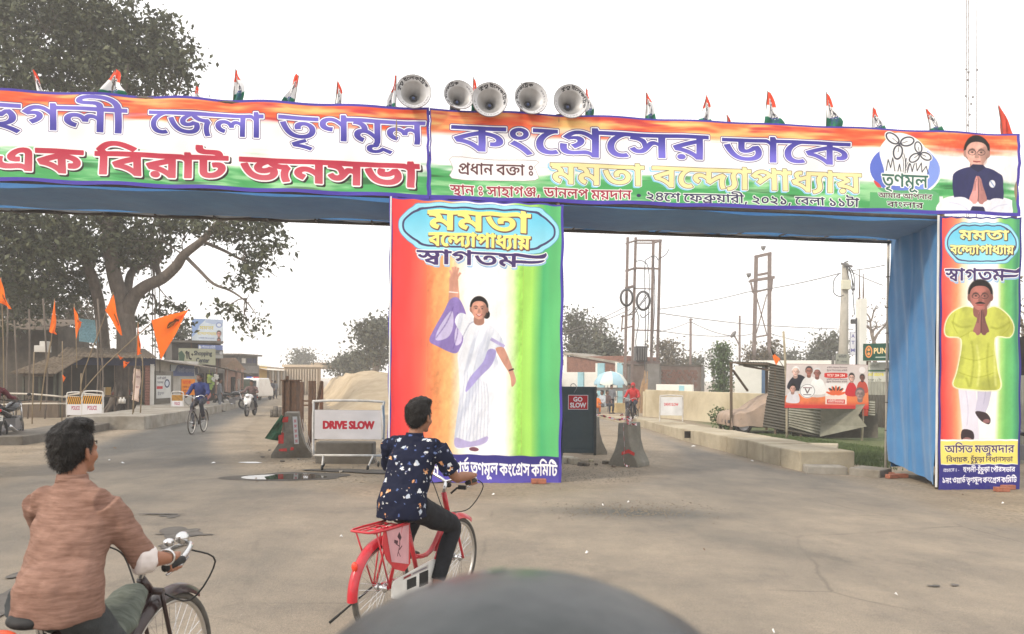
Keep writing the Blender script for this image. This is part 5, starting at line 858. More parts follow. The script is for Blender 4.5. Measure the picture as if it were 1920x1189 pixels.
# ---------------------------------------------------------------- horn loudspeakers
M_alu=mat('dull_aluminium',(.50,.50,.51),.42,.12,9,metal=.55,bump=.05,stain=.25); M_dark=mat('dark_grey_metal',(.06,.06,.065),.5,.2,12); M_hp=imat('horn_print',horn_print(),.5)
def horn(px,py,rpx,yaw,pitch,rot,label):
    s,z=GF.at(px,py); r=rpx/118.0; base=GF.pt(s,z,-.16)
    t=thing('horn_loudspeaker',label,'loudspeaker',base,0,'horn loudspeakers on the gate top'); t.rotation_euler=(R(90+pitch),0,R(yaw))
    # local +Z points out of the mouth towards the camera
    Lr=lambda q:q*r
    MB().lathe([(Lr(1.0),0),(Lr(1.02),-.012),(Lr(.98),-.03),(Lr(.70),-.10),(Lr(.42),-.20),(Lr(.30),-.30),(Lr(.28),-.34)],n=40).build('bell',M_alu,t,True,label='outer shell of the horn')
    MB().lathe([(Lr(1.0),.002),(Lr(.99),-.006),(Lr(.97),-.012),(Lr(.70),-.075),(Lr(.5),-.125),(Lr(.34),-.19),(Lr(.22),-.26)],n=40).build('mouth',M_alu,t,True)
    # printed band round the mouth
    n=64; vs=[];fs=[];uv=[]
    for k in range(n+1):
        a=pi*.98+rot-2*pi*k/n
        for rr,zz,v in((Lr(.985),-.0045,1),(Lr(.72),-.067,0)): vs.append((rr*cos(a),rr*sin(a),zz+.004)); uv.append((k/n,v))
    for k in range(n): fs.append((2*k+1,2*k,2*k+2,2*k+3)[::-1])
    me=bpy.data.meshes.new('printed_band'); me.from_pydata(vs,[],fs); ul=me.uv_layers.new(name='UVMap')
    idx=np.zeros(len(me.loops),np.int32); me.loops.foreach_get('vertex_index',idx); ul.data.foreach_set('uv',np.array(uv,np.float32)[idx].ravel()); me.materials.append(M_hp); link(bpy.data.objects.new('printed_band',me),t)
    MB().lathe([(Lr(.235),-.25),(Lr(.22),-.27),(.0,-.27)],n=20).build('throat',M_dark,t); MB().ell((0,0,-.245),(Lr(.10),Lr(.10),.03),10,6).build('phase_plug',mat('plug_blue',(.10,.13,.25),.4,.1,5),t,True)
    MB().lathe([(Lr(.28),-.33),(Lr(.36),-.35),(Lr(.36),-.44),(Lr(.2),-.46),(0,-.46)],n=20).build('driver',M_dark,t,True)
    MB().tube([(0,-.02,-.30),(0,-.20,-.26),(0,-.30,-.30)],.012,6).build('bracket',M_dark,t)
    return t
horn(776,178,32,8,-6,.3,'dented grey horn loudspeaker leftmost of the five on the gate, standing apart')
horn(861,184,28.5,14,-10,1.5,'smaller grey horn loudspeaker tucked behind the left side of the middle one')
horn(917,193,32.5,3,-4,-.4,'middle horn loudspeaker hanging lowest, in front of its left neighbour')
horn(994,190,31,12,-6,1.3,'grey horn loudspeaker second from the right, mouth turned slightly left')
horn(1067,196,32,8,-3,-.5,'rightmost horn loudspeaker with a torn brown patch inside its mouth')
# ---------------------------------------------------------------- little flags along the gate top
M_fp=imat('flag_print',flag_print(),.7); M_red=mat('red_cloth',(.62,.07,.04),.7,.2,6); M_thin=mat('flag_stick',(.13,.11,.09),.6,.2,8)
def topy(px): return 168+(px/805)*35 if px<805 else 203+(px-805)/1107*49
def gflag(pt,pb,wpx,label,style=0,seed=0):
    rs=random.Random(seed); x1,y1=pt; xb=pb; yb=topy(pb)+10; d=.12+rs.random()*.3
    Ab=GF.pt(*GF.at(xb,yb),d); At=GF.pt(*GF.at(x1,y1),d)
    t=thing('party_flag',label,'flag',Ab,0,'small flags along the top of the gate')
    Tt=At-Ab; MB().tube([(0,0,-.12),tuple(Tt*.5+Vector((.01,0,0))),tuple(Tt+Vector((0,0,.01)))],.007,5).build('stick',M_thin,t)
    h=Tt.length*(.93 if style!=3 else 1); wd=wpx*1.45/118; nx,nz=9,14; vs=[];fs=[];uv=[]
    for j in range(nz+1):
        v=j/nz; hang=v
        for i in range(nx+1):
            u=i/nx; base=Tt*(1-v*.93); side=(u*wd*(.12+.88*min(1,v*1.25))); 
            if style==2: side-=wd*.5*min(1,v*1.2)
            if style==1: side=-side
            f=.035*sin(u*9+v*5+seed)*min(1,v*2)
            p=base+Vector((side+.02*sin(v*9+seed)*u,f,-.06*u*sin(v*3+seed)))
            vs.append(tuple(p)); uv.append((u,1-v) if style!=3 else (u,1-v*.3))
    for j in range(nz):
        for i in range(nx): k=j*(nx+1)+i; fs.append((k,k+1,k+nx+2,k+nx+1))
    me=bpy.data.meshes.new('cloth'); me.from_pydata(vs,[],fs); ul=me.uv_layers.new(name='UVMap'); idx=np.zeros(len(me.loops),np.int32); me.loops.foreach_get('vertex_index',idx); ul.data.foreach_set('uv',np.array(uv,np.float32)[idx].ravel()); me.materials.append(M_red if style==3 else M_fp); me.polygons.foreach_set('use_smooth',[True]*len(me.polygons)); link(bpy.data.objects.new('cloth',me),t)
for k,a in enumerate([((36,112),52,16,'red and dark flag at the far left end of the gate top, before the tree',0),((209,121),196,34,'wide tricolour flag with flower print second from the left end of the gate top',2),((353,141),345,14,'thin tricolour flag above the second word, third from the left end',0),
 ((436,122),428,16,'drooping tricolour flag fourth from the left end, against the open sky',0),((556,134),543,14,'crumpled tricolour flag leaning right, fifth from the left end of the gate',1),((628,142),620,14,'small tricolour flag sixth from the left, between the leaning flag and the loudspeakers',0),((741,126),738,13,'tall thin flag touching the left side of the first loudspeaker',1),
 ((889,136),884,12,'flag rising behind the gap between the second and middle loudspeakers',0),((980,148),982,9,'flag tip showing just behind the fourth loudspeaker',0),((1105,155),1102,13,'drooping flag just right of the last loudspeaker',0),((1221,163),1218,16,'drooping tricolour flag second from the last loudspeaker going right',0),
 ((1334,172),1332,20,'green and white flag above the gap between the two top-line words at right',2),((1374,207),1378,7,'short red pennant at the gate top, smallest of the flags',3),((1449,163),1440,28,'tricolour flag with a twisted middle, above the last top-line letters',0),((1558,167),1557,24,'wide hanging green and white flag left of the flower emblem',0),
 ((1663,185),1658,22,'slim tricolour flag standing right above the flower emblem',0),((1752,197),1764,20,'green tipped flag leaning left above the gap before the portrait',0),((1894,190),1904,16,'red flag at the right end of the gate top',3)]): gflag(a[0],a[1],a[2],a[3],a[4],k)
# ---------------------------------------------------------------- trees
def leafmat(name,c,c2,rough=.6):
    m=bpy.data.materials.new(name); m.use_nodes=True; n=m.node_tree; b=n.nodes['Principled BSDF']; g=n.nodes.new('ShaderNodeNewGeometry'); r=n.nodes.new('ShaderNodeValToRGB'); r.color_ramp.elements[0].color=(*c,1); r.color_ramp.elements[1].color=(*c2,1)
    n.links.new(g.outputs['Random Per Island'],r.inputs[0]); n.links.new(r.outputs[0],b.inputs['Base Color']); b.inputs['Roughness'].default_value=rough; b.inputs['Specular IOR Level'].default_value=.25; return m
def leafcloud(name,m,parent,pts,size,origin,flat=.0,seed=0):
    rs=np.random.RandomState(seed); N=len(pts); a=rs.normal(size=(N,3)); a/=np.linalg.norm(a,axis=1)[:,None]; b=rs.normal(size=(N,3)); b-=a*(a*b).sum(1)[:,None]; b/=np.linalg.norm(b,axis=1)[:,None]
    s=(size*(.55+.9*rs.rand(N)))[:,None]; p=np.asarray(pts)-np.array(origin)
    V=np.stack([p-a*s*.5,p+b*s*.26,p+a*s*.5+np.array((0,0,-.15))*s,p-b*s*.26],1).reshape(-1,3).astype(np.float32)
    me=bpy.data.meshes.new(name); me.vertices.add(4*N); me.vertices.foreach_set('co',V.ravel()); me.loops.add(4*N); me.loops.foreach_set('vertex_index',np.arange(4*N,dtype=np.int32)); me.polygons.add(N); me.polygons.foreach_set('loop_start',np.arange(0,4*N,4,dtype=np.int32)); 
    me.materials.append(m); me.update(calc_edges=True); me.validate(); o=bpy.data.objects.new(name,me); link(o,parent); return o
def clumps(blobs,nper,leaves,spread,seed=0):
    """blobs: (centre, radii, weight) -> leaf positions gathered in clumps with gaps between"""
    rs=np.random.RandomState(seed); out=[];tips=[]
    for c,r,wt in blobs:
        n=int(nper*wt); d=rs.normal(size=(n,3)); d/=np.linalg.norm(d,axis=1)[:,None]; q=np.array(c)+d*np.array(r)*(rs.rand(n,1)**.42)
        tips.append(q)
        for k in range(n):
            m=int(leaves*(.4+1.2*rs.rand())); sp=spread*(.5+rs.rand()); out.append(q[k]+rs.normal(size=(m,3))*np.array((sp,sp,sp*.7)))
    return np.concatenate(out),np.concatenate(tips)
def grow(mb,p,tips,r,rs,n=3,lv=0):
    """branch out from p towards groups of tips"""
    tips=np.asarray(tips)
    if len(tips)==0 or lv>5: return
    if len(tips)<=2:
        for t in tips: mid=(Vector(p)*.5+Vector(t)*.5)+Vector((rs.uniform(-.2,.2),rs.uniform(-.2,.2),rs.uniform(-.05,.25)))*(Vector(t)-Vector(p)).length*.35; mb.tube([p,mid,t],[r,r*.6,max(.006,r*.25)],5)
        return
    cen=tips[rs.sample(range(len(tips)),min(n,len(tips)))]
    for _ in range(3):
        lab=np.argmin(((tips[:,None]-cen[None])**2).sum(2),1); cen=np.array([tips[lab==k].mean(0) if (lab==k).any() else cen[k] for k in range(len(cen))])
    for k in range(len(cen)):
        g=tips[lab==k]
        if len(g)==0: continue
        q=Vector(p)*.45+Vector(cen[k])*.55; L=(q-Vector(p)).length; mid=(Vector(p)+q)/2+Vector((rs.uniform(-1,1),rs.uniform(-1,1),rs.uniform(-.3,1)))*L*.13
        r2=r*max(.45,math.sqrt(len(g)/len(tips))); mb.tube(spl([p,mid,q],3),list(np.linspace(r,r2,7)),6); grow(mb,tuple(q),g,r2,rs,n,lv+1)
M_bark=mat('grey_bark',(.13,.105,.085),.9,.35,7,bump=.8,bscale=18,stretch=(1,1,.35)); M_fbark=mat('pale_bark',(.20,.165,.14),.9,.25,5)
LM_big=leafmat('dusty_dark_leaf',(.026,.034,.016),(.100,.108,.055)); LM_dry=leafmat('brownish_leaf',(.070,.060,.038),(.16,.13,.085)); LM_far=leafmat('hazy_green_leaf',(.045,.052,.035),(.10,.105,.07)); LM_green=leafmat('green_leaf',(.035,.065,.02),(.09,.14,.05)); LM_red=leafmat('maroon_leaf',(.06,.02,.02),(.13,.05,.04))
def big_tree():
    Y=36; base=G(240,775); base=P(240,HY,Y); base.z=gz(base.x,Y); t=thing('spreading_tree','huge spreading dark-leaved tree standing behind the stalls on the left','tree',base)
    rs=random.Random(5); p=lambda x,y,d=0:P(x,y,Y+d)
    limbs=[([(242,770),(241,690),(238,640),(236,600),(232,570)],[.62,.52,.44,.42,.38],0,0),([(232,570),(218,530),(208,480),(204,430),(210,340),(225,230),(240,120)],[.36,.33,.30,.28,.24,.16,.07],0,-1.5),([(236,590),(252,556),(275,536),(305,522),(330,500),(345,478),(378,452),(402,425),(424,398),(440,370)],[.36,.30,.27,.25,.23,.20,.16,.12,.08,.05],0,-2),
     ([(236,572),(240,540),(246,512),(262,500),(290,485),(320,470)],[.22,.20,.18,.16,.12,.06],0,2),([(198,700),(192,620),(184,560),(165,500),(130,440),(90,380)],[.30,.28,.25,.22,.16,.08],2,-2),([(345,478),(372,505),(400,532),(432,545),(462,566),(480,590)],[.09,.08,.065,.05,.03,.012],-1,-2),([(378,452),(420,470),(455,488),(490,500),(520,520)],[.09,.07,.05,.03,.01],-1,-1),([(402,425),(440,440),(480,428),(515,440)],[.08,.06,.04,.01],-1,1),([(300,523),(290,480),(285,440),(300,380)],[.14,.12,.10,.05],0,3),([(204,430),(150,380),(90,330),(30,290)],[.2,.15,.1,.05],0,-3),([(210,340),(260,290),(310,220),(345,140)],[.18,.14,.09,.03],0,1)]
    tm=MB()
    for pts,r,d0,d1 in limbs:
        n=len(pts); q=spl([p(a,b,d0+(d1-d0)*k/(n-1)) for k,(a,b) in enumerate(pts)],4); tm.ring(q,list(np.interp(np.linspace(0,n-1,len(q)),range(n),r)),9)
    for k in range(12):
        a=k*.52; tm.tube([tuple(base+Vector((.35*cos(a),.35*sin(a),1.6))),tuple(base+Vector((.7*cos(a),.7*sin(a),.4))),tuple(base+Vector((1.1*cos(a),1.1*sin(a),-.1)))],[.12,.14,.07],5)
    trunk=tm.build('trunk',M_bark,t,True,world=True)
    B=[(90,50,200,95,-1,7.5),(240,85,115,80,0,4.6),(320,110,55,50,0,1.3),(60,150,150,60,-2,3.4),(200,150,130,40,-1,2.6),(60,20,170,60,2,3.5),(140,440,175,62,-1,5.2),(40,470,110,85,-2,5),(300,425,115,40,0,1.6),(420,420,80,32,-1,.9),(490,450,45,50,-1,.55),(470,510,50,40,-1,.35),(110,540,90,50,1,2.0),(250,470,60,35,2,1.2),(445,595,45,25,-1,.28),(500,400,40,30,0,.5),(300,590,60,30,2,.35),(30,560,60,70,2,1.6),(180,300,180,70,0,2.5)]
    s=Y/FPX; blobs=[(tuple(p(x,y,d)),(rx*s,2.6,ry*s),wt) for x,y,rx,ry,d,wt in B]
    pts,tips=clumps(blobs,30,34,.30,11); leafcloud('crown',LM_big,t,pts,.25,base,seed=1)
    tw=MB(); starts=[p(210,340,-1),p(345,478,-1),p(130,440,-1),p(402,425,-2),p(300,485,1),p(225,230,-1),p(150,380,-1),p(310,220,0),p(455,488,-2),p(462,560,-2)]
    sel=tips[::2]; near=np.array([[ (Vector(q)-a).length for a in starts] for q in sel]).argmin(1)
    for k,a in enumerate(starts): grow(tw,tuple(a),sel[near==k],.10 if k<7 and k not in(1,3) else .035,rs,3)
    tw.build('twigs',M_bark,trunk,True,world=True,kind='stuff')
    for k,(x0,x1) in enumerate(((289,291),(297,300),(284,286))):
        MB().tube([p(x0,470+k*9),p((x0+x1)/2+1,560),p(x1,700)],.022,5).build('aerial_root',M_bark,t,True,world=True)
big_tree()
def tree(name,label,px,Y,base_py,top_py,wpx,lm,density=1.0,lsize=.3,trunk=.2,seed=0,bare=0,blobs=None,group=None,bark=None):
    rs=random.Random(seed); b=P(px,HY,Y); b.z=gz(b.x,b.y)-.1; t=thing(name,label,'tree',b,0,group); top=P(px,top_py,Y).z; H=top-b.z; wd=wpx*Y/FPX/2
    nb=blobs or 7; bl=[]
    if name=='conical_tree': bl=[((b.x,b.y,b.z+H*q),(wd*(1.05-q),wd*(1.05-q),H*.09),1) for q in(.15,.25,.35,.45,.55,.65,.75,.85,.93)]; nb=0
    for k in range(nb):
        a=rs.uniform(0,6.28); q=rs.uniform(.15,.62); bl.append(((b.x+cos(a)*wd*q,b.y+sin(a)*wd*q*.8,b.z+H*rs.uniform(.42,.86)),(wd*rs.uniform(.38,.6),wd*.5,H*rs.uniform(.10,.17)),1))
    pts,tips=clumps(bl,max(4,int(9*density)),int(26*(1-bare)),lsize*1.5,seed); tm=MB(); tp=(b.x+rs.uniform(-.2,.2),b.y,b.z+H*.32); tm.tube([tuple(b),tp],[trunk,trunk*.75],8); grow(tm,tp,tips[::(1 if bare else 2)],trunk*.7,rs,3)
    tm.build('trunk',bark or M_fbark,t,True,world=True)
    if len(pts): leafcloud('crown',lm,t,pts,lsize,b,seed=seed)
    return t
g='hazy trees along the far edge of the ground'
tree('far_tree','large hazy tree rising beside the left edge of the wide pillar banner',706,78,700,588,110,LM_far,2.6,.42,.4,1,group=g)
tree('far_tree','sparse hazy tree left of the large one beside the banner',640,95,700,648,75,LM_far,1.1,.40,.3,2,.3,group=g)
tree('far_tree','faint flat-topped tree far behind the long shed at left',563,150,700,653,46,LM_far,.9,.6,.35,3,group=g)
tree('far_tree','dense short trees joining the big one to the mound',668,88,706,662,60,LM_far,1.6,.4,.25,4,group=g)
tree('far_tree','rounded tree just right of the wide pillar banner behind the brick wall',1082,75,700,574,78,LM_far,2.0,.34,.3,5,group=g)
tree('far_tree','airy pale tree between the banner and the four-pole tower',1122,80,700,578,90,LM_far,1.2,.30,.3,6,.35,group=g)
tree('far_tree','dense short tree filling the gap left of the four-pole tower',1135,70,706,628,90,LM_far,1.8,.36,.25,7,group=g)
tree('far_tree','brownish rounded tree right of the four-pole tower',1262,85,706,628,72,LM_dry,1.8,.36,.3,8,group=g)
tree('far_tree','darker bushy tree behind the thin wire pole',1298,90,706,654,46,LM_far,1.5,.36,.25,9,group=g)
tree('conical_tree','narrow cone-shaped dark green tree left of the covered car shed',1354,52,724,646,32,LM_green,1.7,.20,.18,10,blobs=9)
tree('far_tree','dark tree behind the two-legged electric pole',1428,85,706,640,62,LM_dry,1.6,.34,.3,11,.2,group=g)
tree('far_tree','hazy short tree between the electric pole and the tall bamboo',1480,95,706,650,60,LM_far,1.5,.36,.25,12,group=g)
tree('far_tree','broad dark tree behind the concrete street pole',1545,80,706,622,95,LM_far,2.3,.36,.35,13,group=g)
tree('far_tree','nearly leafless tree beside the blue pillar cloth',1640,48,720,520,110,LM_dry,.6,.16,.20,14,.72,group=g)
tree('far_tree','thin bare tree behind the hazy wall right of the tower',1335,95,706,640,30,LM_far,.5,.3,.12,15,.8,group=g)
tree('roadside_tree','brown dusty tree behind the tile-roofed stall at the far left',28,44,745,500,170,LM_dry,2.2,.22,.28,16,.15)
tree('roadside_tree','dull brown tree between the far left tree and the big trunk',120,48,745,540,150,LM_dry,2.0,.22,.25,17,.1)
tree('roadside_tree','short dark green tree behind the billboard roof at left',335,56,735,600,90,LM_far,1.6,.24,.25,18)
tree('roadside_tree','thin dusty tree at the outer right edge behind the gate',1925,30,760,470,110,LM_dry,.9,.14,.14,19,.4)
def shrub(label,px,py,wpx,hpx,lm,seed,Y=None,name='shrub',n=14):
    b=G(px,py) if Y is None else P(px,HY,Y); 
    if Y is not None: b.z=gz(b.x,b.y)
    s=b.y/FPX; t=thing(name,label,'shrub',b); pts,tips=clumps([((b.x,b.y,b.z+hpx*s*.5),(wpx*s*.42,wpx*s*.3,hpx*s*.42),1)],n,26,.10,seed); st=MB(); rs=random.Random(seed)
    for q in tips: st.tube([tuple(b+Vector((rs.uniform(-.05,.05),0,0))),tuple((b+Vector(q))/2+Vector((0,0,.05))),tuple(q)],[.012,.009,.004],4)
    st.build('stem',M_bark,t,world=True); leafcloud('foliage',lm,t,pts,.11,b,seed=seed)
shrub('round green bush against the cream wall left of the car shed',1352,806,40,50,LM_green,31)
shrub('small green bush touching the shed post beside the wall',1375,812,24,26,LM_green,32)
shrub('tangled dry creeper hanging in front of the dark stall',165,770,90,95,LM_dry,33,n=22)
shrub('maroon leaved bush under the small stall roof',225,770,50,75,LM_red,34,n=16)
shrub('dusty weeds at the foot of the striped brick pillar',262,775,40,26,LM_green,35)
shrub('short weeds beside the grey notice box',300,772,34,20,LM_green,36)
shrub('dry bush among poles behind the stalls at far left',70,760,80,50,LM_dry,37,Y=33)
# ---------------------------------------------------------------- stalls, shops and signs on the left
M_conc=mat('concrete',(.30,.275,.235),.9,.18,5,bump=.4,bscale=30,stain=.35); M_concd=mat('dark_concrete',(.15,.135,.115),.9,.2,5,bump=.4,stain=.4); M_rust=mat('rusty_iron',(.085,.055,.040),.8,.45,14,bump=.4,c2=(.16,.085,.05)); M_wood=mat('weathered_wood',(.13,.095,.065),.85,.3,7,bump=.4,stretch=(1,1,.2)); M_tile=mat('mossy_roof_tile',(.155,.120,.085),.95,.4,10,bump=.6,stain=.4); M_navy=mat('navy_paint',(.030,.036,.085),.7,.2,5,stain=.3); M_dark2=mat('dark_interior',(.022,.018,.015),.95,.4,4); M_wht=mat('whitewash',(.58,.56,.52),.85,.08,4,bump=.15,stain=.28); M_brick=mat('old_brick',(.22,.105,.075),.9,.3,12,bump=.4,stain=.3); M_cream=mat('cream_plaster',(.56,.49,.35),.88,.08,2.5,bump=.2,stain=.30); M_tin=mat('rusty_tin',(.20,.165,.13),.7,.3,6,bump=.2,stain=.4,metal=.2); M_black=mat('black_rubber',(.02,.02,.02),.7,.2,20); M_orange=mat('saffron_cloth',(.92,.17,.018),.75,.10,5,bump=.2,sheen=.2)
M_drkgrn=mat('dull_green_plaster',(.085,.085,.065),.9,.2,4,stain=.4); M_grey=mat('grey_plaster',(.20,.19,.18),.9,.15,3,stain=.3,bump=.2); M_tan=mat('tan_plaster',(.34,.26,.18),.9,.15,3,stain=.3,bump=.2); M_pink=mat('pinkish_plaster',(.30,.19,.155),.9,.2,3,stain=.3)
def box_thing(name,label,cat,m,fr,x0,y0,x1,y1,d1,group=None,toground=True,d0=0):
    s,z=fr.at((x0+x1)/2,y1); q=fr.pt(s,fr.g(s)); t=thing(name,label,cat,q,0,group); mb=MB(); prect(mb,fr,x0,y0,x1,y1,d0,d1,toground); bev(mb.build('body',m,t,world=True),.015,1); return t
# drain walls and slabs beside the left road
def kerb(name,label,pts,h,wd,m,hw=0):
    """raised kerb following photograph points of its foot; its top is h above the ground, wd wide"""
    g_=[G(*p) for p in pts]; o=g_[0]; t=thing(name,label,'kerb',o); n=len(g_)
    for i in range(n-1):
        a,b=g_[i],g_[i+1]; L=(b-a).length; k=max(1,int(L/1.6)); u=(b-a)/k; nn=Vector((-(b-a).y,(b-a).x,0)).normalized(); 
        if nn.y<0 and abs(nn.y)>.05: nn=-nn
        for j in range(k):
            p=a+u*j; q=a+u*(j+1); jt=random.uniform(-.012,.012); mb=MB(); e=(q-p).normalized()*.006
            c=[p+e,q-e,q-e+nn*wd,p+e+nn*wd]; mb.add([x+Vector((0,0,-.25)) for x in c]+[x+Vector((jt,jt,h+jt)) for x in c],[(3,2,1,0),(4,5,6,7),(0,1,5,4),(1,2,6,5),(2,3,7,6),(3,0,4,7)]); bev(mb.build('kerb_block',m,t,world=True),.025,2)
    return t
kerb('drain_wall','long concrete drain wall beside the left road, behind the nearer police barrier',[(128,806),(252,788),(258,770)],.42,2.2,M_conc)
kerb('drain_wall','concrete drain wall running back along the left road past the second police barrier',[(290,783),(352,772),(410,760),(440,752)],.36,1.6,M_conc)
kerb('drain_wall','short broken kerb at the far left behind the black motorcycle',[(-60,835),(60,818),(126,806)],.22,1.2,M_concd)
fr=Fr(30,31,112,31)
t=thing('tile_roofed_stall','small dark stall with a mossy clay tile roof behind the motorcyclist','stall',fr.pt(*fr.at(75,755)))
for x in(41,72,100,110): mb=MB(); prect(mb,fr,x,698,x+3.4,760,0,.09,True); mb.build('post',M_drkgrn,t,world=True)
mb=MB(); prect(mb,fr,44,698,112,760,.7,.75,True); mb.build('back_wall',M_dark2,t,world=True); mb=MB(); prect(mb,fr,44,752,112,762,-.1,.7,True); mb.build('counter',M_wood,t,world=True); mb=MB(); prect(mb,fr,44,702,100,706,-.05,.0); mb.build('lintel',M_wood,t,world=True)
def tiled_roof(fr,x0,x1,yb,yt,x0t,x1t,depth,name,parent,rows,tw,label=None,m=M_tile):
    mb=MB(); s0,zb=fr.at(x0,yb); s1=fr.at(x1,yb)[0]; s0t,zt=fr.at(x0t,yt); s1t=fr.at(x1t,yt)[0]; rs=random.Random(rows)
    for j in range(rows):
        v0,v1=j/rows,(j+1)/rows; a0=s0+(s0t-s0)*v0; a1=s1+(s1t-s1)*v0; n=int((a1-a0)/tw)
        for i in range(n):
            x=a0+(a1-a0)*i/n; w_=(a1-a0)/n*.94; zz=zb+(zt-zb)*v0+rs.uniform(-.012,.012); z2=zb+(zt-zb)*v1+.02; d=-.45+(depth+.45)*v0+rs.uniform(-.02,.02); d2=-.45+(depth+.45)*v1+.04
            vs=[]
            for dd,z in((d,zz),(d2,z2)):
                for k,h in((0,0),(.5,.035),(1,0)): vs.append(fr.pt(x+w_*k,z+h,dd))
            vs+= [v-Vector((0,0,.022)) for v in vs[:3]]
            mb.add(vs,[(0,1,4,3),(1,2,5,4),(6,7,1,0),(7,8,2,1)])
    return mb.build(name,m,parent,world=True,kind='stuff',label=label)
tiled_roof(fr,30,116,700,668,52,112,1.7,'tile',t,9,.17)
mb=MB(); a=[fr.pt(*fr.at(31,702),-.42),fr.pt(*fr.at(116,702),-.42),fr.pt(*fr.at(112,670),1.65),fr.pt(*fr.at(53,670),1.65)]; mb.quad(*a); mb.build('roof_deck',M_wood,t,world=True)
fr=Fr(110,33,296,35)
t=thing('blue_fascia_stall','long tiled-roof stall with navy fascia and dark open front under the big tree','stall',fr.pt(*fr.at(200,765)))
tiled_roof(fr,108,292,669,649,128,282,2.6,'tile',t,8,.20)
mb=MB(); mb.quad(fr.pt(*fr.at(109,671),-.42),fr.pt(*fr.at(293,671),-.42),fr.pt(*fr.at(283,651),2.6),fr.pt(*fr.at(128,651),2.6)); mb.build('roof_deck',M_wood,t,world=True)
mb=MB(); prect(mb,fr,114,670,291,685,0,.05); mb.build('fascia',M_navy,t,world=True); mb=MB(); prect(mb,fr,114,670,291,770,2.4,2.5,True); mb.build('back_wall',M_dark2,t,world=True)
for a_,b_ in((272,281),): mb=MB(); prect(mb,fr,a_,685,b_,770,.0,.3,True); mb.build('brick_pillar',M_brick,t,world=True)
for k in range(14):
    mb=MB(); y=690+k*5.2; prect(mb,fr,272.3,y,280.6,y+3.4,-.02,.01); mb.build('brick',mat('weathered_red_brick',(.26,.12,.09),.9,.35,20,bump=.4),t,world=True)
mb=MB(); prect(mb,fr,281.5,683,289,768,-.02,.28,True); mb.build('white_column',M_wht,t,world=True)
for x in(118,133,160,187,214,240): mb=MB(); prect(mb,fr,x,685,x+2,770,.05,.12,True); mb.build('post',M_wood,t,world=True)
for x0,x1,z in((120,160,738),(160,214,742),(214,268,744)): mb=MB(); prect(mb,fr,x0,z,x1,z+3,.2,1.1); mb.build('shelf',M_wood,t,world=True)
def clutter(fr,x0,x1,y,n,label,seed,cat='goods',hmax=10,name='stacked_goods',group=None):
    rs=random.Random(seed); C=[(.20,.05,.04),(.5,.45,.35),(.10,.12,.18),(.35,.22,.06),(.06,.10,.06),(.45,.42,.40)]
    for k in range(n):
        x=rs.uniform(x0,x1); s,z=fr.at(x,y); d=rs.uniform(.15,.8); w_=rs.uniform(.08,.2); h=rs.uniform(.1,.04*hmax); b=fr.pt(s,fr.g(s) if z<fr.g(s)+.4 else z,d)
        mb=MB(); (mb.box((0,0,h/2),(w_,w_*.8,h),rs.uniform(0,1)) if k%2 else mb.lathe([(0,0),(w_*.5,0),(w_*.55,h*.6),(w_*.3,h*.85),(w_*.25,h),(0,h)],n=10)); o=mb.build(name,mat('goods%d'%(k%6),C[k%6],.6,.2,20),None,k%2==0); o.location=b; tag(o,label,cat,group)
clutter(fr,196,268,741,9,'small jars and packets on the shelf of the dark stall behind the nearer police barrier',4,group='goods on the dark stall shelf')
# white bottles on a tray in front of the stall
for x,h in((226,8),(232,7)):
    q=P(x,752,31); o=MB().lathe([(0,0),(.07,0),(.075,.16),(.03,.2),(.03,.25),(0,.25)],n=12).build('plastic_bottle',M_wht,None,True); o.location=(q.x,q.y,q.z-.1); tag(o,'left white plastic bottle standing on the stall plinth' if x<230 else 'right white plastic bottle standing on the stall plinth','bottle')
fr=Fr(292,36,322,37.5)
sgA=imat('notice_board',small_sign(30,34,(.80,.80,.79),[('b','হুগলী কমিটি',(2,3,20,6),(.25,.25,.3)),('b','বিধানসভা',(2,9,14,12),(.3,.3,.35)),('r','',(1,16,13,20),(.75,.12,.16)),('e','',(22,12,5.5,6.5),(.12,.17,.32)),('e','',(22,12,3.6,4.4),(.75,.78,.82)),('b','চুঁচুড়া',(3,25,16,28),(.4,.4,.45))],8))
t=box_thing('notice_kiosk','grey kiosk carrying a white notice board with a round blue emblem','kiosk',M_concd,fr,291,696,325,765,1.6); a=fr.at(292,704);b=fr.at(319,746); qsheet('notice_board',sgA,t,[fr.pt(a[0],b[1],-.03)-t.location,fr.pt(b[0],b[1],-.03)-t.location,fr.pt(b[0],a[1],-.03)-t.location,fr.pt(a[0],a[1],-.03)-t.location],1,1)
fr=Fr(290,40,440,52)
t=thing('shop_row','row of small white-walled shops with one long sagging tin awning','shop',fr.pt(*fr.at(350,760)))
mb=MB(); prect(mb,fr,290,676,372,762,0,3.0,True); mb.build('front_wall',M_wht,t,world=True); mb=MB(); prect(mb,fr,372,688,438,755,.4,3.0,True); mb.build('front_wall',M_grey,t,world=True)
def awn(x0,y0,x1,y1,m=M_tin,dep=1.2):
    mb=MB(); a=fr.at(x0,y0);b=fr.at(x1,y1); n=24; top=[];bot=[]
    vs=[]
    for i in range(n+1):
        s_=a[0]+(b[0]-a[0])*i/n; z=a[1]+(b[1]-a[1])*i/n; vs+= [fr.pt(s_,z+.02*(i%2),.1),fr.pt(s_,z-.22+.02*(i%2),-dep),fr.pt(s_,z-.02+.02*(i%2),.1),fr.pt(s_,z-.25+.02*(i%2),-dep)]
    fs=[]
    for i in range(n): k=4*i; fs+=[(k,k+1,k+5,k+4),(k+2,k+6,k+7,k+3),(k+1,k+3,k+7,k+5)]
    mb.add(vs,fs); mb.build('awning',m,t,world=True)
awn(286,672,378,685); awn(372,680,440,696)
for x in(377,396,417,429): mb=MB(); prect(mb,fr,x,690,x+2.2,756,-.9,-.82,True); mb.build('awning_post',M_pink,t,world=True)
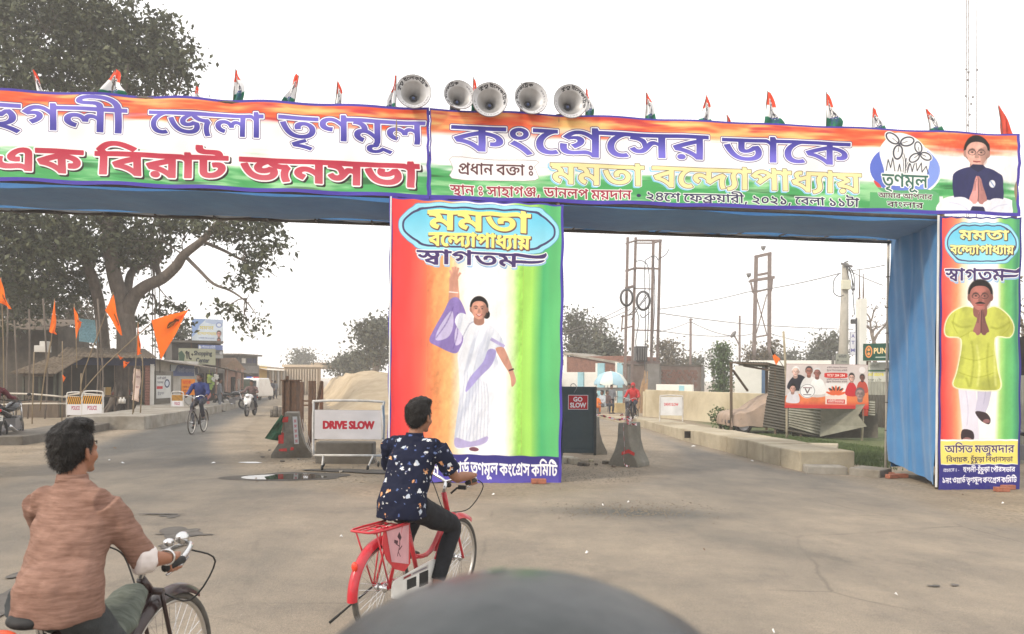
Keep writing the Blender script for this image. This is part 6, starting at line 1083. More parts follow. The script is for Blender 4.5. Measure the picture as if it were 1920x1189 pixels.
for x0,x1 in((378,393),(398,414),(419,428)): mb=MB(); prect(mb,fr,x0,700,x1,756,.36,.42,True); mb.build('dark_doorway',M_dark2,t,world=True)
def sign(name,label,fr,x0,y0,x1,y1,m,d=-.04,th=.04,cat='sign',frame=M_dark,legs=None,group=None,root=None):
    a=fr.at(x0,y1); b=fr.at(x1,y0); o=fr.pt(a[0],a[1],d); t=root or thing(name,label,cat,o,0,group)
    q=[fr.pt(a[0],a[1],d)-o,fr.pt(b[0],a[1],d)-o,fr.pt(b[0],b[1],d)-o,fr.pt(a[0],b[1],d)-o]
    qsheet('board',m,t,q,1,1); mb=MB(); 
    c=[p+fr.n*.006 for p in q]; mb.prism(c,fr.n*th); mb.build('backing',frame,t)
    if legs:
        for lx,ly in legs: s_,z_=fr.at(lx,ly); p1=fr.pt(fr.at(lx,y1)[0],a[1],d+th+.03)-o; p0=fr.pt(s_,z_,d+th+.03)-o; MB().bar(p0,p1,.05).build('post',M_rust,t)
    return t
sign('shop_sign','faded blue shop signboard under the tin awning',fr,318,686,371,705,imat('blue_sign',small_sign(53,19,(.28,.38,.62),[('p','',[(0,0),(12,0),(7,10),(0,12)],(.75,.8,.85)),('b','বিরাট জনসভা',(12,6,44,13),(.62,.68,.80)),('r','',(44,0,53,19),(.85,.85,.85)),('p','',[(44,4),(50,2),(52,14),(46,18)],(.2,.25,.4))],6)),-.06)
fr2=Fr(338,33,368,33.6)
sign('orange_board','orange board with red lettering propped behind the drain wall',fr2,340,711,366,741,imat('orange_sign',small_sign(26,30,(.88,.52,.10),[('b','ডাকে',(2,3,18,9),(.80,.12,.06)),('b','বেলা ১১টা',(2,13,22,17),(.55,.16,.06)),('b','ময়দান',(3,20,18,23),(.55,.2,.06)),('b','কমিটি',(3,25,16,28),(.5,.2,.06))],8)),0,.05,legs=((343,757),(363,757)))
# hanging goods
for k,(x,y,c,l) in enumerate(((392,714,(.45,.50,.12),'yellow-green packets hanging at the shop front, left bunch'),(398,718,(.30,.42,.12),'darker green packets hanging at the shop front, right bunch'),(404,709,(.62,.60,.55),'white triangular cloth hanging under the awning'),(390,744,(.55,.2,.18),'red and white pots on the shop step'))):
    b=P(x,y,39); rs=random.Random(k); mb=MB()
    for i in range(9): mb.box((rs.uniform(-.12,.12),rs.uniform(-.05,.05),rs.uniform(-.3,.3)),(.12,.05,.14),rs.uniform(0,1))
    mb.tube([(0,0,.3),(0,.02,.55)],.008,4); o=mb.build('hanging_goods',mat('hang%d'%k,c,.6,.3,20)); o.location=b; tag(o,l,'goods')
fr=Fr(325,50,412,51.3)
t=box_thing('dark_building','dark flat-roofed building carrying billboards behind the shops','building',mat('dark_plaster',(.085,.078,.070),.9,.2,3,stain=.3),fr,322,643,414,740,8); mb=MB(); prect(mb,fr,320,639,417,643.5,-.5,8); mb.build('roof_slab',M_concd,t,world=True)
for x in(358,372,390,406,411): MB().bar(fr.pt(fr.at(x,700)[0],fr.at(x,700)[1],-.35),fr.pt(fr.at(x,643)[0],fr.at(x,643)[1],-.35),.07).build('sign_post',M_rust,t,world=True)
bb=small_sign(58,43,(.86,.90,.94),[('p','',[(0,0),(26,0),(14,12),(8,26),(0,34)],(.60,.70,.88)),('p','',[(26,0),(58,0),(58,6),(40,9),(24,6)],(.74,.80,.90)),('b','মমতা',(14,13,40,19),(.85,.78,.30)),('b','বন্দ্যোপাধ্যায়',(10,24,45,29),(.86,.78,.28)),('b','কমিটি বিধানসভা',(12,34,42,36),(.5,.55,.7)),('h','',(50,26,4.5),(.80,.60,.55)),('h','',(50,38,3.6),(.70,.50,.45)),('e','',(50,10,6,5),(.55,.62,.80)),('e','',(50,10,4,3),(.9,.92,.95))],8)
sign('billboard','pale billboard with yellow lettering and two portraits standing on the dark roof',fr,359,600,418,642,imat('billboard_print',bb),-.2,.1,legs=((362,643),(388,643),(415,643)),cat='billboard')
sign('name_board','narrow blue and white board just under the billboard',fr,370,648,416,656,imat('name_print',small_sign(46,8,(.46,.52,.72),[('b','পৌরসভা কমিটি',(6,2.2,32,5.6),(.85,.87,.92)),('e','',(3,4,2,3),(.9,.9,.9))],8)),-.5)
sign('name_board','greyish board with circles below the blue board',fr,374,657,417,672,imat('name_print2',small_sign(43,15,(.55,.55,.52),[('b','জনসভা',(22,3,38,6),(.25,.3,.4)),('e','',(39,5,3,3),(.8,.8,.8)),('r','',(20,9,42,14),(.66,.66,.64))],8)),-.42)
sc_=small_sign(70,28,(.66,.66,.56),[('p','',[(0,8),(6,4),(12,12),(10,24),(2,26)],(.25,.36,.28)),('p','',[(12,9),(14,4),(17,5),(17,18),(15,18),(14,9)],(.10,.08,.10)),('p','',[(17,7),(20,5),(21,16),(25,17),(24,20),(19,18)],(.10,.08,.10)),('p','',[(23,10),(26,8),(28,11),(26,13)],(.12,.1,.1)),('l','Shopping',(29,4,63,14),(.13,.16,.20),.3),('l','Center',(33,16,58,24),(.13,.16,.20),.3)],10)
sign('shopping_center_sign','grey-green Shopping Center signboard fixed across the dark building front',fr,333,655,402,684,imat('shopping_print',sc_),-.7,.08)
# houses, sheds and walls going away down the left road
fr=Fr(412,54,450,55.6); t=box_thing('gabled_house','small brown house with a peaked gable roof beyond the shops','house',M_pink,fr,414,694,452,745,5)
a=fr.at(414,694);b=fr.at(452,694);pk=fr.at(436,671); mb=MB(); mb.prism([fr.pt(a[0]-.3,a[1],-.3),fr.pt(b[0]+.2,b[1],-.3),fr.pt(pk[0],pk[1],-.3)],fr.n*5.5); mb.build('roof',mat('faded_brown_roof',(.22,.15,.10),.9,.2,4),t,world=True)
mb=MB(); prect(mb,fr,433,707,441,745,-.06,.0,True); mb.build('door',M_dark2,t,world=True); mb=MB(); prect(mb,fr,430,694,432,746,-.7,-.6,True); mb.build('porch_post',M_wht,t,world=True)
q=P(445,735,50); o=qsheet('hanging_cloth',M_wht,None,[(-.18,0,-.2),(.18,0,-.2),(.15,0,.85),(-.15,0,.85)],6,8,wr(.02,1,1,4)); o.location=q; tag(o,'white cloth hanging beside the far shop door','cloth')
fr=Fr(446,66,486,70); t=box_thing('upper_storey_house','grey two-storey house with dark upper windows at the bend of the road','house',M_grey,fr,444,684,486,745,6); mb=MB(); prect(mb,fr,449,667,483,686,0,6); mb.build('upper_storey',mat('charcoal_plaster',(.10,.095,.09),.9,.2,3),t,world=True); mb=MB(); prect(mb,fr,446,664.5,486,667.5,-.3,6); mb.build('roof',M_concd,t,world=True)
for a_,b_ in((453,460),(463,472),(474,480)): mb=MB(); prect(mb,fr,a_,672,b_,681,-.03,.02); mb.build('window',M_navy if a_!=453 else M_wht,t,world=True)
mb=MB(); prect(mb,fr,450,700,484,744,-.02,.02,True); mb.build('shop_opening',M_dark2,t,world=True)
fr=Fr(480,78,534,100); t=box_thing('long_shed','long pale shed with a tin roof lining the far road','shed',M_tan,fr,482,688,534,735,6); mb=MB(); a=fr.at(480,688);b=fr.at(535,692); mb.add([fr.pt(a[0],a[1]-.3,-1.2),fr.pt(b[0],b[1]-.3,-1.2),fr.pt(b[0],fr.at(535,681)[1],4),fr.pt(a[0],fr.at(480,674)[1],4)],[(0,1,2,3)]); o=mb.build('roof',mat('pale_tin',(.62,.55,.46),.7,.12,3),t,world=True)
for k in range(8): mb=MB(); x=486+k*5.6; prect(mb,fr,x,694,x+1.4,733,-1.1,-1.0,True); mb.build('post',M_wht if k%2 else M_tan,t,world=True)
fr=Fr(532,92,606,92); t=box_thing('pillared_wall','long sandy boundary wall with regular pale pillars behind the rusty posts','wall',mat('sandy_wall',(.45,.34,.22),.9,.12,2,stain=.2),fr,532,688,600,735,.4)
mb=MB(); prect(mb,fr,530,684,606,688.5,-.3,2.5); mb.build('coping',mat('pale_coping',(.55,.44,.32),.9,.1,3),t,world=True)
for k in range(13): mb=MB(); x=534+k*5; prect(mb,fr,x,692,x+1.7,733,-.35,0,True); mb.build('pillar',mat('pale_pillar',(.56,.47,.36),.9,.1,3),t,world=True)
fr=Fr(560,110,604,106); box_thing('hut','far brown hut roof above the pillared wall','hut',M_tan,fr,583,680,600,692,3,toground=False)
# ---------------------------------------------------------------- police barriers
def barrier(name,label,px,py,Y,wpx,hpx,m,rz=0,posts=True,panel=(.12,.80),feet='a',group=None,backing=M_wht):
    b=P(px,HY,Y); b.z=gz(b.x,b.y); s=Y/FPX; w_=wpx*s; h=hpx*s; t=thing(name,label,'barrier',b,rz,group); f=.20*h if feet else 0
    fr_=MB(); fr_.tube(spl([(-w_/2,0,f),(-w_/2,0,h-.12),(-w_/2+.10,0,h),(w_/2-.10,0,h),(w_/2,0,h-.12),(w_/2,0,f)],5),.022,8); fr_.tube([(-w_/2,0,f),(w_/2,0,f)],.02,8); fr_.tube([(-w_/2,0,h-.16*h),(w_/2,0,h-.16*h)],.012,6); fr_.build('frame',M_white2,t,True)
    z0,z1=f+.02+(h-f)*panel[0],f+(h-f)*panel[1]; qsheet('panel',m,t,[(-w_/2+.02,-.024,z0),(w_/2-.02,-.024,z0),(w_/2-.02,-.024,z1),(-w_/2+.02,-.024,z1)],1,1); MB().box((0,-.008,(z0+z1)/2),(w_-.04,.018,z1-z0)).build('panel_back',backing,t)
    for sx_ in(-1,1):
        lg=MB(); x=sx_*w_*.36; lg.tube([(x,0,f),(x-.05*sx_,-.30,.06)],.016,6); lg.tube([(x,0,f),(x+.05*sx_,.30,.06)],.016,6); lg.build('leg',M_white2,t,True)
        for sy_ in(-1,1): MB().torus((x-.05*sx_*-sy_,.30*sy_,.055),.035,.018,'x',12,6).build('castor',M_black,t,True)
    return t
M_white2=mat('chipped_white_paint',(.60,.58,.55),.5,.12,20,stain=.25)
def police_print(seed=0):
    c=Canvas(64,44,5,(.82,.81,.80)); c.a*=(.90+.14*vnoise(c.xs,c.ys,20,16,seed))[...,None]; c.rect(1,1,63,19,(.86,.62,.16))
    for k in range(-2,12): c.poly([(k*7,19),(k*7+4,19),(k*7+12,1),(k*7+8,1)],(.20,.15,.08))
    c.rect(0,19,64,44,(.82,.81,.82)); c.rect(0,0,1,44,(.8,.8,.8)); c.rect(63,0,64,44,(.8,.8,.8)); c.fill(latin('POLICE',(17,23,47,32)),(.62,.22,.34),grow=.25); return c
M_pol=imat('police_print',police_print())
barrier('police_barrier','left police barrier of the pair, half hidden behind its neighbour',143,795,26.3,34,60,M_pol,.05,panel=(.10,.86))
barrier('police_barrier','front police barrier with yellow and black stripes before the drain wall',174,798,25.8,40,64,M_pol,-.03,panel=(.10,.86))
barrier('police_barrier','small far police barrier standing at the edge of the left road by the orange board',333,770,33,22,46,M_pol,.1,panel=(.10,.86))
# ---------------------------------------------------------------- saffron flags on leaning bamboo poles
def emblem_mat():
    c=Canvas(60,60,5,(.985,.46,.13)); c.a*=(.93+.10*vnoise(c.xs,c.ys,20,16,2))[...,None]
    c.poly(smooth([(22,24),(27,20),(32,22),(36,19),(38,24),(40,28),(39,34),(36,29),(31,32),(25,31),(21,29)],4),(.42,.25,.10)); c.line([(23,27),(33,26)],1,(.9,.6,.3)); c.line([(26,30),(34,29)],1,(.8,.5,.25)); return c
M_saffron=imat('saffron_print',emblem_mat(),.8,.1)
def saffron(label,Y,pole,tri,seed=0,r=.018):
    """pole: photo points; tri: three photo corners (two on the pole, one flying)"""
    a=P(*pole[0],Y); t=thing('saffron_flag',label,'flag',a,0,'saffron flags on bamboo poles'); MB().tube([P(p[0],p[1],Y)-a for p in pole],r,6,2).build('pole',M_bamboo,t,True)
    A,B,C=[P(*q,Y-.06)-a for q in tri]; n=12; vs=[];fs=[];uv=[]
    for j in range(n+1):
        v=j/n; l=A.lerp(B,v); 
        for i in range(n+1):
            u=i/n; p=l.lerp(C,u*.985) ; w_=(.07*sin(u*7+v*4+seed)+.04*sin(v*9+seed*2))*u; vs.append(tuple(p+Vector((0,w_,.03*sin(u*5+seed)*u)))); uv.append((u,1-v))
    for j in range(n):
        for i in range(n): k=j*(n+1)+i; fs.append((k,k+1,k+n+2,k+n+1))
    me=bpy.data.meshes.new('cloth'); me.from_pydata(vs,[],fs); ul=me.uv_layers.new(name='UVMap'); idx=np.zeros(len(me.loops),np.int32); me.loops.foreach_get('vertex_index',idx); ul.data.foreach_set('uv',np.array(uv,np.float32)[idx].ravel()); me.materials.append(M_saffron); me.polygons.foreach_set('use_smooth',[True]*len(me.polygons)); link(bpy.data.objects.new('cloth',me),t)
saffron('largest saffron flag with an emblem, spread open right of the big tree trunk',24,[(150,740),(200,682),(286,604)],[(284,601),(302,675),(356,578)],1)
saffron('saffron flag with a dark emblem hanging as a long triangle against the big trunk',24.5,[(150,745),(156,700),(192,606),(212,548)],[(213,552),(197,582),(229,631)],2)
saffron('narrow saffron flag hanging limp before the end of the stall roof',25,[(248,790),(252,720),(256,660),(259,604)],[(259,606),(257,666),(264,664)],3)
saffron('twisted saffron flag high at the left, two loops above the tile-roofed stall',27,[(86,700),(96,640),(102,560)],[(103,562),(92,622),(104,628)],4)
saffron('short saffron flag among leaves between the twisted one and the trunk',27,[(144,690),(143,640),(139,570)],[(138,575),(143,636),(152,604)],5)
saffron('torn saffron flag at the left border of the picture',24,[(8,800),(6,640),(2,520)],[(0,520),(-4,566),(18,578)],6)
saffron('small saffron pennant hanging on the thin white post',27,[(116,800),(117,700),(117,640)],[(117,703),(119,718),(122,706)],7,.02)
saffron('bright little saffron pennant on the string across the stall front',28,[(226,668),(232,674),(236,678)],[(231,677),(232,691),(243,679)],8,.006)
saffron('folded saffron strip tied at the top of the string over the stall',28,[(219,662),(222,668),(224,676)],[(219,662),(226,675),(229,672)],9,.006)
for k,(pts,l) in enumerate(((((250,790),(252,700)),'bare bamboo leaning beside the hanging paper banner'),(((60,800),(62,730),(64,660)),'thin dark pole in front of the tile-roofed stall'),(((75,770),(84,700),(95,640)),'thin pole crossing in front of the tile-roofed stall'),(((152,770),(152,700)),'short upright post behind the front police barrier'),(((262,790),(268,700),(266,668)),'slim grey pole before the brick pillar'))):
    a=P(*pts[0],26.5); o=MB().tube([P(p[0],p[1],26.5)-a for p in pts],.022,6,2).build('bamboo_pole',M_bamboo,None,True); o.location=a; tag(o,l,'pole')
q=P(254,750,25.5); o=qsheet('paper_banner',imat('paper_print',small_sign(14,56,(.72,.62,.56),[('r','',(1.5,3,12.5,53),(.78,.70,.66)),('r','',(3,8,5,46),(.62,.46,.42)),('b','ডাকে',(6,12,12,16),(.5,.35,.35)),('b','জেলা',(6,30,12,34),(.5,.35,.35))],6)),None,[(-.14,0,0),(.12,0,-.05),(.16,0,1.0),(-.05,0,1.05)],6,14,wr(.03,.6,.6,4)); o.location=q; tag(o,'long pale paper banner hanging from a pole near the brick pillar','banner')
a=P(240,760,26); 
for k,pts in enumerate(([(125,745),(60,739),(-30,737)],[(196,742),(150,738),(120,744)],[(125,757),(60,757),(-30,760)])):
    a=P(*pts[0],27); o=MB().tube([P(x,y,27)-a for x,y in pts],.03,6,2).build('bamboo_rail',M_rearp,None,True); o.location=a; tag(o,('pale horizontal bamboo rail running left from the police barriers','short bamboo rail behind the striped barriers','lower bamboo rail behind the motorcycle')[k],'rail')
for k,(x,y,w_) in enumerate(((80,755,26),(97,762,16))):
    b=G(x,y+8); rs=random.Random(k); mb=MB()
    for i in range(16): u=Vector((rs.uniform(-.3,.3),rs.uniform(-.1,.1),rs.uniform(.1,.5))); mb.quad(b*0+u,u+Vector((.18,rs.uniform(-.1,.1),rs.uniform(-.1,.1))),u+Vector((.15,.05,.22)),u+Vector((-.03,-.05,.2)))
    mb.torus((0,.1,.3),.2,.02,'y',14,6); o=mb.build('cloth_heap',M_orange); o.location=b; tag(o,('large','small')[k]+' heap of saffron cloth hung on the rail behind the motorcycle','cloth')
# dark clutter behind the stalls at far left: trunks, hut, roof sheets
fr=Fr(-60,40,110,40); t=box_thing('thatch_hut','brown dim hut behind the poles at the far left','hut',mat('dim_mud',(.07,.058,.045),.95,.35,3,stain=.4),fr,-70,610,108,765,3); mb=MB(); mb.quad(fr.pt(*fr.at(-70,614),-1.2),fr.pt(*fr.at(112,622),-1.2),fr.pt(*fr.at(112,592),3),fr.pt(*fr.at(-70,588),3)); mb.build('roof',M_wood,t,world=True)
for k,(x,y0,y1) in enumerate(((12,790,560),(30,770,600),(52,765,580),(84,760,560),(178,740,600),(186,745,560))):
    a=P(x,y0,30); a.z=gz(a.x,a.y); o=MB().tube([(0,0,0),(.03*k,0,1.6),P(x+(-1)**k*3,y1,30)-a],.035,6,2).build('thin_trunk',M_bark,None,True); o.location=a; tag(o,'thin straight trunk number of the thicket at left','trunk','thin trunks in the thicket behind the stalls'); o['label']='thin straight trunk in the thicket behind the left stalls'
q=P(80,663,33); o=bev(MB().box((0,0,.2),(.5,.4,.28)).box((.1,0,.42),(.3,.3,.2)).build('water_tank',M_wht,None)); o.location=q; tag(o,'small white box tank on the tile roof at the left','tank')
q=P(148,640,37); t=thing('blue_tarpaulin','light blue patterned sheet seen between the trunks','sheet',q); qsheet('cloth',mat('pale_blue',(.22,.42,.50),.7,.3,14),t,[(0,0,0),(.9,0,-.1),(.9,0,1.0),(0,0,1.1)],6,6,wr(.04,1,1,3))
# ---------------------------------------------------------------- the traffic island
def jersey(label,px,py,Y,w_,h,dpt,rz,marks=None,extra=None):
    b=P(px,HY,Y); b.z=gz(b.x,b.y)-.02; t=thing('concrete_barrier',label,'barrier',b,rz,'concrete road barriers'); prof=[(-.5,0),(-.49,.10),(-.30,.36),(-.20,.62),(-.17,1.0),(.17,1.0),(.20,.62),(.30,.36),(.49,.10),(.5,0)]
    mb=MB(); mb.prism([Vector((x*w_,-dpt/2,z*h)) for x,z in prof],(0,dpt,0)); o=mb.build('body',M_conc if not extra else extra,t); bev(o,.02,2)
    return t
t=jersey('leaning concrete barrier with red paint and white sticker left of the drive slow sign',549,857,16.0,.80,.94,.55,R(12),extra=mat('dirty_concrete',(.20,.18,.15),.9,.3,7,bump=.5,stain=.5))
stick=small_sign(10,44,(.75,.75,.75),[('b','কমিটি',(2,18,8,22),(.7,.2,.25))],8); stick.a[:]=.78
for k in range(5): stick.fill(text(F,'জেলা',(2.2,5+k*8,7.8,10+k*8)),(.72,.20,.25))
qsheet('sticker',imat('sticker_print',stick),t,[(.06,-.285,.30),(.15,-.285,.30),(.11,-.285,.86),(.02,-.285,.86)],1,1); M_redp=mat('red_paint',(.50,.035,.03),.6,.3,12)
for c,d in(((-.12,-.284,.80),(.10,.006,.10)),((-.20,-.284,.42),(.09,.006,.22)),((-.16,-.284,.18),(.14,.006,.05)),((.02,-.284,.20),(.05,.006,.05))): MB().box(c,d,.0).jitter(.012).build('paint_mark',M_redp,t)
qsheet('green_cloth',mat('green_rag',(.03,.10,.05),.8,.3,9),t,[(-.52,-.30,.42),(-.22,-.30,.36),(-.14,-.30,.86),(-.20,-.31,.90)],8,8,wr(.03,1.2,1.1,6))
for k in range(3): MB().tube([(.16+.05*k,-.25,.86-.06*k),(.24+.04*k,-.32,.5),(.36+.03*k,-.36,.18),(.55,-.3-.05*k,.02)],.008,5,4).build('wire',mat('pale_wire',(.42,.38,.34),.6,.1,8),t)
t=jersey('concrete barrier wrapped with red and white tape at the right tip of the island',1181,868,15.2,.62,.86,.62,R(-32),extra=mat('grey_green_concrete',(.215,.200,.165),.9,.2,6,bump=.4,stain=.35))
mb=MB(); mb.prism([(-.02,-.318,.24),(.12,-.318,.29),(.24,-.318,.24),(.25,-.318,.30),(.12,-.318,.36),(-.02,-.318,.30)],(0,.006,0)); mb.build('paint_mark',M_redp,t)
def tapeprint():
    c=Canvas(120,10,4,(.86,.80,.80))
    for k in range(8): c.poly([(k*15,10),(k*15+7,10),(k*15+10,0),(k*15+3,0)],(.78,.25,.32))
    return c
M_tape=imat('tape_print',tapeprint(),.4)
def tape(label,pts,w_=.05,loc=None,seed=0):
    o_=Vector(pts[0]); q=spl(pts,6); n=len(q); vs=[];fs=[];uv=[]
    for i,p in enumerate(q):
        a=.8*sin(i*.9+seed); d=Vector((0,cos(a),sin(a)))*w_/2; vs+=[tuple(p-o_-d),tuple(p-o_+d)]; uv+=[(i/n,0),(i/n,1)]
    for i in range(n-1): k=2*i; fs.append((k,k+1,k+3,k+2))
    me=bpy.data.meshes.new('warning_tape'); me.from_pydata(vs,[],fs); ul=me.uv_layers.new(name='UVMap'); idx=np.zeros(len(me.loops),np.int32); me.loops.foreach_get('vertex_index',idx); ul.data.foreach_set('uv',np.array(uv,np.float32)[idx].ravel()); me.materials.append(M_tape); o=link(bpy.data.objects.new('warning_tape',me)); o.location=o_; tag(o,label,'tape')
Y=15; tape('red and white warning tape stretched from the iron panel to the concrete barrier',[P(1113,776,15.9),P(1135,781,15.7),P(1160,787,15.3),P(1176,784,15.0)],.06)
tape('crumpled red and white tape lying on top of the barrier',[P(1162,780,14.95),P(1168,776,14.9),P(1165,786,14.9),P(1178,782,14.95),P(1186,788,14.9),P(1173,788,14.9),P(1180,795,14.9),P(1194,796,14.95)],.07,seed=2)
tape('tape hanging down the barrier front to the ground',[P(1170,790,14.88),P(1169,808,14.85),P(1171,838,14.8),P(1169,862,14.7),P(1172,872,14.6),P(1180,874,14.6)],.05,seed=3)
t=jersey('concrete barrier half hidden behind the dark iron panel',1104,835,17.5,.62,.86,.7,R(20))
# dark iron panel with GO SLOW plate
Y=15.9; b=P(1078,HY,Y); b.z=gz(b.x,b.y); t=thing('iron_panel','tall dark blue-green iron panel standing behind the wide pillar with a GO SLOW plate','panel',b); s=Y/FPX; M_teal=mat('dark_teal_paint',(.035,.062,.072),.55,.25,3,bump=.2,stain=.4,c2=(.055,.085,.095))
z1=P(1078,725,Y).z-b.z; bev(MB().box((0,0,(z1+.14)/2),(.86,.05,z1-.14)).build('plate',M_teal,t),.008,1)
for x in(-.42,.42): MB().box((x,-.03,(z1+.10)/2),(.05,.05,z1-.10)).build('side_angle',mat('worn_dark_steel',(.05,.055,.055),.6,.3,10),t)
for z in(.18,z1-.03): MB().box((0,-.028,z),(.86,.03,.05)).build('rail',M_teal,t)
qsheet('go_slow_plate',imat('go_slow_print',small_sign(38,28,(.80,.80,.80),[('r','',(1,1,37,27),(.74,.10,.14)),('l','GO',(10,4,27,12.5),(.95,.93,.93),.35),('l','SLOW',(4,15,34,24),(.95,.93,.93),.35)],8,(1,(.9,.88,.88)))),t,[(-.14,-.05,z1-.47),(.27,-.05,z1-.47),(.27,-.05,z1-.17),(-.14,-.05,z1-.17)],1,1)
MB().box((.065,-.043,z1-.32),(.41,.01,.30)).build('plate_back',M_dark,t)
MB().tube([(-.02,-.05,z1-.12),(.03,-.08,z1-.02),(-.02,-.06,z1+.06),(-.08,-.03,z1+.04),(-.08,0,z1)],.008,6,4).build('hook',mat('grey_wire',(.30,.30,.30),.5,.1,6,metal=.5),t,True)
for x,y,sz,c in((1062,868,.20,(.42,.38,.30)),(1076,870,.16,(.33,.29,.22)),(1090,873,.10,(.12,.10,.08)),(1100,874,.08,(.12,.10,.08)),(1108,866,.07,(.4,.35,.25)),(1118,872,.05,(.10,.08,.06)),(1135,870,.09,(.14,.12,.09)),(1150,876,.06,(.16,.13,.1))):
    q=G(x,y); o=bev(MB().box((0,0,sz*.35),(sz*1.3,sz,sz*.7),random.random()).jitter(sz*.08).build('rubble_block',mat('rubble%d'%int(c[0]*100),c,.95,.25,14,bump=.5)),.01,1); o.location=q; tag(o,('pale' if c[0]>.2 else 'dark')+' piece of rubble on the ground at the foot of the iron panel','rubble','rubble round the iron panel')
# rusty posts and drums on the left of the island
def upright(name,label,px,py_top,Y,w_,d_,m,lean=0,cat='post',rz=0):
    b=P(px,HY,Y); b.z=gz(b.x,b.y)-.03; H=P(px,py_top,Y).z-b.z; t=thing(name,label,cat,b,rz); k=MB(); L=Vector((lean,0,H)); 
    k.bar((0,0,0),L,w_,d_,up=(0,1,0)); bev(k.build('body',m,t),.01,1); return t,H
t,H=upright('rusty_box_post','thick rusty box post standing behind the leaning barrier',546,714,18,.34,.28,M_rust)
for x in(-.14,.0,.15): MB().box((x,-.155,H/2),(.035,.03,H-.02)).build('ridge',M_rust,t)
MB().box((0,0,H+.01),(.40,.34,.03)).build('cap',M_rust,t); MB().box((-.05,-.15,H+.05),(.06,.04,.12)).build('bracket_tab',M_rust,t)
upright('rusty_post','narrow rusty channel behind the thick box post',564,716,21,.16,.10,M_rust); upright('rusty_post','left upright of the rusty pair by the drive slow barrier',583,714,19.5,.11,.09,M_rust); upright('rusty_post','right upright of the rusty pair by the drive slow barrier',590,714,20.4,.07,.07,M_rust)
upright('rusty_post','slanting steel strut beside the drive slow barrier',578,714,17,.06,.05,M_rust,lean=.30); upright('rusty_post','short rust-brown post further right near the mound',603,716,21,.09,.09,mat('brown_rust',(.15,.07,.04),.8,.3,9))
for y in(752,760): a,b_=P(556,y,20),P(585,y,20); o=MB().bar((0,0,0),b_-a,.04).build('rusty_rail',M_rust); o.location=a; tag(o,('upper' if y==752 else 'lower')+' rusty rail joining the posts on the island','rail')
for k,(x,w_,h) in enumerate(((510,6,14),(517,9,21),(525,7,19))):
    b=P(x,HY,33); b.z=gz(b.x,b.y); h_=h*33/FPX; r=w_*33/FPX/2; o=MB().lathe([(0,0),(r,0),(r,h_*.33),(r*1.06,h_*.35),(r,h_*.37),(r,h_*.66),(r*1.06,h_*.68),(r,h_*.7),(r,h_),(0,h_)],n=14).build('steel_drum',M_concd,None,True); o.location=b; tag(o,('left smallest','middle tallest','right')[k]+' dark drum of the three at the edge of the left road','drum')
# DRIVE SLOW barrier
dsp=small_sign(120,70,(.82,.80,.80),[('l','DRIVE SLOW',(16,27,106,45),(.68,.10,.18),1.1)],5,(1,(.74,.73,.72)))
t=barrier('drive_slow_barrier','large grey-white wheeled barrier lettered DRIVE SLOW in red left of the wide pillar',654,880,13.9,130,127,imat('drive_slow_print',dsp),.03,panel=(.28,.84),backing=M_conc)
for sx_ in(-1,1):
    lg=MB(); lg.tube([(sx_*.46,0,.24),(sx_*.46-.16*sx_,-.36,.06)],.02,6); lg.tube([(sx_*.46,0,.24),(sx_*.46+.12*sx_,.30,.06)],.02,6)
MB().tube([(.62,-.02,.55),(.63,-.06,.8),(.60,-.04,1.15)],.02,6,4).build('side_handle',M_white2,t,True)
b=P(650,HY,14.9); b.z=gz(b.x,b.y); o=bev(MB().box((0,0,.16),(1.1,.35,.50)).build('concrete_block',M_concd),.03,2); o.location=b; tag(o,'long dark concrete block lying behind the drive slow barrier','block')
for k,(x,y,s_) in enumerate(((600,860,.12),(585,850,.10),(575,838,.16),(560,862,.05),(530,866,.06),(505,845,.06),(492,858,.05),(610,842,.14),(590,825,.12),(618,880,.04),(692,884,.05),(640,886,.06),(664,884,.035))):
    q=G(x,y); o=bev(MB().box((0,0,s_*.3),(s_*1.4,s_,s_*.6),k).jitter(s_*.15).build('stone',M_conc if k%2 else M_concd),.01,1); o.location=q; tag(o,'small broken stone lying on the dusty island near the drive slow barrier','stone','broken stones on the island')
# ---------------------------------------------------------------- right side: walls
M_lblue=mat('light_blue_paint',(.33,.58,.66),.8,.08,3,stain=.2); M_wallw=mat('white_wall_paint',(.74,.73,.68),.85,.06,2,stain=.12)
fr=Fr(1053,60,1176,56)
t=box_thing('painted_wall','white boundary wall with light blue pillars behind the umbrella stall','wall',M_wallw,fr,1048,698,1176,775,.3)
for a_,b_,y in((1085,1095,698),(1122,1134,681),(1159,1173,681)): mb=MB(); prect(mb,fr,a_,y,b_,775,-.15,.0,True); mb.build('blue_pillar',M_lblue,t,world=True); 
for a_,b_,y in((1118,1122,681),(1155,1159,679)): mb=MB(); prect(mb,fr,a_,y,b_,775,-.13,.1,True); mb.build('white_pillar',M_wallw,t,world=True)
for y in(730,742): mb=MB(); prect(mb,fr,1128,y,1172,y+1.5,-.9,-.86); mb.build('railing',M_grey,t,world=True)
fr=Fr(1058,66,1180,62); t=box_thing('brick_building','unplastered brick building showing above the white wall','building',M_brick,fr,1060,668,1176,705,5); t['label']='unplastered brick building with pale left corner above the white wall'
mb=MB(); prect(mb,fr,1057,664,1063,775,-.05,.3,True); mb.build('corner_pillar',M_wallw,t,world=True); mb=MB(); a=fr.at(1055,664);b=fr.at(1178,674); mb.prism([fr.pt(a[0],a[1],-.2),fr.pt(b[0],b[1]-.5,-.2),fr.pt(b[0],b[1]-.3,-.2),fr.pt(a[0],a[1]+.15,-.2)],fr.n*5.4); mb.build('roof_slab',M_conc,t,world=True)
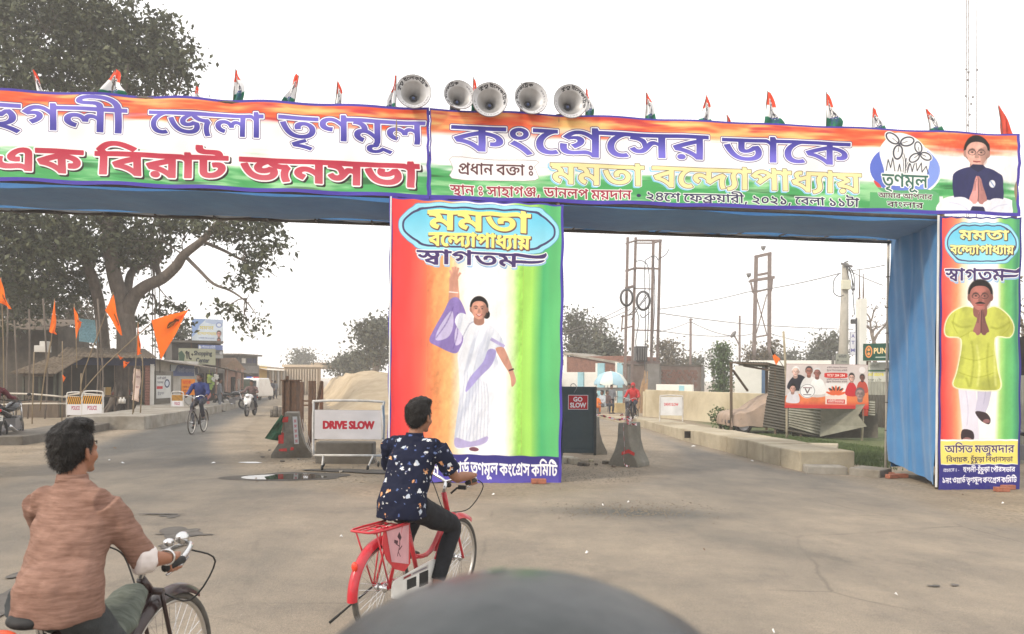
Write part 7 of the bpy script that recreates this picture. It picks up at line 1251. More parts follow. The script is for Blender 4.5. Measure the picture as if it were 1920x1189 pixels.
fr=Fr(1172,54,1345,58); t=box_thing('brick_wall','long old brick wall with patchy plaster behind the cream wall','wall',mat('patchy_brick_plaster',(.19,.135,.11),.95,.3,1.3,bump=.5,c2=(.29,.235,.20),stain=.3),fr,1172,686,1316,775,.3)
mb=MB(); prect(mb,fr,1172,683,1318,686,-.06,.4); mb.build('coping',M_concd,t,world=True)
for x in(1176,1233,1314): mb=MB(); prect(mb,fr,x,687,x+4,775,-.15,0,True); mb.build('buttress',M_grey,t,world=True)
for x in(1240,1262,1290,1306): s_,z=fr.at(x,707); MB().cyl(fr.pt(s_,z,-.02),fr.pt(s_,z,.02),.16,n=12).build('round_hole',M_dark2,t)if 0 else None
bk=mat('loose_brick',(.24,.13,.10),.9,.3,20,bump=.3); rs=random.Random(8); s0,zb=fr.at(1240,728); s1,zt=fr.at(1312,690)
me=None
for j in range(9):
    for i in range(16):
        x=s0+.1+(s1-s0-.2)*(i+(.5 if j%2 else 0))/16.5; z=zb+.1+(zt-zb-.2)*j/9; 
        if rs.random()<.3: continue
        if me is None: mb=MB(); mb.box((0,0,0),((s1-s0)/17*.9,.05,(zt-zb)/10*.8)); me=mb.mesh('brick',bk)
        o=bpy.data.objects.new('brick',me); o.location=fr.pt(x,z,-.012-rs.random()*.02)-t.location; o.rotation_euler=(0,0,fr.rz); link(o,t)
fr=Fr(1208,41,1470,30.5); t=box_thing('cream_wall','long stained cream wall along the right road behind the white drive slow board','wall',M_cream,fr,1209,735,1462,800,.22)
t.children
mb=MB(); prect(mb,fr,1206,734,1210,800,-.03,.5,True); mb.build('end_face',M_cream,t,world=True)
b_=P(1209,HY,41); b_.z=gz(b_.x,b_.y); 
fr=Fr(1232,46,1300,44.5); t=box_thing('notice_wall','pale painted wall panel with a blue patch rising behind the cream wall','wall',M_wallw,fr,1230,721,1299,745,.15); mb=MB(); prect(mb,fr,1273,723,1283,742,-.02,0); mb.build('blue_patch',M_lblue,t,world=True)
# concrete drain wall and footpath along the right road
def drainwall():
    pts=[(1120,783),(1200,800),(1300,832),(1400,858),(1500,884)]; tops=[(1120,779),(1200,786),(1300,806),(1400,824),(1500,845)]
    g_=[G(*p) for p in pts]; t=thing('drain_wall','long pale concrete drain wall curving along the right road','kerb',g_[0]); n=len(pts)
    for i in range(n-1):
        for j in range(3):
            a=g_[i].lerp(g_[i+1],j/3); b=g_[i].lerp(g_[i+1],(j+1)/3); ta=P(pts[i][0]+(pts[i+1][0]-pts[i][0])*j/3,tops[i][1]+(tops[i+1][1]-tops[i][1])*j/3,a.y+.1).z; tb=P(pts[i][0]+(pts[i+1][0]-pts[i][0])*(j+1)/3,tops[i][1]+(tops[i+1][1]-tops[i][1])*(j+1)/3,b.y+.1).z
            nn=Vector((-(b-a).y,(b-a).x,0)).normalized(); nn=nn if nn.y>0 else -nn; wd=1.15; e=(b-a).normalized()*.005; jt=random.uniform(-.01,.01)
            c=[a+e,b-e,b-e+nn*wd,a+e+nn*wd]; tz=[ta,tb,tb,ta]; mb=MB(); mb.add([Vector((p.x,p.y,p.z-.2)) for p in c]+[Vector((p.x,p.y,z+jt)) for p,z in zip(c,tz)],[(3,2,1,0),(4,5,6,7),(0,1,5,4),(1,2,6,5),(2,3,7,6),(3,0,4,7)]); bev(mb.build('wall_block',M_dw,t,world=True),.03,2)
    return t
M_dw=mat('dusty_pale_concrete',(.40,.345,.25),.92,.15,3,bump=.5,stain=.3,bscale=22); t=drainwall()
q=G(1425,860); 
for x,y,r in((1292,815,.12),(1392,838,.05)): a=P(x,y,G(x,y+15).y-.03); MB().box(a,(r*2.2,.05,r*1.6),.2).build('drain_hole',M_dark2,t,world=True)
a=G(1505,862); t=thing('cover_slab','thick concrete cover slab overhanging the open drain end','slab',a); zt=P(1535,843,a.y).z
mb=MB(); c=[P(1502,850,a.y),P(1568,853,a.y),P(1572,848,a.y+2.0),P(1440,838,a.y+2.2)]; mb.prism([Vector((p.x,p.y,zt-.12)) for p in c],(0,0,.11)); bev(mb.build('slab',M_dw,t,world=True),.02,2)
mb=MB(); mb.box(P(1536,868,a.y+.6)*1+Vector((0,0,-.05)),(1.0,.8,.25)); mb.build('dark_drain',M_dark2,t,world=True)
kerb('side_kerb','short concrete kerb step running behind the gate pillar on the right',[(1512,888),(1590,891),(1650,897)],.14,.6,M_conc)
# ---------------------------------------------------------------- tin shed, covered car, tin fence
def corrug(name,parent,m,p00,p10,p11,p01,waves,amp,horiz=False,o=None,label=None):
    """corrugated sheet between four points; ridges run up, or along when horiz"""
    a,b,c,d=[Vector(q) for q in(p00,p10,p11,p01)]; N=(b-a).cross(d-a).normalized(); n=waves*4; vs=[];fs=[]
    for i in range(n+1):
        u=i/n; h=amp*sin(i*pi/2)
        for v in(0,1):
            p=((a*(1-u)+b*u)*(1-v)+(d*(1-u)+c*u)*v) if not horiz else ((a*(1-v)+b*v)*(1-u)+(d*(1-v)+c*v)*u); vs.append(p+N*h)
    for i in range(n): k=2*i; fs.append((k,k+2,k+3,k+1))
    mb=MB(); mb.add(vs,fs); return mb.build(name,m,parent,False,world=True,label=label)
M_ctin=mat('grey_corrugated_tin',(.105,.098,.082),.6,.2,4,metal=.25,stain=.45); M_ctin2=mat('pale_corrugated_tin',(.33,.33,.28),.6,.15,4,metal=.2,stain=.35)
b=G(1440,822); t=thing('tin_shed','lean-to tin shed with a corrugated roof edge sheltering the covered car','shed',b)
p=P
for x,y0,y1,Y in((1371,680,812,27),(1437,684,806,29.5),(1476,690,822,26)): a=p(x,y1,Y); a.z=gz(a.x,a.y)-.05; MB().bar(a,p(x,y0,Y),.08).build('post',M_wood,t,world=True)
corrug('roof_sheet',t,M_ctin,p(1367,678,27),p(1440,680,27),p(1480,690,31),p(1392,686,31),15,.022); MB().bar(p(1368,680,26.9),p(1442,683,26.9),.05).build('beam',M_wood,t,world=True); MB().bar(p(1374,694,27),p(1402,733,27.5),.06).build('brace',M_wood,t,world=True); MB().bar(p(1395,686,29),p(1442,694,26.8),.06).build('beam',M_wood,t,world=True)
fr=Fr(1378,34,1440,34); mb=MB(); prect(mb,fr,1379,686,1428,738,0,.1); mb.build('rear_panel',M_wallw,t,world=True); mb=MB(); prect(mb,fr,1428,690,1438,738,-.02,.1); mb.build('blue_strip',mat('dull_blue',(.10,.16,.26),.8,.1,4),t,world=True)
fr=Fr(1438,26.4,1560,24.9)
t=thing('tin_fence','dark corrugated tin fence with sheets running sideways behind the party poster','fence',fr.pt(0,fr.g()))
q=lambda x,y,d=0: fr.pt(*fr.at(x,y),d)
corrug('tin_sheet',t,M_ctin,q(1430,800),q(1546,822),q(1546,762),q(1438,742),11,.02,True); corrug('tin_sheet',t,M_ctin,q(1438,744,.05),q(1546,764,.05),q(1546,700,.05),q(1442,684,.05),12,.02,True,label='upper sheet of the same dark tin');  # lower and upper sheets share one dark tin colour
corrug('tin_sheet',t,M_ctin2,q(1500,765,-.06),q(1642,780,-.06),q(1642,752,-.06),q(1500,740,-.06),6,.02,True,label='paler sheet under the poster'); corrug('tin_sheet',t,M_ctin2,q(1480,800,-.05),q(1545,818,-.05),q(1545,765,-.05),q(1480,760,-.05),9,.02,True)
mb=MB(); mb.add([q(1541,796,-.10),q(1620,778,-.5),q(1632,757,-.45),q(1541,763,-.08),q(1545,818,-.35),q(1640,798,-.7)],[(0,1,2,3),(0,4,5,1)]); mb.build('folded_sheet',mat('folded_green_tin',(.22,.215,.165),.7,.2,4,stain=.3),t,world=True)
mb=MB(); mb.add([q(1478,822,.3),q(1640,822,.3),q(1640,775,.3),q(1478,765,.3)],[(0,1,2,3)]); mb.build('backing_board',M_concd,t,world=True)
for x in(1452,1500,1542): MB().bar(q(x,820,.08),q(x,690,.08),.06).build('post',M_wood,t,world=True)
fr=Fr(1630,27,1700,25.5); t=thing('upright_tin_fence','grey corrugated fence with upright ridges beside the blue pillar','fence',fr.pt(0,fr.g())); q=lambda x,y,d=0: fr.pt(*fr.at(x,y),d)
corrug('tin_sheet',t,M_ctin,q(1624,800),q(1720,806),q(1720,742),q(1624,740),16,.02); corrug('tin_sheet',t,M_ctin2,q(1624,742,.1),q(1720,744,.1),q(1720,716,.1),q(1624,716,.1),16,.02)
fr=Fr(1890,17.5,2010,17); t=thing('upright_tin_fence','pale corrugated fence at the right border beyond the gate','fence',fr.pt(0,fr.g())); q=lambda x,y,d=0: fr.pt(*fr.at(x,y),d)
corrug('tin_sheet',t,M_ctin2,q(1880,870),q(2040,880),q(2040,700),q(1880,705),14,.022); mb=MB(); mb.add([q(1880,722,.3),q(2040,722,.3),q(2040,600,.3),q(1880,640,.3)],[(0,1,2,3)]); mb.build('dark_sheet',M_dark2,t,world=True)
# car under a dusty cloth cover
b=P(1410,HY,27.8); b.z=gz(b.x,b.y); t=thing('covered_car','parked car under a dusty pinkish-beige cloth cover inside the tin shed','car',b,R(2))
prof=[(-1.05,.28),(-1.08,.52),(-1.02,.70),(-.72,.80),(-.30,.86),(.18,1.20),(.55,1.38),(1.0,1.42),(1.7,1.38),(1.9,1.0),(1.95,.5),(1.95,.28)]
vs=[];fs=[];K=14;sp=spl([(x,0,z) for x,z in prof],4); n=len(sp)
for k in range(K+1):
    v=k/K; y=-.78+1.56*v; sh=1-.10*abs(2*v-1)**3
    for i,pp in enumerate(sp):
        z=.24+(pp.z-.24)*(1-.16*abs(2*v-1)**4); z+=.012*sin(i*1.7+k*2.1); vs.append((pp.x*(1-.05*abs(2*v-1)**4)+.03*sin(k*1.9+i*.3),y+.03*sin(i*.8),z))
for k in range(K):
    for i in range(n-1): a=k*n+i; fs.append((a,a+1,a+n+1,a+n))
lo=len(vs)
mb=MB(); mb.add(vs,fs); 
def skirt(k): 
    L=len(mb.v); row=[vs[k*n+i] for i in range(n)]; sgn=-1 if k==0 else 1; m=MB(); w2=[]
    for i,r_ in enumerate(row): w2.append((r_[0],r_[1]+sgn*(.07+.035*sin(i*1.3)),.26+.02*sin(i*.9)))
    m.add(row+w2,[(i,i+1,n+i+1,n+i) for i in range(n-1)]); return m
for k in(0,K): s_=skirt(k); mb.add(s_.v,s_.f)
M_cover=mat('dusty_car_cover',(.42,.31,.235),.9,.14,3,bump=.5,bscale=6,c2=(.30,.235,.19)); mb.build('cloth_cover',M_cover,t,True)
for x in(-.55,1.35):
    for y in(-.74,.74): w_=MB().torus((x,y,.30),.24,.075,'y',24,8).build('tyre',M_black,t,True); MB().lathe([(0,.0),(.06,.01),(.17,-.01),(.19,.02),(.19,-.04)],n=16,M=Matrix.Rotation(pi/2,3,'X')).build('rim',M_alu,w_,True).location=(x,y-.04*(1 if y<0 else -1),.30)
MB().box((-.2,-.74,.26),(1.5,.05,.08)).build('sill',M_dark,t); MB().box((-1.02,-.3,.42),(.08,.9,.10)).build('bumper',M_dark,t)
# party poster on two bamboo poles
fr=Fr(1473,24.2,1630,24.0); t=thing('party_poster','pinkish printed party poster with six portraits stretched between two bamboo poles','poster',fr.pt(0,fr.g())); q=lambda x,y,d=0: fr.pt(*fr.at(x,y),d)-t.location
qsheet('printed_sheet',imat('poster_print',party_board(),.5,.3,.1),t,[q(1471,765),q(1629,767),q(1627,684),q(1475,682)],24,12,wr(.006,3,1,2)); mb=MB(); mb.prism([q(1471,765,.02),q(1629,767,.02),q(1627,684,.02),q(1475,682,.02)],fr.n*.015); mb.build('backing',M_wood,t)
MB().tube([q(1476,826,.06),q(1476,760,.06),q(1474,690,.06),q(1470,621,.06)],.035,7,2).build('bamboo_pole',mat('pale_old_bamboo',(.36,.31,.22),.7,.2,8),t,True); MB().tube([q(1617,838,.06),q(1620,768,.06),q(1622,690,.06)],.035,7,2).build('bamboo_pole',MC['pale_old_bamboo'],t,True)
mb=MB(); mb.quad(q(1618,780,.03),q(1628,780,.03),q(1629,766,.03),q(1618,766,.03)); mb.build('hanging_corner',M_red,t)
a=P(1468,686,24.1); t=thing('tilted_flag','small orange and white flag leaning left at the poster corner','flag',a); MB().tube([(0,0,0),P(1444,650,24.1)-a],.012,5).build('pole',M_dark,t); 
L=lambda x,y:P(x,y,24.05)-a
mb=MB(); mb.add([L(1445,652),L(1452,664),L(1463,673),L(1455,685),L(1449,670)],[(0,1,4),(1,2,3,4)]); mb.build('cloth',M_orange,t); mb=MB(); mb.add([L(1445,652),L(1448,668),L(1452,664)],[(0,1,2)]); mb.build('white_part',M_wallw,t)
# buildings and signs at the far right of the opening
fr=Fr(1400,46,1572,44); t=box_thing('long_white_roof','long white roof slab of a shed behind the tin fence','shed',M_wallw,fr,1404,676,1572,686,3,toground=False); mb=MB(); prect(mb,fr,1440,686,1572,760,.3,.6,True); mb.build('wall',M_wallw,t,world=True)
fr=Fr(1560,33,1600,33); t=sign('small_grey_sign','small grey sign board on posts above the party poster',fr,1566,664,1592,685,imat('grey_sign',small_sign(26,21,(.60,.60,.56),[('b','কমিটি',(5,3,21,7),(.25,.25,.28)),('b','পৌরসভা',(10,13,22,16),(.3,.3,.33)),('p','',[(3,10),(6,11),(4,14)],(.2,.2,.2))],8)),legs=((1569,720),(1589,720)))
sign('small_grey_sign','narrow grey sign edge left of the small grey board',Fr(1556,34,1600,34),1559,667,1564,684,M_grey,legs=((1561,720),))
fr=Fr(1590,30,1605,30); atm=small_sign(11,42,(.86,.86,.88),[('l','A',(2.5,4,8.5,10),(.42,.42,.62),.2),('l','T',(2.5,16,8.5,22),(.42,.42,.62),.2),('l','M',(2,30,9,36),(.42,.42,.62),.2)],10,(.6,(.6,.6,.7)))
t=thing('atm_sign','tall narrow white ATM sign standing beside the concrete pole','sign',fr.pt(0,fr.g())); sign('x','',fr,1593,623,1604,666,imat('atm_print',atm),root=None).name='tmp_sign'
o=bpy.data.objects['tmp_sign']
for c in list(KID.get('x',[])): c.parent=t; c.location=o.location-t.location
KID[t.name]=KID.get('x',[]); bpy.data.objects.remove(o); MB().bar(fr.pt(*fr.at(1607,760),.06),fr.pt(*fr.at(1607,596),.06),.05).build('post',M_dark,t,world=True)
fr=Fr(1612,29,1680,28); pnb=small_sign(62,34,(.10,.30,.24),[('e','',(11,16,7,12),(.88,.55,.30)),('e','',(11,16,4.6,9),(.14,.33,.26)),('e','',(11,12,2.6,3),(.90,.60,.35)),('e','',(11,20,2.6,3),(.90,.60,.35)),('l','PUN',(21,9,44,20),(.92,.80,.58),.3),('r','',(24,26,44,28),(.7,.75,.7)),('r','',(0,33,62,34),(.6,.6,.55))],8)
t=sign('bank_sign','green bank signboard with an orange round emblem beside the blue pillar cloth',fr,1618,643,1680,677,imat('bank_print',pnb),0,.15,legs=((1622,760),(1675,760))); 
ws=small_sign(60,55,(.80,.80,.76),[('r','',(0,14,60,17),(.25,.45,.35)),('l','and store',(2,18,34,25),(.85,.80,.25),.2),('b','বেলা ১১টা',(4,31,30,37),(.5,.5,.45)),('r','',(0,40,60,42),(.55,.6,.5)),('b','কমিটি',(6,5,26,10),(.6,.6,.55))],6)
sign('shop_wall_sign','white and yellow shop wall sign under the green bank board',Fr(1612,29.5,1680,28.5),1622,679,1682,735,imat('wall_sign_print',ws),.05,.1,legs=((1626,770),(1660,770)))
mb=None; fr=Fr(1610,30,1640,30); t=box_thing('white_pillar','white unfinished concrete pillar with bare rods on top behind the ATM sign','pillar',M_wallw,fr,1612,560,1625,760,.4)
for k,x in enumerate((1613,1617,1620,1624)): MB().bar(fr.pt(*fr.at(x,562),.1+.1*(k%2)),fr.pt(*fr.at(x+(-1)**k,505+k*4),.1+.1*(k%2)),.02).build('steel_rod',M_rust,t,world=True)
# ---------------------------------------------------------------- poles, towers and wires
M_pole=mat('pale_concrete_pole',(.40,.375,.33),.9,.1,5,stain=.15); M_ipole=mat('hazed_steel',(.20,.155,.14),.8,.2,4); M_ins=mat('insulator',(.18,.17,.17),.4,.1,4)
b=P(1578,HY,38); b.z=gz(b.x,b.y); t=thing('street_pole','pale concrete street pole with a meter box and a tangle of cables','pole',b); L=lambda x,y,d=0:P(x,y,38+d)-b
MB().tube([L(1577,760),L(1582,640),L(1585,494)],[.27,.22,.15],10).build('shaft',M_pole,t,True); MB().bar(L(1577,494,-.2),L(1598,500,-.2),.09).build('cross_arm',M_ins,t); MB().bar(L(1583,493,-.2),L(1590,490,-.2),.07).build('cross_arm',M_ins,t)
bev(MB().box(L(1586,534,-.25),(.42,.2,.46)).build('meter_box',mat('cream_box',(.62,.60,.48),.6,.05,4),t),.02,2)
for k,pts in enumerate(([(1588,500),(1596,515),(1599,540),(1600,560),(1602,590)],[(1590,498),(1600,512),(1602,535),(1598,552)],[(1575,512),(1564,525),(1563,548),(1574,556),(1582,553)],[(1592,500),(1597,520),(1603,545)],[(1586,498),(1594,530),(1598,545)])): MB().tube([L(x,y,-.3) for x,y in pts],.022,5,5).build('cable',M_dark,t,True)
bev(MB().box(L(1601,603,-.3),(.26,.18,.22)).build('junction_box',M_dark,t),.01,1)
def tower(label,Y,posts,bars,name='pole_tower',extra=None,w_=.16,ybase=745):
    x0=sum(p_[0] for p_ in posts)/len(posts); b=P(x0,HY,Y); b.z=gz(b.x,b.y); t=thing(name,label,'tower',b)
    for i,(xb,xt,yt,d) in enumerate(posts): MB().bar(P(xb,ybase,Y+d)-b,P(xt,yt,Y+d)-b,w_,w_*.7,up=(0,1,0)).build('post',M_ipole,t)
    for (xa,ya,da,xb,yb,db,th) in bars: MB().bar(P(xa,ya,Y+da)-b,P(xb,yb,Y+db)-b,th).build('cross_bar',M_ipole,t)
    return t,b
t,b=tower('four-pole transformer structure with coiled cables behind the umbrella stall',50,[(1171,1177,445,0),(1184,1192,445,2),(1220,1225,452,0),(1231,1238,449,2)],[(1174,457,0,1192,451,2,.10),(1192,451,2,1240,451,2,.12),(1225,456,0,1240,451,2,.10),(1192,456,0,1226,456,0,.08),(1174,508,0,1190,503,2,.12),(1190,503,2,1238,504,2,.12),(1174,541,0,1190,536,2,.16),(1190,541,2,1226,542,0,.07),(1190,619,2,1236,620,2,.08),(1165,594,0,1186,589,1,.08),(1165,617,0,1186,612,1,.08),(1168,590,0,1165,622,0,.08),(1178,680,0,1236,680,1,.22)],w_=.17)
L=lambda x,y,d=0:P(x,y,50+d)-b
for k,(cx_,cy_,rx,ry) in enumerate(((1175,558,12,16),(1206,564,13,18))):
    for j in range(3): MB().ring([L(cx_+cos(a)*(rx-j*.9),cy_+sin(a)*(ry-j*.9),-.3-.08*j) for a in np.linspace(0,2*pi,28,endpoint=False)],.045,6,False,closed=True).build('cable_coil',M_dark,t,True)
for k,pts in enumerate(([(1209,700),(1210,600),(1209,500),(1215,485),(1228,480),(1234,488)],[(1192,490),(1206,490),(1216,505),(1217,560),(1214,640)],[(1184,600),(1195,580),(1215,555)],[(1180,590),(1200,570),(1214,550)],[(1225,480),(1228,560),(1222,660)],[(1235,486),(1248,478),(1254,468)],[(1190,575),(1198,600),(1192,640),(1196,680)],[(1200,590),(1206,596),(1218,586)])): MB().tube([L(x,y,-.4-.1*k) for x,y in pts],.03,5,4).build('cable',M_dark,t,True)
bev(MB().box(L(1201,664,.5),(.75,.9,1.0)).build('transformer',M_dark,t),.03,1)
for k in range(6): MB().box(L(1189+k*4.4,664,-.0),(.05,.1,.8)).build('cooling_fin',M_ins,t)
mb=MB(); prect(mb,Fr(1212,49.5,1240,49.5),1213,682,1236,750,0,.8,True); mb.build('base_block',M_grey,t,world=True)
q=P(1200,760,46); o=MB(); rs=random.Random(4)
for k in range(22): x=rs.uniform(-.35,.35); o.bar((x,rs.uniform(-.1,.1),0),(x*.5+.3,.1,1.6+rs.uniform(0,1)),.03)
o=o.build('bamboo_bundle',mat('straw_bundle',(.42,.27,.15),.9,.2,8)); q.z=gz(q.x,q.y); o.location=q; tag(o,'bundle of pale bamboo strips leaning at the tower foot','bundle')
t,b=tower('two-legged electric pole with creepers and crossed braces beyond the tin shed',60,[(1412,1418,480,0),(1442,1443,475,0)],[(1415,482,0,1446,475,0,.22),(1415,517,0,1446,511,0,.18),(1406,527,0,1452,520,0,.22),(1404,529,0,1416,523,0,.14),(1412,549,0,1440,542,0,.14),(1408,530,0,1412,549,0,.12),(1448,522,0,1446,546,0,.12),(1418,632,0,1441,628,0,.12),(1418,555,0,1438,628,0,.07),(1438,552,0,1418,625,0,.07)],w_=.26,ybase=735)
L=lambda x,y,d=0:P(x,y,60+d)-b
for x,y in((1431,472),(1404,523)): MB().lathe([(.03,0),(.03,.12),(.12,.16),(.22,.40),(.14,.44),(0,.45)],n=10,c=L(x,y)).build('insulator',M_ins,t,True)
pts,_=clumps([(tuple(P(1410,690,60)),(.8,.5,2.2),1),(tuple(P(1441,660,60)),(.5,.4,3.2),1)],18,40,.22,9); leafcloud('creeper',LM_dry,t,pts,.20,b,seed=4)
for lab,pxs,pyt,Y,r in(('thin wire pole left of the narrow conical tree',1295,597,62,.09),('thin pole carrying the curved street lamp',1387,592,55,.07)):
    b=P(pxs,HY,Y); b.z=gz(b.x,b.y); t=thing('wire_pole' if pxs<1300 else 'lamp_pole',lab,'pole',b); MB().tube([(0,0,0),P(pxs,pyt,Y)-b],[r*1.3,r],7).build('shaft',M_ipole,t,True)
    if pxs>1300:
        MB().tube([P(1387,655,Y)-b,P(1385,645,Y)-b,P(1377,630,Y)-b],.05,6,3).build('arm',M_ipole,t,True); MB().ell(P(1375,627,Y)-b,(.30,.18,.14),10,6,Matrix.Rotation(-.9,3,'Y')).build('lamp_head',M_ins,t,True)
    else: MB().bar(P(1292,600,Y)-b,P(1299,599,Y)-b,.08).build('cross_arm',M_ins,t)
def wire(label,pts,sagpx,r=.012,y=None):
    a=P(*pts[0]); q=[]
    for i in range(len(pts)-1):
        A,B=Vector(pts[i]),Vector(pts[i+1])
        for k in range(9): u=k/8; c=A.lerp(B,u); q.append(P(c.x,c.y+sagpx*4*u*(1-u),c.z)-a)
    o=MB().tube(q,r,4).build('overhead_wire',M_wire,None,True); o.location=a; tag(o,label,'wire')
M_wire=mat('wire_grey',(.14,.13,.13),.6,.1,4)
wire('upper overhead wire rising from the tower to the concrete pole',[(1234,580,50),(1400,548,45),(1577,512,38)],3,.022); wire('overhead wire from the concrete pole up to the right behind the blue cloth',[(1592,508,38),(1660,497,34)],1,.018); wire('wire falling from the concrete pole towards the blue cloth',[(1592,508,38),(1655,535,34)],1,.018)
wire('lower overhead wire crossing far behind the tower',[(1236,587,50),(1400,608,55),(1600,618,60)],1,.026); wire('wire from the tower foot up to the thin wire pole',[(1236,622,52),(1295,603,62)],2,.024); wire('double wire drooping right from the thin wire pole',[(1295,603,62),(1360,628,58),(1410,626,60)],3,.026); wire('wire from the tower across to the lamp pole',[(1236,620,52),(1310,629,58),(1375,630,55)],1,.024)
wire('left fan wire dropping from the tower behind the round tree',[(1182,570,50),(1120,601,52),(1058,622,56)],1,.022); wire('second left fan wire running beneath the first from the tower',[(1182,580,50),(1120,606,52),(1062,626,56)],1,.022); wire('short wire between the electric pole and the far trees',[(1446,626,60),(1510,642,62)],1,.024)
# mast above the gate
b=P(1820,HY,85); b.z=gz(b.x,b.y); t=thing('radio_mast','very thin lattice radio mast rising into the white sky above the gate','mast',b); ym=P(1815,-60,85).z-b.z
for x in(1812,1816): MB().bar(P(x+1,720,85)-b,P(x,-60,85)-b,.055).build('leg',M_ipole,t)
MB().bar(P(1830,720,85)-b,P(1832,-60,85)-b,.06).build('side_pole',M_ipole,t)
lt=MB()
for k in range(70): y=720-k*11.2; lt.bar(P(1812,y,85)-b,P(1816,y-11.2*(k%2),85)-b,.03)
lt.build('lattice',M_ipole,t,kind='stuff'); 
for x,y in((1815,235),(1818,215),(1821,195),(1824,182),(1812,130),(1814,150),(1811,180),(1816,135),(1832,131)): MB().ell(P(x,y,85)-b,(.16,.1,.14),6,4).build('aerial',M_ins,t)
# market umbrella stall
b=P(1145,HY,47); b.z=gz(b.x,b.y); t=thing('market_umbrella','large pale scalloped umbrella shading a small roadside stall','umbrella',b); zt=P(1145,696,47).z-b.z; zr=P(1145,716,47).z-b.z; n=16; rr=1.0; seg=MB(); M_umb=mat('umbrella_cloth',(.66,.68,.62),.7,.1,2); M_umb2=mat('umbrella_blue',(.33,.50,.58),.7,.1,2)
for k in range(8):
    mb=MB(); a0,a1=k*pi/4,(k+1)*pi/4; vs=[(0,0,zt)]
    for r_,z_ in((.35,zt-.06),(.7,zt-.22),(1.0,zr)):
        for j in range(4): a=a0+(a1-a0)*j/3; vs.append((cos(a)*rr*r_,sin(a)*rr*r_,z_-(0.10*sin(j/3*pi) if r_==1 else 0)))
    fs=[(0,1+j,2+j) for j in range(3)]+[(1+4*i+j,5+4*i+j,6+4*i+j,2+4*i+j) for i in range(2) for j in range(3)]
    lo_=len(vs); 
    for j in range(4): v_=vs[9+j]; vs.append((v_[0]*1.01,v_[1]*1.01,v_[2]-.13))
    fs+=[(9+j,lo_+j,lo_+j+1,10+j) for j in range(3)]; mb.add(vs,fs); mb.build('canopy_panel',M_umb if k%2 else M_umb2,t,True)
MB().cyl((0,0,0),(0,0,zt+.12),.025,n=8).build('pole',M_ins,t,True)
fr=Fr(1115,46,1175,46); t=box_thing('stall_table','weathered cream stall table under the umbrella with goods on it','table',mat('warm_cream',(.62,.47,.24),.85,.1,4),fr,1146,756,1172,778,.7); mb=MB(); prect(mb,fr,1118,727,1172,733,.2,.6); mb.build('back_shelf',M_grey,t,world=True)
for x in(1118,1140,1158,1171): mb=MB(); prect(mb,fr,x,720,x+1.2,775,.3,.34,True); mb.build('post',M_ins,t,world=True)
fr=Fr(1100,38,1170,38); t=box_thing('road_plinth','stone plinth with a dark culvert opening at the road edge','plinth',M_tan,fr,1085,778,1170,792,1.0); mb=MB(); prect(mb,fr,1134,784,1162,791,-.03,0); mb.build('culvert_opening',M_dark2,t,world=True)
# white DRIVE SLOW board on the right
barrier('drive_slow_board','bright white DRIVE SLOW board on wheels before the cream wall',1259,810,28,42,66,imat('white_drive_print',small_sign(46,60,(.86,.86,.86),[('l','DRIVE SLOW',(8,20,38,29),(.78,.22,.25),.15)],8,(1,(.8,.8,.8)))),R(-8),panel=(.28,.96))
# bricks under the right pillar, litter
for k,(x,y,d) in enumerate(((1664,893,-.1),(1672,897,.4),(1690,896,.2),(1862,916,0),(1890,918,.3),(1878,922,.1),(1010,907,.1))):
    q=G(x,y); o=bev(MB().box((0,0,.04),(.23,.11,.075),d).build('loose_brick',mat('orange_brick',(.34,.125,.075),.9,.3,18,bump=.3)),.006,1); o.location=q; tag(o,('broken orange brick at the far foot of the blue pillar cloth','orange brick just right of the far foot of the blue cloth','brick lying under the middle of the blue cloth','orange brick under the left part of the narrow pillar banner','orange brick under the right part of the narrow pillar banner','brick lying just in front of the narrow pillar banner','brick at the lower right of the wide pillar banner')[k],'brick')
rs=random.Random(12); litter=[(1007,908),(1030,900),(1040,904),(900,886),(770,930),(1495,868),(1520,872),(1585,888),(1600,889),(1560,884),(1410,866),(1300,838),(1185,955),(1178,944),(925,930),(1320,1035),(1450,1190),(1100,1040),(480,900),(205,865),(230,870),(215,842),(400,870),(1880,946),(1805,930),(1130,950),(640,1010),(1050,920),(1680,1120)]
lm=[mat('litter_white',(.75,.74,.72),.7,.1,9),mat('litter_brown',(.16,.10,.06),.9,.2,9)]
for k,(x,y) in enumerate(litter):
    q=G(x,y); s_=rs.uniform(.02,.05)*(1.3 if y<900 else .45); mb=MB(); mb.add([(-s_,-s_*.5,.004),(s_,-s_*.6,.012),(s_*.7,s_*.5,.02),(-s_*.8,s_*.6,.006),(0,0,.03)],[(0,1,4),(1,2,4),(2,3,4),(3,0,4)]); o=mb.build('paper_scrap' if k%3 else 'dry_leaf',lm[0] if k%3 else lm[1]); o.location=q+Vector((0,0,.012)); o.rotation_euler=(0,0,rs.random()*6); tag(o,'tiny scrap of white litter on the road surface' if k%3 else 'tiny dry brown leaf on the road surface','litter','litter scattered on the road')
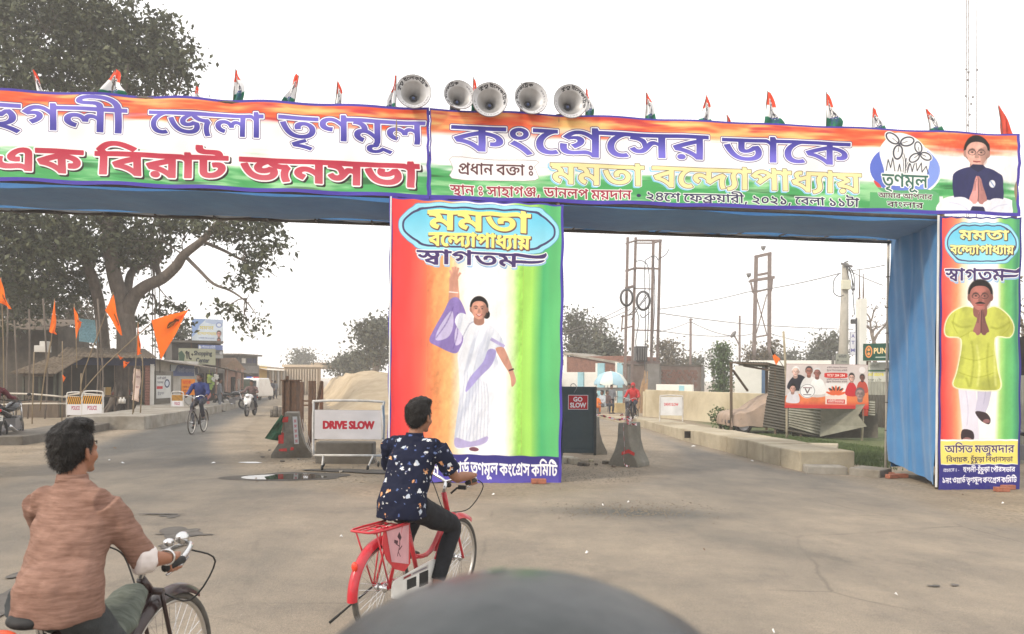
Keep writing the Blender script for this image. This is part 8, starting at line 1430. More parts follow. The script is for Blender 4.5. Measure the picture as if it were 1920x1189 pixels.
# grass and gravel as masses
def scatter(name,m,n,region,size,h,seed,label):
    rs=np.random.RandomState(seed); V=[];Fc=[]
    for k in range(n):
        x,y=region(rs); 
        if x is None: continue
        z=gz(x,y); a=rs.rand()*6.28; s_=size*(.5+rs.rand()); c,d=cos(a)*s_,sin(a)*s_; i=len(V)
        if h>0: hh=h*(.4+rs.rand()); lx,ly=rs.normal()*.03,rs.normal()*.03; V+=[(x-c,y-d,z),(x+c,y+d,z),(x+lx,y+ly,z+hh)]; Fc.append((i,i+1,i+2))
        else: V+=[(x-c,y-d,z+.004),(x+d,y-c,z+.004),(x+c,y+d,z+.004),(x-d,y+c,z+.004),(x,y,z+s_*.9)]; Fc+=[(i,i+1,i+4),(i+1,i+2,i+4),(i+2,i+3,i+4),(i+3,i,i+4)]
    me=bpy.data.meshes.new(name); me.from_pydata(V,[],Fc); me.materials.append(m); o=link(bpy.data.objects.new(name,me)); tag(o,label,kind='stuff')
M_grass=mat('short_grass',(.055,.085,.025),.8,.3,3,c2=(.11,.15,.05))
gA=G(1390,838); gB=G(1660,880); gC=G(1650,842); gD=G(1440,815)
def gr(rs):
    u,v=rs.rand(),rs.rand(); p=(gA.lerp(gB,u)).lerp(gD.lerp(gC,u),v); return p.x+rs.normal()*.15,p.y+rs.normal()*.2
scatter('grass',M_grass,26000,gr,.012,.07,1,'short green grass behind the right drain wall')
def gv(rs):
    c=rs.randint(0,4)
    if c==0: p=G(rs.uniform(480,735),rs.uniform(812,905))
    elif c==1: p=G(rs.uniform(1040,1200),rs.uniform(860,905))
    elif c==2: p=G(rs.normal(1190,75),rs.normal(958,8))
    else: p=G(rs.uniform(-20,330),rs.uniform(800,852))
    return p.x,p.y
scatter('gravel',mat('pebbles',(.17,.14,.105),.9,.35,30),2600,gv,.012,0,2,'loose gravel along the island edges')
def gv2(rs): y=3+22*rs.rand()**1.5; return rs.uniform(-.55,.62)*y,y
scatter('grit',mat('grit_specks',(.12,.10,.08),.9,.5,30,c2=(.4,.36,.3)),1300,gv2,.006,0,3,'fine grit scattered over the road')
# ---------------------------------------------------------------- bicycles
def arc_band(mb,c,r,a0,a1,w_,th,n=20,drop=.0):
    """mudguard: a curved strip round the wheel axle (x axis), angles from straight up towards the back"""
    prof=[(-w_/2,-drop-.012),(-w_*.38,0),(0,.010),(w_*.38,0),(w_/2,-drop-.012)]; vs=[];fs=[];m=len(prof)
    for L in(0,1):
        for i in range(n+1):
            a=a0+(a1-a0)*i/n
            for x,h in prof: rr=r+h-(th if L else 0); vs.append((c[0]+x,c[1]-sin(a)*rr,c[2]+cos(a)*rr))
    N=(n+1)*m
    for i in range(n):
        for k in range(m-1): a=i*m+k; fs+=[(a,a+1,a+m+1,a+m),(N+a,N+a+m,N+a+m+1,N+a+1)]
    return mb.add(vs,fs)
def wheel(t,c,r,tyre,rim,nsp=32,w_=.018):
    w0=MB().cyl((c[0]-.045,c[1],c[2]),(c[0]+.045,c[1],c[2]),.018,n=10).cyl((c[0]-.028,c[1],c[2]),(c[0]-.024,c[1],c[2]),.03,n=12).cyl((c[0]+.024,c[1],c[2]),(c[0]+.028,c[1],c[2]),.03,n=12).build('wheel',M_chrome,t,True)
    MB().torus(c,r-w_,w_,'x',48,8).build('tyre',tyre,w0,True); MB().torus(c,r-w_*2.2,(.012,.010),'x',48,6).build('rim',rim,w0,True)
    sp=MB()
    for k in range(nsp): a=2*pi*k/nsp; o=a+(.5 if k%2 else -.5); x=.026*(1 if k%4<2 else -1); sp.ring([(c[0]+x,c[1]+cos(o)*.025,c[2]+sin(o)*.025),(c[0],c[1]+cos(a)*(r-w_*2.4),c[2]+sin(a)*(r-w_*2.4))],.0013,3)
    sp.build('spokes',M_chrome,w0,kind='stuff'); return w0
M_chrome=mat('chrome',(.62,.62,.62),.22,.06,9,metal=.9); M_rimw=mat('dull_rim',(.50,.47,.43),.35,.1,12,metal=.7); M_tyre=mat('dusty_tyre',(.085,.078,.068),.85,.3,14,bump=.3)
def bicycle(name,label,loc,th,r=.33,wb=1.05,seat=.85,hb=.98,paint=None,lady=False,steer=0,extras=True,lean=0,far=False,bw=.281,back=0):
    t=thing(name,label,'bicycle',loc,-th); t.rotation_euler=(0,lean,-th); Rr=Vector((0,-.43,r)); Fh=Vector((0,wb-.43,r)); BB=Vector((0,0,.27)); S=Vector((0,-.13,seat-.07)); hy=wb-.43-.20; Ht=Vector((0,hy,hb-.12)); Hb=Vector((0,hy+.06,2*r+.05)); p=paint; n=8
    fr_=MB(); fr_.cyl(BB,S,.016,n=n).cyl(Ht,Hb,.02,n=n)
    if lady: fr_.tube([Hb*.9+Ht*.1,(0,.16,.42),(0,-.05,.42)],.017,n,4); fr_.tube([Hb,(0,.22,.32),BB],.018,n,4)
    else: fr_.cyl(S-Vector((0,0,.03)),Ht-Vector((0,0,.03)),.015,n=n); fr_.cyl(Hb,BB,.017,n=n)
    for x in(-.05,.05): fr_.tube([BB+Vector((x*.5,0,0)),Rr+Vector((x,.18,0)),Rr+Vector((x,0,0))],.009,6); fr_.tube([S+Vector((x*.3,0,-.04)),Rr+Vector((x,.12,.28)),Rr+Vector((x,0,0))],.008,6)
    fr_.cyl((-.035,0,.27),(.035,0,.27),.024,n=12); fr_.build('frame',p,t,True)
    fk=MB(); fk.cyl(Hb+Vector((-.06,0,0)),Hb+Vector((.06,0,0)),.016,n=8)
    for x in(-.055,.055): fk.tube([Hb+Vector((x,0,0)),(x,Fh.y-.06,r+.14),(x,Fh.y,r)],.010,6,3)
    fk.build('fork',p,t,True)
    wheel(t,Rr,r,M_tyre,M_rimw,12 if far else 36); wheel(t,Fh,r,M_tyre,M_rimw,12 if far else 36)
    arc_band(MB(),Rr,r+.028,-.9,1.62,.062,.003,drop=.018).build('mudguard',p,t,True); arc_band(MB(),Fh,r+.028,-.62,1.25,.060,.003,drop=.018).build('mudguard',p if lady else M_dkp,t,True)
    sad=MB(); sad.ell((0,-.17,seat),(.085,.09,.032),14,8).ell((0,-.06,seat-.005),(.035,.12,.028),12,8); organic(sad,'saddle',M_black,t,.012,3)
    MB().cyl(S-Vector((0,0,.02)),(0,-.15,seat),.012,n=8).build('seat_post',M_chrome,t,True)
    top_z=hb; bar=MB(); hy_=hy; bar.tube([(-bw,hy-.13-back,top_z-.01),(-bw+.01,hy-.02-back,top_z),(-.19,hy+.05,top_z+.03),(-.06,hy+.05,top_z-.02),(0,hy+.03,top_z-.04),(.06,hy+.05,top_z-.02),(.19,hy+.05,top_z+.03),(bw-.01,hy-.02-back,top_z),(bw,hy-.13-back,top_z-.01)],.011,8,4); bar.cyl(Ht,(0,hy+.03,top_z-.04),.014,n=8); bar.build('handlebar',M_chrome,t,True)
    for x in(-bw,bw): MB().cyl((x,hy-.16-back,top_z-.012),(x,hy-.04-back,top_z-.005),.016,n=10).build('grip',M_black,t,True)
    for x in(-bw+.02,bw-.02): MB().tube([(x,hy+.03-back,top_z-.01),(x,hy-.02-back,top_z-.035),(x*1.04,hy-.13-back,top_z-.045)],.006,5).build('brake_lever',M_chrome,t,True)
    for x,e in((-.2,-.03),(.2,.05)): MB().tube([(x,hy+.05,top_z),(x*1.1,hy+.20,top_z-.08),(x*.6,hy+.17,top_z-.25),(e*.3,hy+.07,2*r+.06)],.004,5,5).build('brake_cable',M_black,t,True)
    cr=MB(); 
    for sx_,dz,dy in((.075,-.13,.08),(-.075,.13,-.08)): cr.bar((sx_,0,.27),(sx_,dy,.27+dz),.018,.012)
    cr.torus((.05,0,.27),.085,.006,'x',24,5); ck=cr.build('crank',M_chrome,t)
    for sx_,dz,dy in((.12,-.13,.08),(-.12,.13,-.08)): MB().box((sx_,dy,.27+dz),(.08,.09,.022)).build('pedal',M_black,ck)
    if extras:
        ca=MB(); z=2*r+.09
        for x in(-.075,-.03,.03,.075): ca.tube([(x,-.28,z),(x,-.62,z)],.006,6)
        for y in(-.30,-.40,-.50,-.61): ca.tube([(-.08,y,z),(.08,y,z)],.006,6)
        ca.tube([(-.085,-.27,z+.01),(-.09,-.62,z+.01),(0,-.66,z+.01),(.09,-.62,z+.01),(.085,-.27,z+.01)],.008,6,3)
        for x in(-.08,.08): ca.tube([(x,-.60,z),(x*.8,Rr.y,r)],.006,6); ca.tube([(x,-.32,z),(x*.8,Rr.y,r)],.006,6)
        ca.build('carrier',p,t,True); MB().tube([(-.06,Rr.y-.02,r),(-.14,Rr.y-.16,r-.10),(-.20,Rr.y-.27,r-.18)],[.008,.007,.010],6).build('stand',M_black,t,True)
        MB().ell((0,-.43-(r+.035)*sin(1.02),r+(r+.035)*cos(1.02)+.02),(.022,.016,.032),10,6).build('tail_reflector',mat('red_reflector',(.75,.05,.02),.15,.1,30,coat=.5),t,True)
    return t
M_redb=mat('red_cycle_paint',(.52,.022,.035),.28,.10,30,coat=.5,stain=.12); M_dkp=mat('maroon_black_paint',(.030,.014,.014),.30,.15,20,coat=.4)
# ---------------------------------------------------------------- people
def V3(a): return Vector(a)
def add_head(mb,c,Rm,s=1.0,detail=True):
    e=lambda p,r,n=16,m=12,rot=None: mb.ell(Vector(c)+Rm@(Vector(p)*s),[x*s for x in r],n,m,Rm if rot is None else Rm@rot)
    e((0,-.010,.035),(.074,.094,.085)); e((0,.022,-.015),(.062,.070,.085)); e((0,.045,-.062),(.040,.038,.036)); e((0,.010,-.055),(.054,.052,.045)); e((0,.086,-.012),(.013,.018,.026)); e((0,.096,-.026),(.017,.013,.012)); e((0,.078,-.052),(.026,.012,.012)); e((0,.072,-.086),(.022,.018,.016)); e((-.032,.066,.012),(.022,.014,.012)); e((.032,.066,.012),(.022,.014,.012)); e((-.040,.055,-.025),(.022,.022,.024)); e((.040,.055,-.025),(.022,.022,.024))
    for x in(-1,1): 
        rot=Matrix.Rotation(x*.45,3,'Z'); e((x*.080,-.008,-.005),(.008,.020,.032),12,8,rot); e((x*.085,-.014,.010),(.006,.014,.018),10,8,rot); e((x*.078,-.002,-.030),(.007,.010,.012),10,8)
def grip_hand(mb,wr,g,b,s=1.0,fr=.0088,thumb=1):
    """palm and five fingers closing round a bar at g running along b"""
    wr,g,b=V3(wr),V3(g),V3(b).normalized(); f=(g-wr); f=f-b*f.dot(b)*.0; f.normalize(); u=b.cross(f); 
    if u.z<0: u=-u
    f2=(f-b*f.dot(b)).normalized(); u=(u-b*u.dot(b)).normalized(); k=lambda o,a,c: g+b*o*s+f2*a*s+u*c*s
    mb.ring([wr,wr.lerp(k(0,-.03,.03),.5),k(0,-.022,.030),k(0,.004,.026)],[(.026*s,.020*s),(.034*s,.017*s),(.041*s,.015*s),(.040*s,.012*s)],12,True,side=b)
    for o,L in((-.032,.92),(-.011,1.04),(.011,1.0),(.032,.82)): mb.ring([k(o,-.012,.027),k(o*1.02,.022*L,.021),k(o*1.02,.031*L,-.002),k(o,.016*L,-.022),k(o,-.006,-.021)],[fr*s*1.05,fr*s,fr*s*.96,fr*s*.9,fr*s*.75],8,True,side=b)
    o=-.046*thumb; mb.ring([k(o*.5,-.045,.018),k(o*1.05,-.028,.004),k(o*1.0,-.010,-.016),k(o*.75,.010,-.026)],[fr*s*1.5,fr*s*1.25,fr*s*1.1,fr*s*.85],8,True,side=b)
def arm(mb,sh,el,wr,s=1): sh=V3(sh)-V3((0,0,.012)); mb.ring(spl([sh,V3(sh).lerp(V3(el),.5),el,V3(el).lerp(V3(wr),.4),wr],3),[x*s for x in np.interp(np.linspace(0,4,13),[0,1,2,3,4],[.036,.038,.035,.036,.023])],12)
def human(t,J,skin,shirt,pants,shoe,hair,s=1.0,yaw=0,pitch=0,roll_=0,vox=.0065,sleeve=.78,hands=True,hairlen=1.0,eyes=True,disp=.030,cuff=None,bare=False,collar=True):
    g=lambda k: V3(J[k]); side=(g('shR')-g('shL')).normalized(); Rm=Matrix.Rotation(yaw,3,'Z')@Matrix.Rotation(pitch,3,'X')@Matrix.Rotation(roll_,3,'Y')
    body=MB(); hc=g('head'); add_head(body,hc,Rm,s); nb=g('neck'); body.ring([nb-V3((0,0,.06*s)),nb,nb.lerp(hc,.5),hc+Rm@V3((0,-.015,-.03))*s],[.060*s,.052*s,.048*s,.05*s],14)
    for q in 'LR':
        arm(body,g('sh'+q),g('el'+q),g('wr'+q),s)
        if hands and 'g'+q in J: grip_hand(body,g('wr'+q),g('g'+q),J.get('bar'+q,(1,0,0)),s,thumb=(1 if q=='R' else -1)*(1))
        elif hands:
            w0=g('wr'+q); d=(w0-g('el'+q)).normalized(); sd=side; body.ring([w0,w0+d*.05*s,w0+d*.09*s],[(.024*s,.016*s),(.036*s,.014*s),(.036*s,.012*s)],10,True,side=sd)
            for o,L in((-.028,.065),(-.01,.078),(.01,.074),(.028,.058)): body.ring([w0+d*.085*s+sd*o*s,w0+d*(.085+L*.55)*s+sd*o*s+V3((0,.006,0)),w0+d*(.085+L)*s+sd*o*s+V3((0,.018,0))],[.0088*s,.008*s,.0065*s],8)
            body.ring([w0+d*.03*s-sd*.026*s,w0+d*.06*s-sd*.048*s,w0+d*.09*s-sd*.050*s],[.011*s,.010*s,.008*s],8)
        if 'an'+q in J: an=g('an'+q); body.ring([g('kn'+q).lerp(an,.7),an,an+V3((0,.03,-.05))*s],[.04*s,.034*s,.036*s],10)
    body.ring([nb-V3((0,0,.02)),nb-V3((0,0,.14*s))],[(.055*s,.045*s),(.10*s,.07*s)],12,True,side=side)
    # a slim core joins head, arms and ankles so that the body is one skin under the clothes
    pv=g('pelvis'); body.ring([nb-V3((0,0,.03)),g('chest'),pv],[(.06*s,.045*s),(.12*s,.08*s),(.11*s,.08*s)],12,True,side=side); body.ring([g('shL')-V3((0,0,.02)),g('shR')-V3((0,0,.02))],[.028*s,.028*s],10)
    for q in 'LR': body.ring([pv+ (g('hip'+q)-pv)*.6,g('hip'+q).lerp(g('kn'+q),.5),g('kn'+q),g('an'+q) if 'an'+q in J else g('kn'+q)+V3((0,0,-.1))],[.06*s,.055*s,.04*s,.032*s],10)
    b=organic(body,'body',skin,t,vox,3,.5)
    ch=g('chest'); m1=pv.lerp(ch,.35); m2=pv.lerp(ch,.7); fwd=side.cross(V3((0,0,1))); 
    tor=MB(); tor.ring(spl([pv-V3((0,0,.075*s)),pv+V3((0,0,.02)),m1,m2,ch,ch.lerp(nb,.55)-V3((0,0,.012)),nb+V3((0,0,.004))],3),[tuple(s*v for v in x) for x in zip(np.interp(np.linspace(0,6,19),range(7),[.178,.176,.162,.166,.176,.150,.064]),np.interp(np.linspace(0,6,19),range(7),[.150,.145,.122,.118,.118,.090,.060]))],24,True,side=side)
    tor.ring([g('shL')+V3((0,0,.002)),g('shL').lerp(g('shR'),.5)-V3((0,0,.02)),g('shR')+V3((0,0,.002))],[(.064*s,.062*s),(.082*s,.074*s),(.064*s,.062*s)],14)
    for q in 'LR':
        sh,el,wr=g('sh'+q),g('el'+q),g('wr'+q); e=el if sleeve>=1 else sh.lerp(el,sleeve); pts=[sh,sh.lerp(e,.5),e]; rad=[.070*s,.068*s,.064*s]
        if sleeve>1: w2=el.lerp(wr,sleeve-1); pts.append(w2); rad=[.070*s,.063*s,.056*s,.046*s]
        tor.ring(spl(pts,4),list(np.interp(np.linspace(0,len(pts)-1,4*(len(pts)-1)+1),range(len(pts)),rad)),14)
        if cuff: c0=pts[-1]; dd=(pts[-1]-pts[-2]).normalized(); cm=MB(); cm.ring([c0-dd*.05,c0-dd*.04,c0,c0+dd*.022],[.052*s,.067*s,.064*s,.054*s],16); organic(cm,'rolled_cuff',cuff,t,.006,2,disp=.008,dscale=.03)
    organic(tor,'shirt',shirt,t,vox*1.05,5,.5,disp,.10)
    if collar: cm=MB(); cm.ring([nb+V3((0,-.004,-.012))*s,nb+V3((0,-.002,.028))*s],[.066*s,.059*s],20,False); o=cm.build('collar',shirt,t,True); mm=o.modifiers.new('t','SOLIDIFY'); mm.thickness=.006
    lg=MB(); lg.ring([pv+V3((0,0,.08)),pv,pv-V3((0,0,.08))*s],[(.145*s,.115*s),(.165*s,.135*s),(.12*s,.12*s)],16,True,side=side)
    for q in 'LR':
        if 'an'+q not in J: continue
        h,k,a=g('hip'+q),g('kn'+q),g('an'+q); lg.ring(spl([h,h.lerp(k,.5),k,k.lerp(a,.4),a+(k-a).normalized()*.02],4),[x*s for x in np.interp(np.linspace(0,4,17),range(5),[.098,.085,.064,.060,.050])],14)
        f=V3(J.get('toe'+q,(0,1,-.05))).normalized(); sh=MB(); c=a+V3((0,0,-.055))*s; sh.ring([c-f*.055*s,c-f*.01*s,c+f*.07*s,c+f*.15*s,c+f*.185*s],[(.028*s,.034*s),(.038*s,.042*s),(.042*s,.032*s),(.040*s,.022*s),(.02*s,.012*s)],12,True,side=side); sh.ring([a,c],[.036*s,.04*s],10); organic(sh,'shoe',shoe,t,.009,3)
    organic(lg,'trousers',pants,t,vox*1.2,4,.5,.014,.09)
    if hair is not None:
        hm=MB(); e=lambda p,r,n=18,m=14: hm.ell(hc+Rm@(V3(p)*s),[x*s for x in r],n,m,Rm)
        e((0,-.022,.050),(.084,.094,.086)); e((0,-.048,.010),(.074,.064,.080*hairlen)); e((0,.030,.098),(.060,.056,.036)); e((-.056,-.016,.030),(.028,.050,.055)); e((.056,-.016,.030),(.028,.050,.055)); e((.012,.005,.118),(.060,.075,.030)); e((0,-.052,-.030),(.052,.040,.045*hairlen))
        ho=organic(hm,'hair',hair,t,.007,2,.5,.020,.03)
        if vox<.008:
            me=ho.data; rs=np.random.RandomState(3); co=np.zeros(len(me.vertices)*3); me.vertices.foreach_get('co',co); co=co.reshape(-1,3); no=np.zeros(len(me.vertices)*3); me.vertices.foreach_get('normal',no); no=no.reshape(-1,3); idx=rs.choice(len(co),min(5000,len(co)),False); Vv=[];Ff=[]
            for i in idx:
                p=co[i]; nn=no[i]; d=np.cross(nn,rs.normal(size=3)); d=d/(np.linalg.norm(d)+1e-6)*.3+nn*.35+np.array((0,-.1,-.55)); d/=np.linalg.norm(d); w_=np.cross(nn,d); w_/=(np.linalg.norm(w_)+1e-6); L=.007+.013*rs.rand(); k=len(Vv); Vv+=[tuple(p-w_*.0016),tuple(p+w_*.0016),tuple(p+d*L)]; Ff.append((k,k+1,k+2))
            m=bpy.data.meshes.new('strands'); m.from_pydata(Vv,[],Ff); m.materials.append(hair); o=link(bpy.data.objects.new('strands',m),ho); o['kind']='stuff'
    if eyes:
        for x in(-.031,.031):
            e0=MB().ell(hc+Rm@(V3((x,.073,.008))*s),[.0115*s]*3,12,8).build('eye',mat('eye_white',(.45,.42,.39),.3,.02,5),t,True); MB().ell(hc+Rm@(V3((x,.0825,.008))*s),[.0055*s,.003*s,.0055*s],8,6,Rm).build('iris',M_hair,e0,True); MB().ring([hc+Rm@(V3((x*.45,.086,.030))*s),hc+Rm@(V3((x*1.1,.084,.036))*s),hc+Rm@(V3((x*1.7,.066,.028))*s)],[.002*s,.003*s,.002*s],6).build('eyebrow',M_hair,t,True)
        MB().ring([hc+Rm@(V3((-.022,.082,-.050))*s),hc+Rm@(V3((0,.0915,-.049))*s),hc+Rm@(V3((.022,.082,-.050))*s)],[.003*s,.006*s,.003*s],8).build('lips',mat('lip',(.25,.09,.07),.5,.1,20),t,True)
    return b
M_skin=mat('brown_skin',(.27,.125,.072),.5,.10,25,bump=.06,bscale=120,sss=.06); M_skin2=mat('darker_skin',(.16,.08,.05),.5,.12,25,sss=.05); M_hair=mat('black_hair',(.010,.008,.007),.5,.3,60,bump=.4,bscale=90,spec=.3); M_jean=mat('dark_jeans',(.009,.010,.014),.85,.3,30,bump=.2,bscale=200); M_grypant=mat('grey_green_trousers',(.040,.045,.048),.85,.25,12,bump=.2,bscale=150); M_slip=mat('sandal_rubber',(.05,.04,.035),.7,.2,9)
def floral():
    m=bpy.data.materials.new('navy_floral_cloth'); m.use_nodes=True; n=m.node_tree; L=n.links.new; b=n.nodes['Principled BSDF']; tc=n.nodes.new('ShaderNodeTexCoord')
    base=(.010,.013,.032); prev=None
    nz=n.nodes.new('ShaderNodeTexNoise'); nz.inputs['Scale'].default_value=55; nz.inputs['Detail'].default_value=2; L(tc.outputs['Object'],nz.inputs['Vector'])
    wv=n.nodes.new('ShaderNodeMix'); wv.data_type='RGBA'; wv.blend_type='LINEAR_LIGHT'; wv.inputs[0].default_value=.020; L(tc.outputs['Object'],wv.inputs[6]); L(nz.outputs['Color'],wv.inputs[7])
    def layer(prev,scale,r,cols,off,st=(1,1,1)):
        mp=n.nodes.new('ShaderNodeMapping'); mp.inputs['Location'].default_value=off; mp.inputs['Scale'].default_value=st; L(wv.outputs[2],mp.inputs[0]); v=n.nodes.new('ShaderNodeTexVoronoi'); v.inputs['Scale'].default_value=scale; v.inputs['Randomness'].default_value=.75; L(mp.outputs[0],v.inputs['Vector'])
        lt=n.nodes.new('ShaderNodeMath'); lt.operation='LESS_THAN'; L(v.outputs['Distance'],lt.inputs[0]); lt.inputs[1].default_value=r
        se=n.nodes.new('ShaderNodeSeparateColor'); L(v.outputs['Color'],se.inputs[0]); rp=n.nodes.new('ShaderNodeValToRGB'); rp.color_ramp.interpolation='CONSTANT'; rp.color_ramp.elements[0].color=(*cols[0],1); rp.color_ramp.elements[1].position=.4; rp.color_ramp.elements[1].color=(*cols[1],1); e=rp.color_ramp.elements.new(.72); e.color=(*cols[2],1); L(se.outputs[0],rp.inputs[0])
        mx_=n.nodes.new('ShaderNodeMix'); mx_.data_type='RGBA'; L(lt.outputs[0],mx_.inputs[0]); (L(prev,mx_.inputs[6]) if prev else setattr(mx_.inputs[6],'default_value',(*base,1))); L(rp.outputs[0],mx_.inputs[7]); return mx_.outputs[2]
    a=layer(None,17,.20,((.08,.12,.30),(.012,.015,.03),(.10,.14,.28)),(.3,.1,.2),(1,1,1.4)); a=layer(a,15,.24,((.62,.64,.66),(.60,.30,.14),(.45,.50,.58)),(0,0,0)); a=layer(a,15,.11,((.30,.32,.5),(.75,.60,.45),(.62,.62,.62)),(.012,0,.010)); a=layer(a,26,.16,((.010,.013,.03),(.60,.60,.60),(.012,.014,.03)),(.7,.4,.1))
    L(a,b.inputs['Base Color']); b.inputs['Roughness'].default_value=.85; b.inputs['Specular IOR Level'].default_value=.15; return m
M_floral=floral(); M_pinkshirt=mat('pinkish_heather_cloth',(.165,.085,.060),.9,.22,34,bump=.3,bscale=160,c2=(.31,.18,.135),stretch=(.4,.4,3.2)); M_cuffw=mat('pale_cuff',(.62,.56,.53),.85,.06,20)
# middle rider on the red bicycle
th=R(25.8); loc=(-.64,5.36,0)
bk2=bicycle('red_bicycle','red ladies bicycle with a rear carrier, pink dress guard and white chain cover under the floral-shirted rider',loc,th,.298,.97,.70,.93,M_redb,lady=True); bk2['label']='red ladies bicycle with rear carrier and white chain cover, ridden before the wide banner'
guard=MB(); pts=[(.075,-.23,.69),(.075,-.52,.69),(.075,-.54,.60),(.075,-.49,.50),(.075,-.40,.42),(.075,-.29,.38),(.075,-.22,.42)]; guard.prism(pts,(.006,0,0)); gd=guard.build('dress_guard',M_redb,bk2)
gp=small_sign(34,30,(.82,.62,.64),[('p','',[(14,8),(18,4),(20,10),(17,13)],(.25,.15,.2)),('p','',[(9,10),(14,12),(13,15),(8,13)],(.3,.18,.22))],6); gp.line([(17,11),(15,18),(11,25)],1,(.3,.15,.2)); gp.line([(15,18),(10,14)],1,(.3,.15,.2)); gp.line([(15,20),(20,17)],1,(.3,.15,.2)); gp.line([(13,22),(17,25)],.8,(.3,.15,.2))
qs=qsheet('guard_print',imat('guard_print',gp,.3),gd,[(.0835,-.44,.475),(.0835,-.245,.42),(.0835,-.245,.68),(.0835,-.50,.68)],1,1)
cg=MB(); cg.prism(spl([(.082,.13,.27),(.082,.09,.38),(.082,-.02,.385),(.082,-.30,.36),(.082,-.42,.345),(.082,-.44,.27),(.082,-.40,.23),(.082,-.02,.165),(.082,.09,.17),(.082,.13,.27)],3)[:-1],(.012,0,0)); M_whp=mat('glossy_white_plastic',(.70,.69,.66),.3,.06,20,stain=.15); cgo=cg.build('chain_cover',M_whp,bk2)
for y0,y1,z0,z1 in((-.13,-.02,.24,.335),(-.28,-.17,.26,.325)): bev(MB().box((.0955,(y0+y1)/2,(z0+z1)/2),(.004,y1-y0,z1-z0)).build('opening',M_black,cgo),.01,2)
cp=small_sign(30,6,(.72,.70,.68),[('r','',(1,1,9,5),(.50,.08,.14)),('r','',(11,2,28,4.4),(.45,.42,.46))],8); qsheet('cover_print',imat('cover_print',cp,.3),cgo,[(.0965,-.33,.335),(.0965,-.02,.345),(.0965,-.02,.372),(.0965,-.33,.355)],1,1)
MB().ell((0,.40,.86),(.03,.02,.02),8,6).build('reflector',M_black,bk2,True); MB().tube([(.03,.39,.80),(.07,.41,.84),(.11,.40,.85)],.008,5).build('bracket',M_black,bk2)
MB().box((.12,.40,.85),(.06,.02,.03)).build('lamp_block',M_black,bk2)
t=thing('person','rider in a navy floral shirt seen from behind, cycling past the wide pillar banner','person',loc,-th)
J=dict(pelvis=(0,-.20,.80),chest=(.0,-.10,1.08),neck=(.0,-.055,1.245),head=(.015,-.02,1.375),shL=(-.185,-.07,1.19),shR=(.185,-.06,1.18),elL=(-.275,.05,.985),elR=(.275,.03,.975),wrL=(-.285,.20,.945),wrR=(.290,.20,.950),gL=(-.281,.265,.925),gR=(.281,.265,.925),barL=(0,1,0),barR=(0,1,0),hipL=(-.085,-.16,.78),hipR=(.085,-.16,.78),knL=(-.13,.20,.74),knR=(.16,.20,.60),anL=(-.12,.0,.46),anR=(.125,.05,.235),toeL=(0,1,-.1),toeR=(.05,1,-.12))
J['barL']=J['barR']=(0,1,.05)
def gripdir(J,q): # bars run along y at the grips; the palm comes from above
    g_=V3(J['g'+q]); J['wr'+q]=tuple(g_+V3((.0,-.050,.055))); J['bar'+q]=(0.0,1,0)
for q in 'LR':
    g_=V3(J['g'+q]); J['wr'+q]=(g_.x+(.035 if q=='R' else -.035)*1,g_.y-.06,g_.z+.045); J['bar'+q]=(.15 if q=='R' else -.15,1,0)
human(t,J,M_skin,M_floral,M_jean,M_slip,M_hair,1.0,yaw=R(-6),pitch=R(-2),sleeve=.82)
# left foreground rider
th=R(9); loc=(-1.615,2.83,0)
bk1=bicycle('dark_bicycle','dark maroon roadster bicycle with a cloth bag in its frame and a chrome bell, at the lower left corner',loc,th,.34,1.05,.81,.915,M_dkp,bw=.245,back=.05); bk1['label']='dark maroon roadster bicycle with a cloth bag in its frame at the lower left corner'
MB().ell((.10,.46,.945),(.024,.024,.018),16,10).build('bell',M_chrome,bk1,True); MB().ell((.155,.47,.965),(.027,.03,.027),16,10).build('head_lamp',M_chrome,bk1,True)
MB().ell((0,-.30,.79),(.05,.03,.02),10,6).build('saddle_trim',mat('orange_red_trim',(.6,.08,.03),.5,.1,9),bk1,True)
bg_=MB(); bg_.ring(spl([(0.05,-.02,.62),(0.055,.10,.66),(0.05,.24,.74),(.045,.33,.80)],4),[(.03,.06),(.035,.08),(.04,.09),(.042,.10),(.045,.10),(.045,.10),(.045,.10),(.043,.095),(.04,.09),(.035,.08),(.03,.07),(.025,.06),(.02,.04)],16); t=thing('cloth_bag','striped grey-green cloth bag slung on the frame of the dark bicycle','bag',loc,-th); organic(bg_,'sack',mat('striped_sack',(.06,.07,.058),.9,.2,5,c2=(.17,.19,.16),stretch=(1,9,1),bump=.3),t,.01,4,.5,.035,.08)
MB().tube([(.05,.33,.86),(.07,.38,.93),(.04,.42,.90)],.012,6,3).build('strap',M_grypant,t,True)
t=thing('person','boy in a pinkish brown shirt riding away at the lower left, head turned right','person',loc,-th)
J=dict(pelvis=(.035,-.10,.865),chest=(.0,.02,1.10),neck=(-.035,.06,1.255),head=(-.048,.085,1.36),shL=(-.165,.045,1.18),shR=(.12,.03,1.175),elL=(-.25,.20,.98),elR=(.215,.13,.955),gL=(-.245,.27,.905),gR=(.245,.27,.905),hipL=(-.085,-.10,.85),hipR=(.085,-.10,.85),knL=(-.13,.24,.66),knR=(.11,.17,.53),anL=(-.12,.02,.36),anR=(.125,.04,.18),toeL=(0,1,-.1),toeR=(0,1,-.1))
for q in 'LR':
    g_=V3(J['g'+q]); J['wr'+q]=(g_.x+(.03 if q=='R' else -.03),g_.y-.065,g_.z+.04); J['bar'+q]=(.12 if q=='R' else -.12,1,0)
M_skin3=mat('tan_skin',(.30,.135,.078),.5,.10,25,bump=.06,bscale=120,sss=.06)
human(t,J,M_skin3,M_pinkshirt,M_grypant,M_slip,M_hair,.88,yaw=R(-10),pitch=R(4),sleeve=1.12,cuff=M_cuffw,hairlen=1.15)
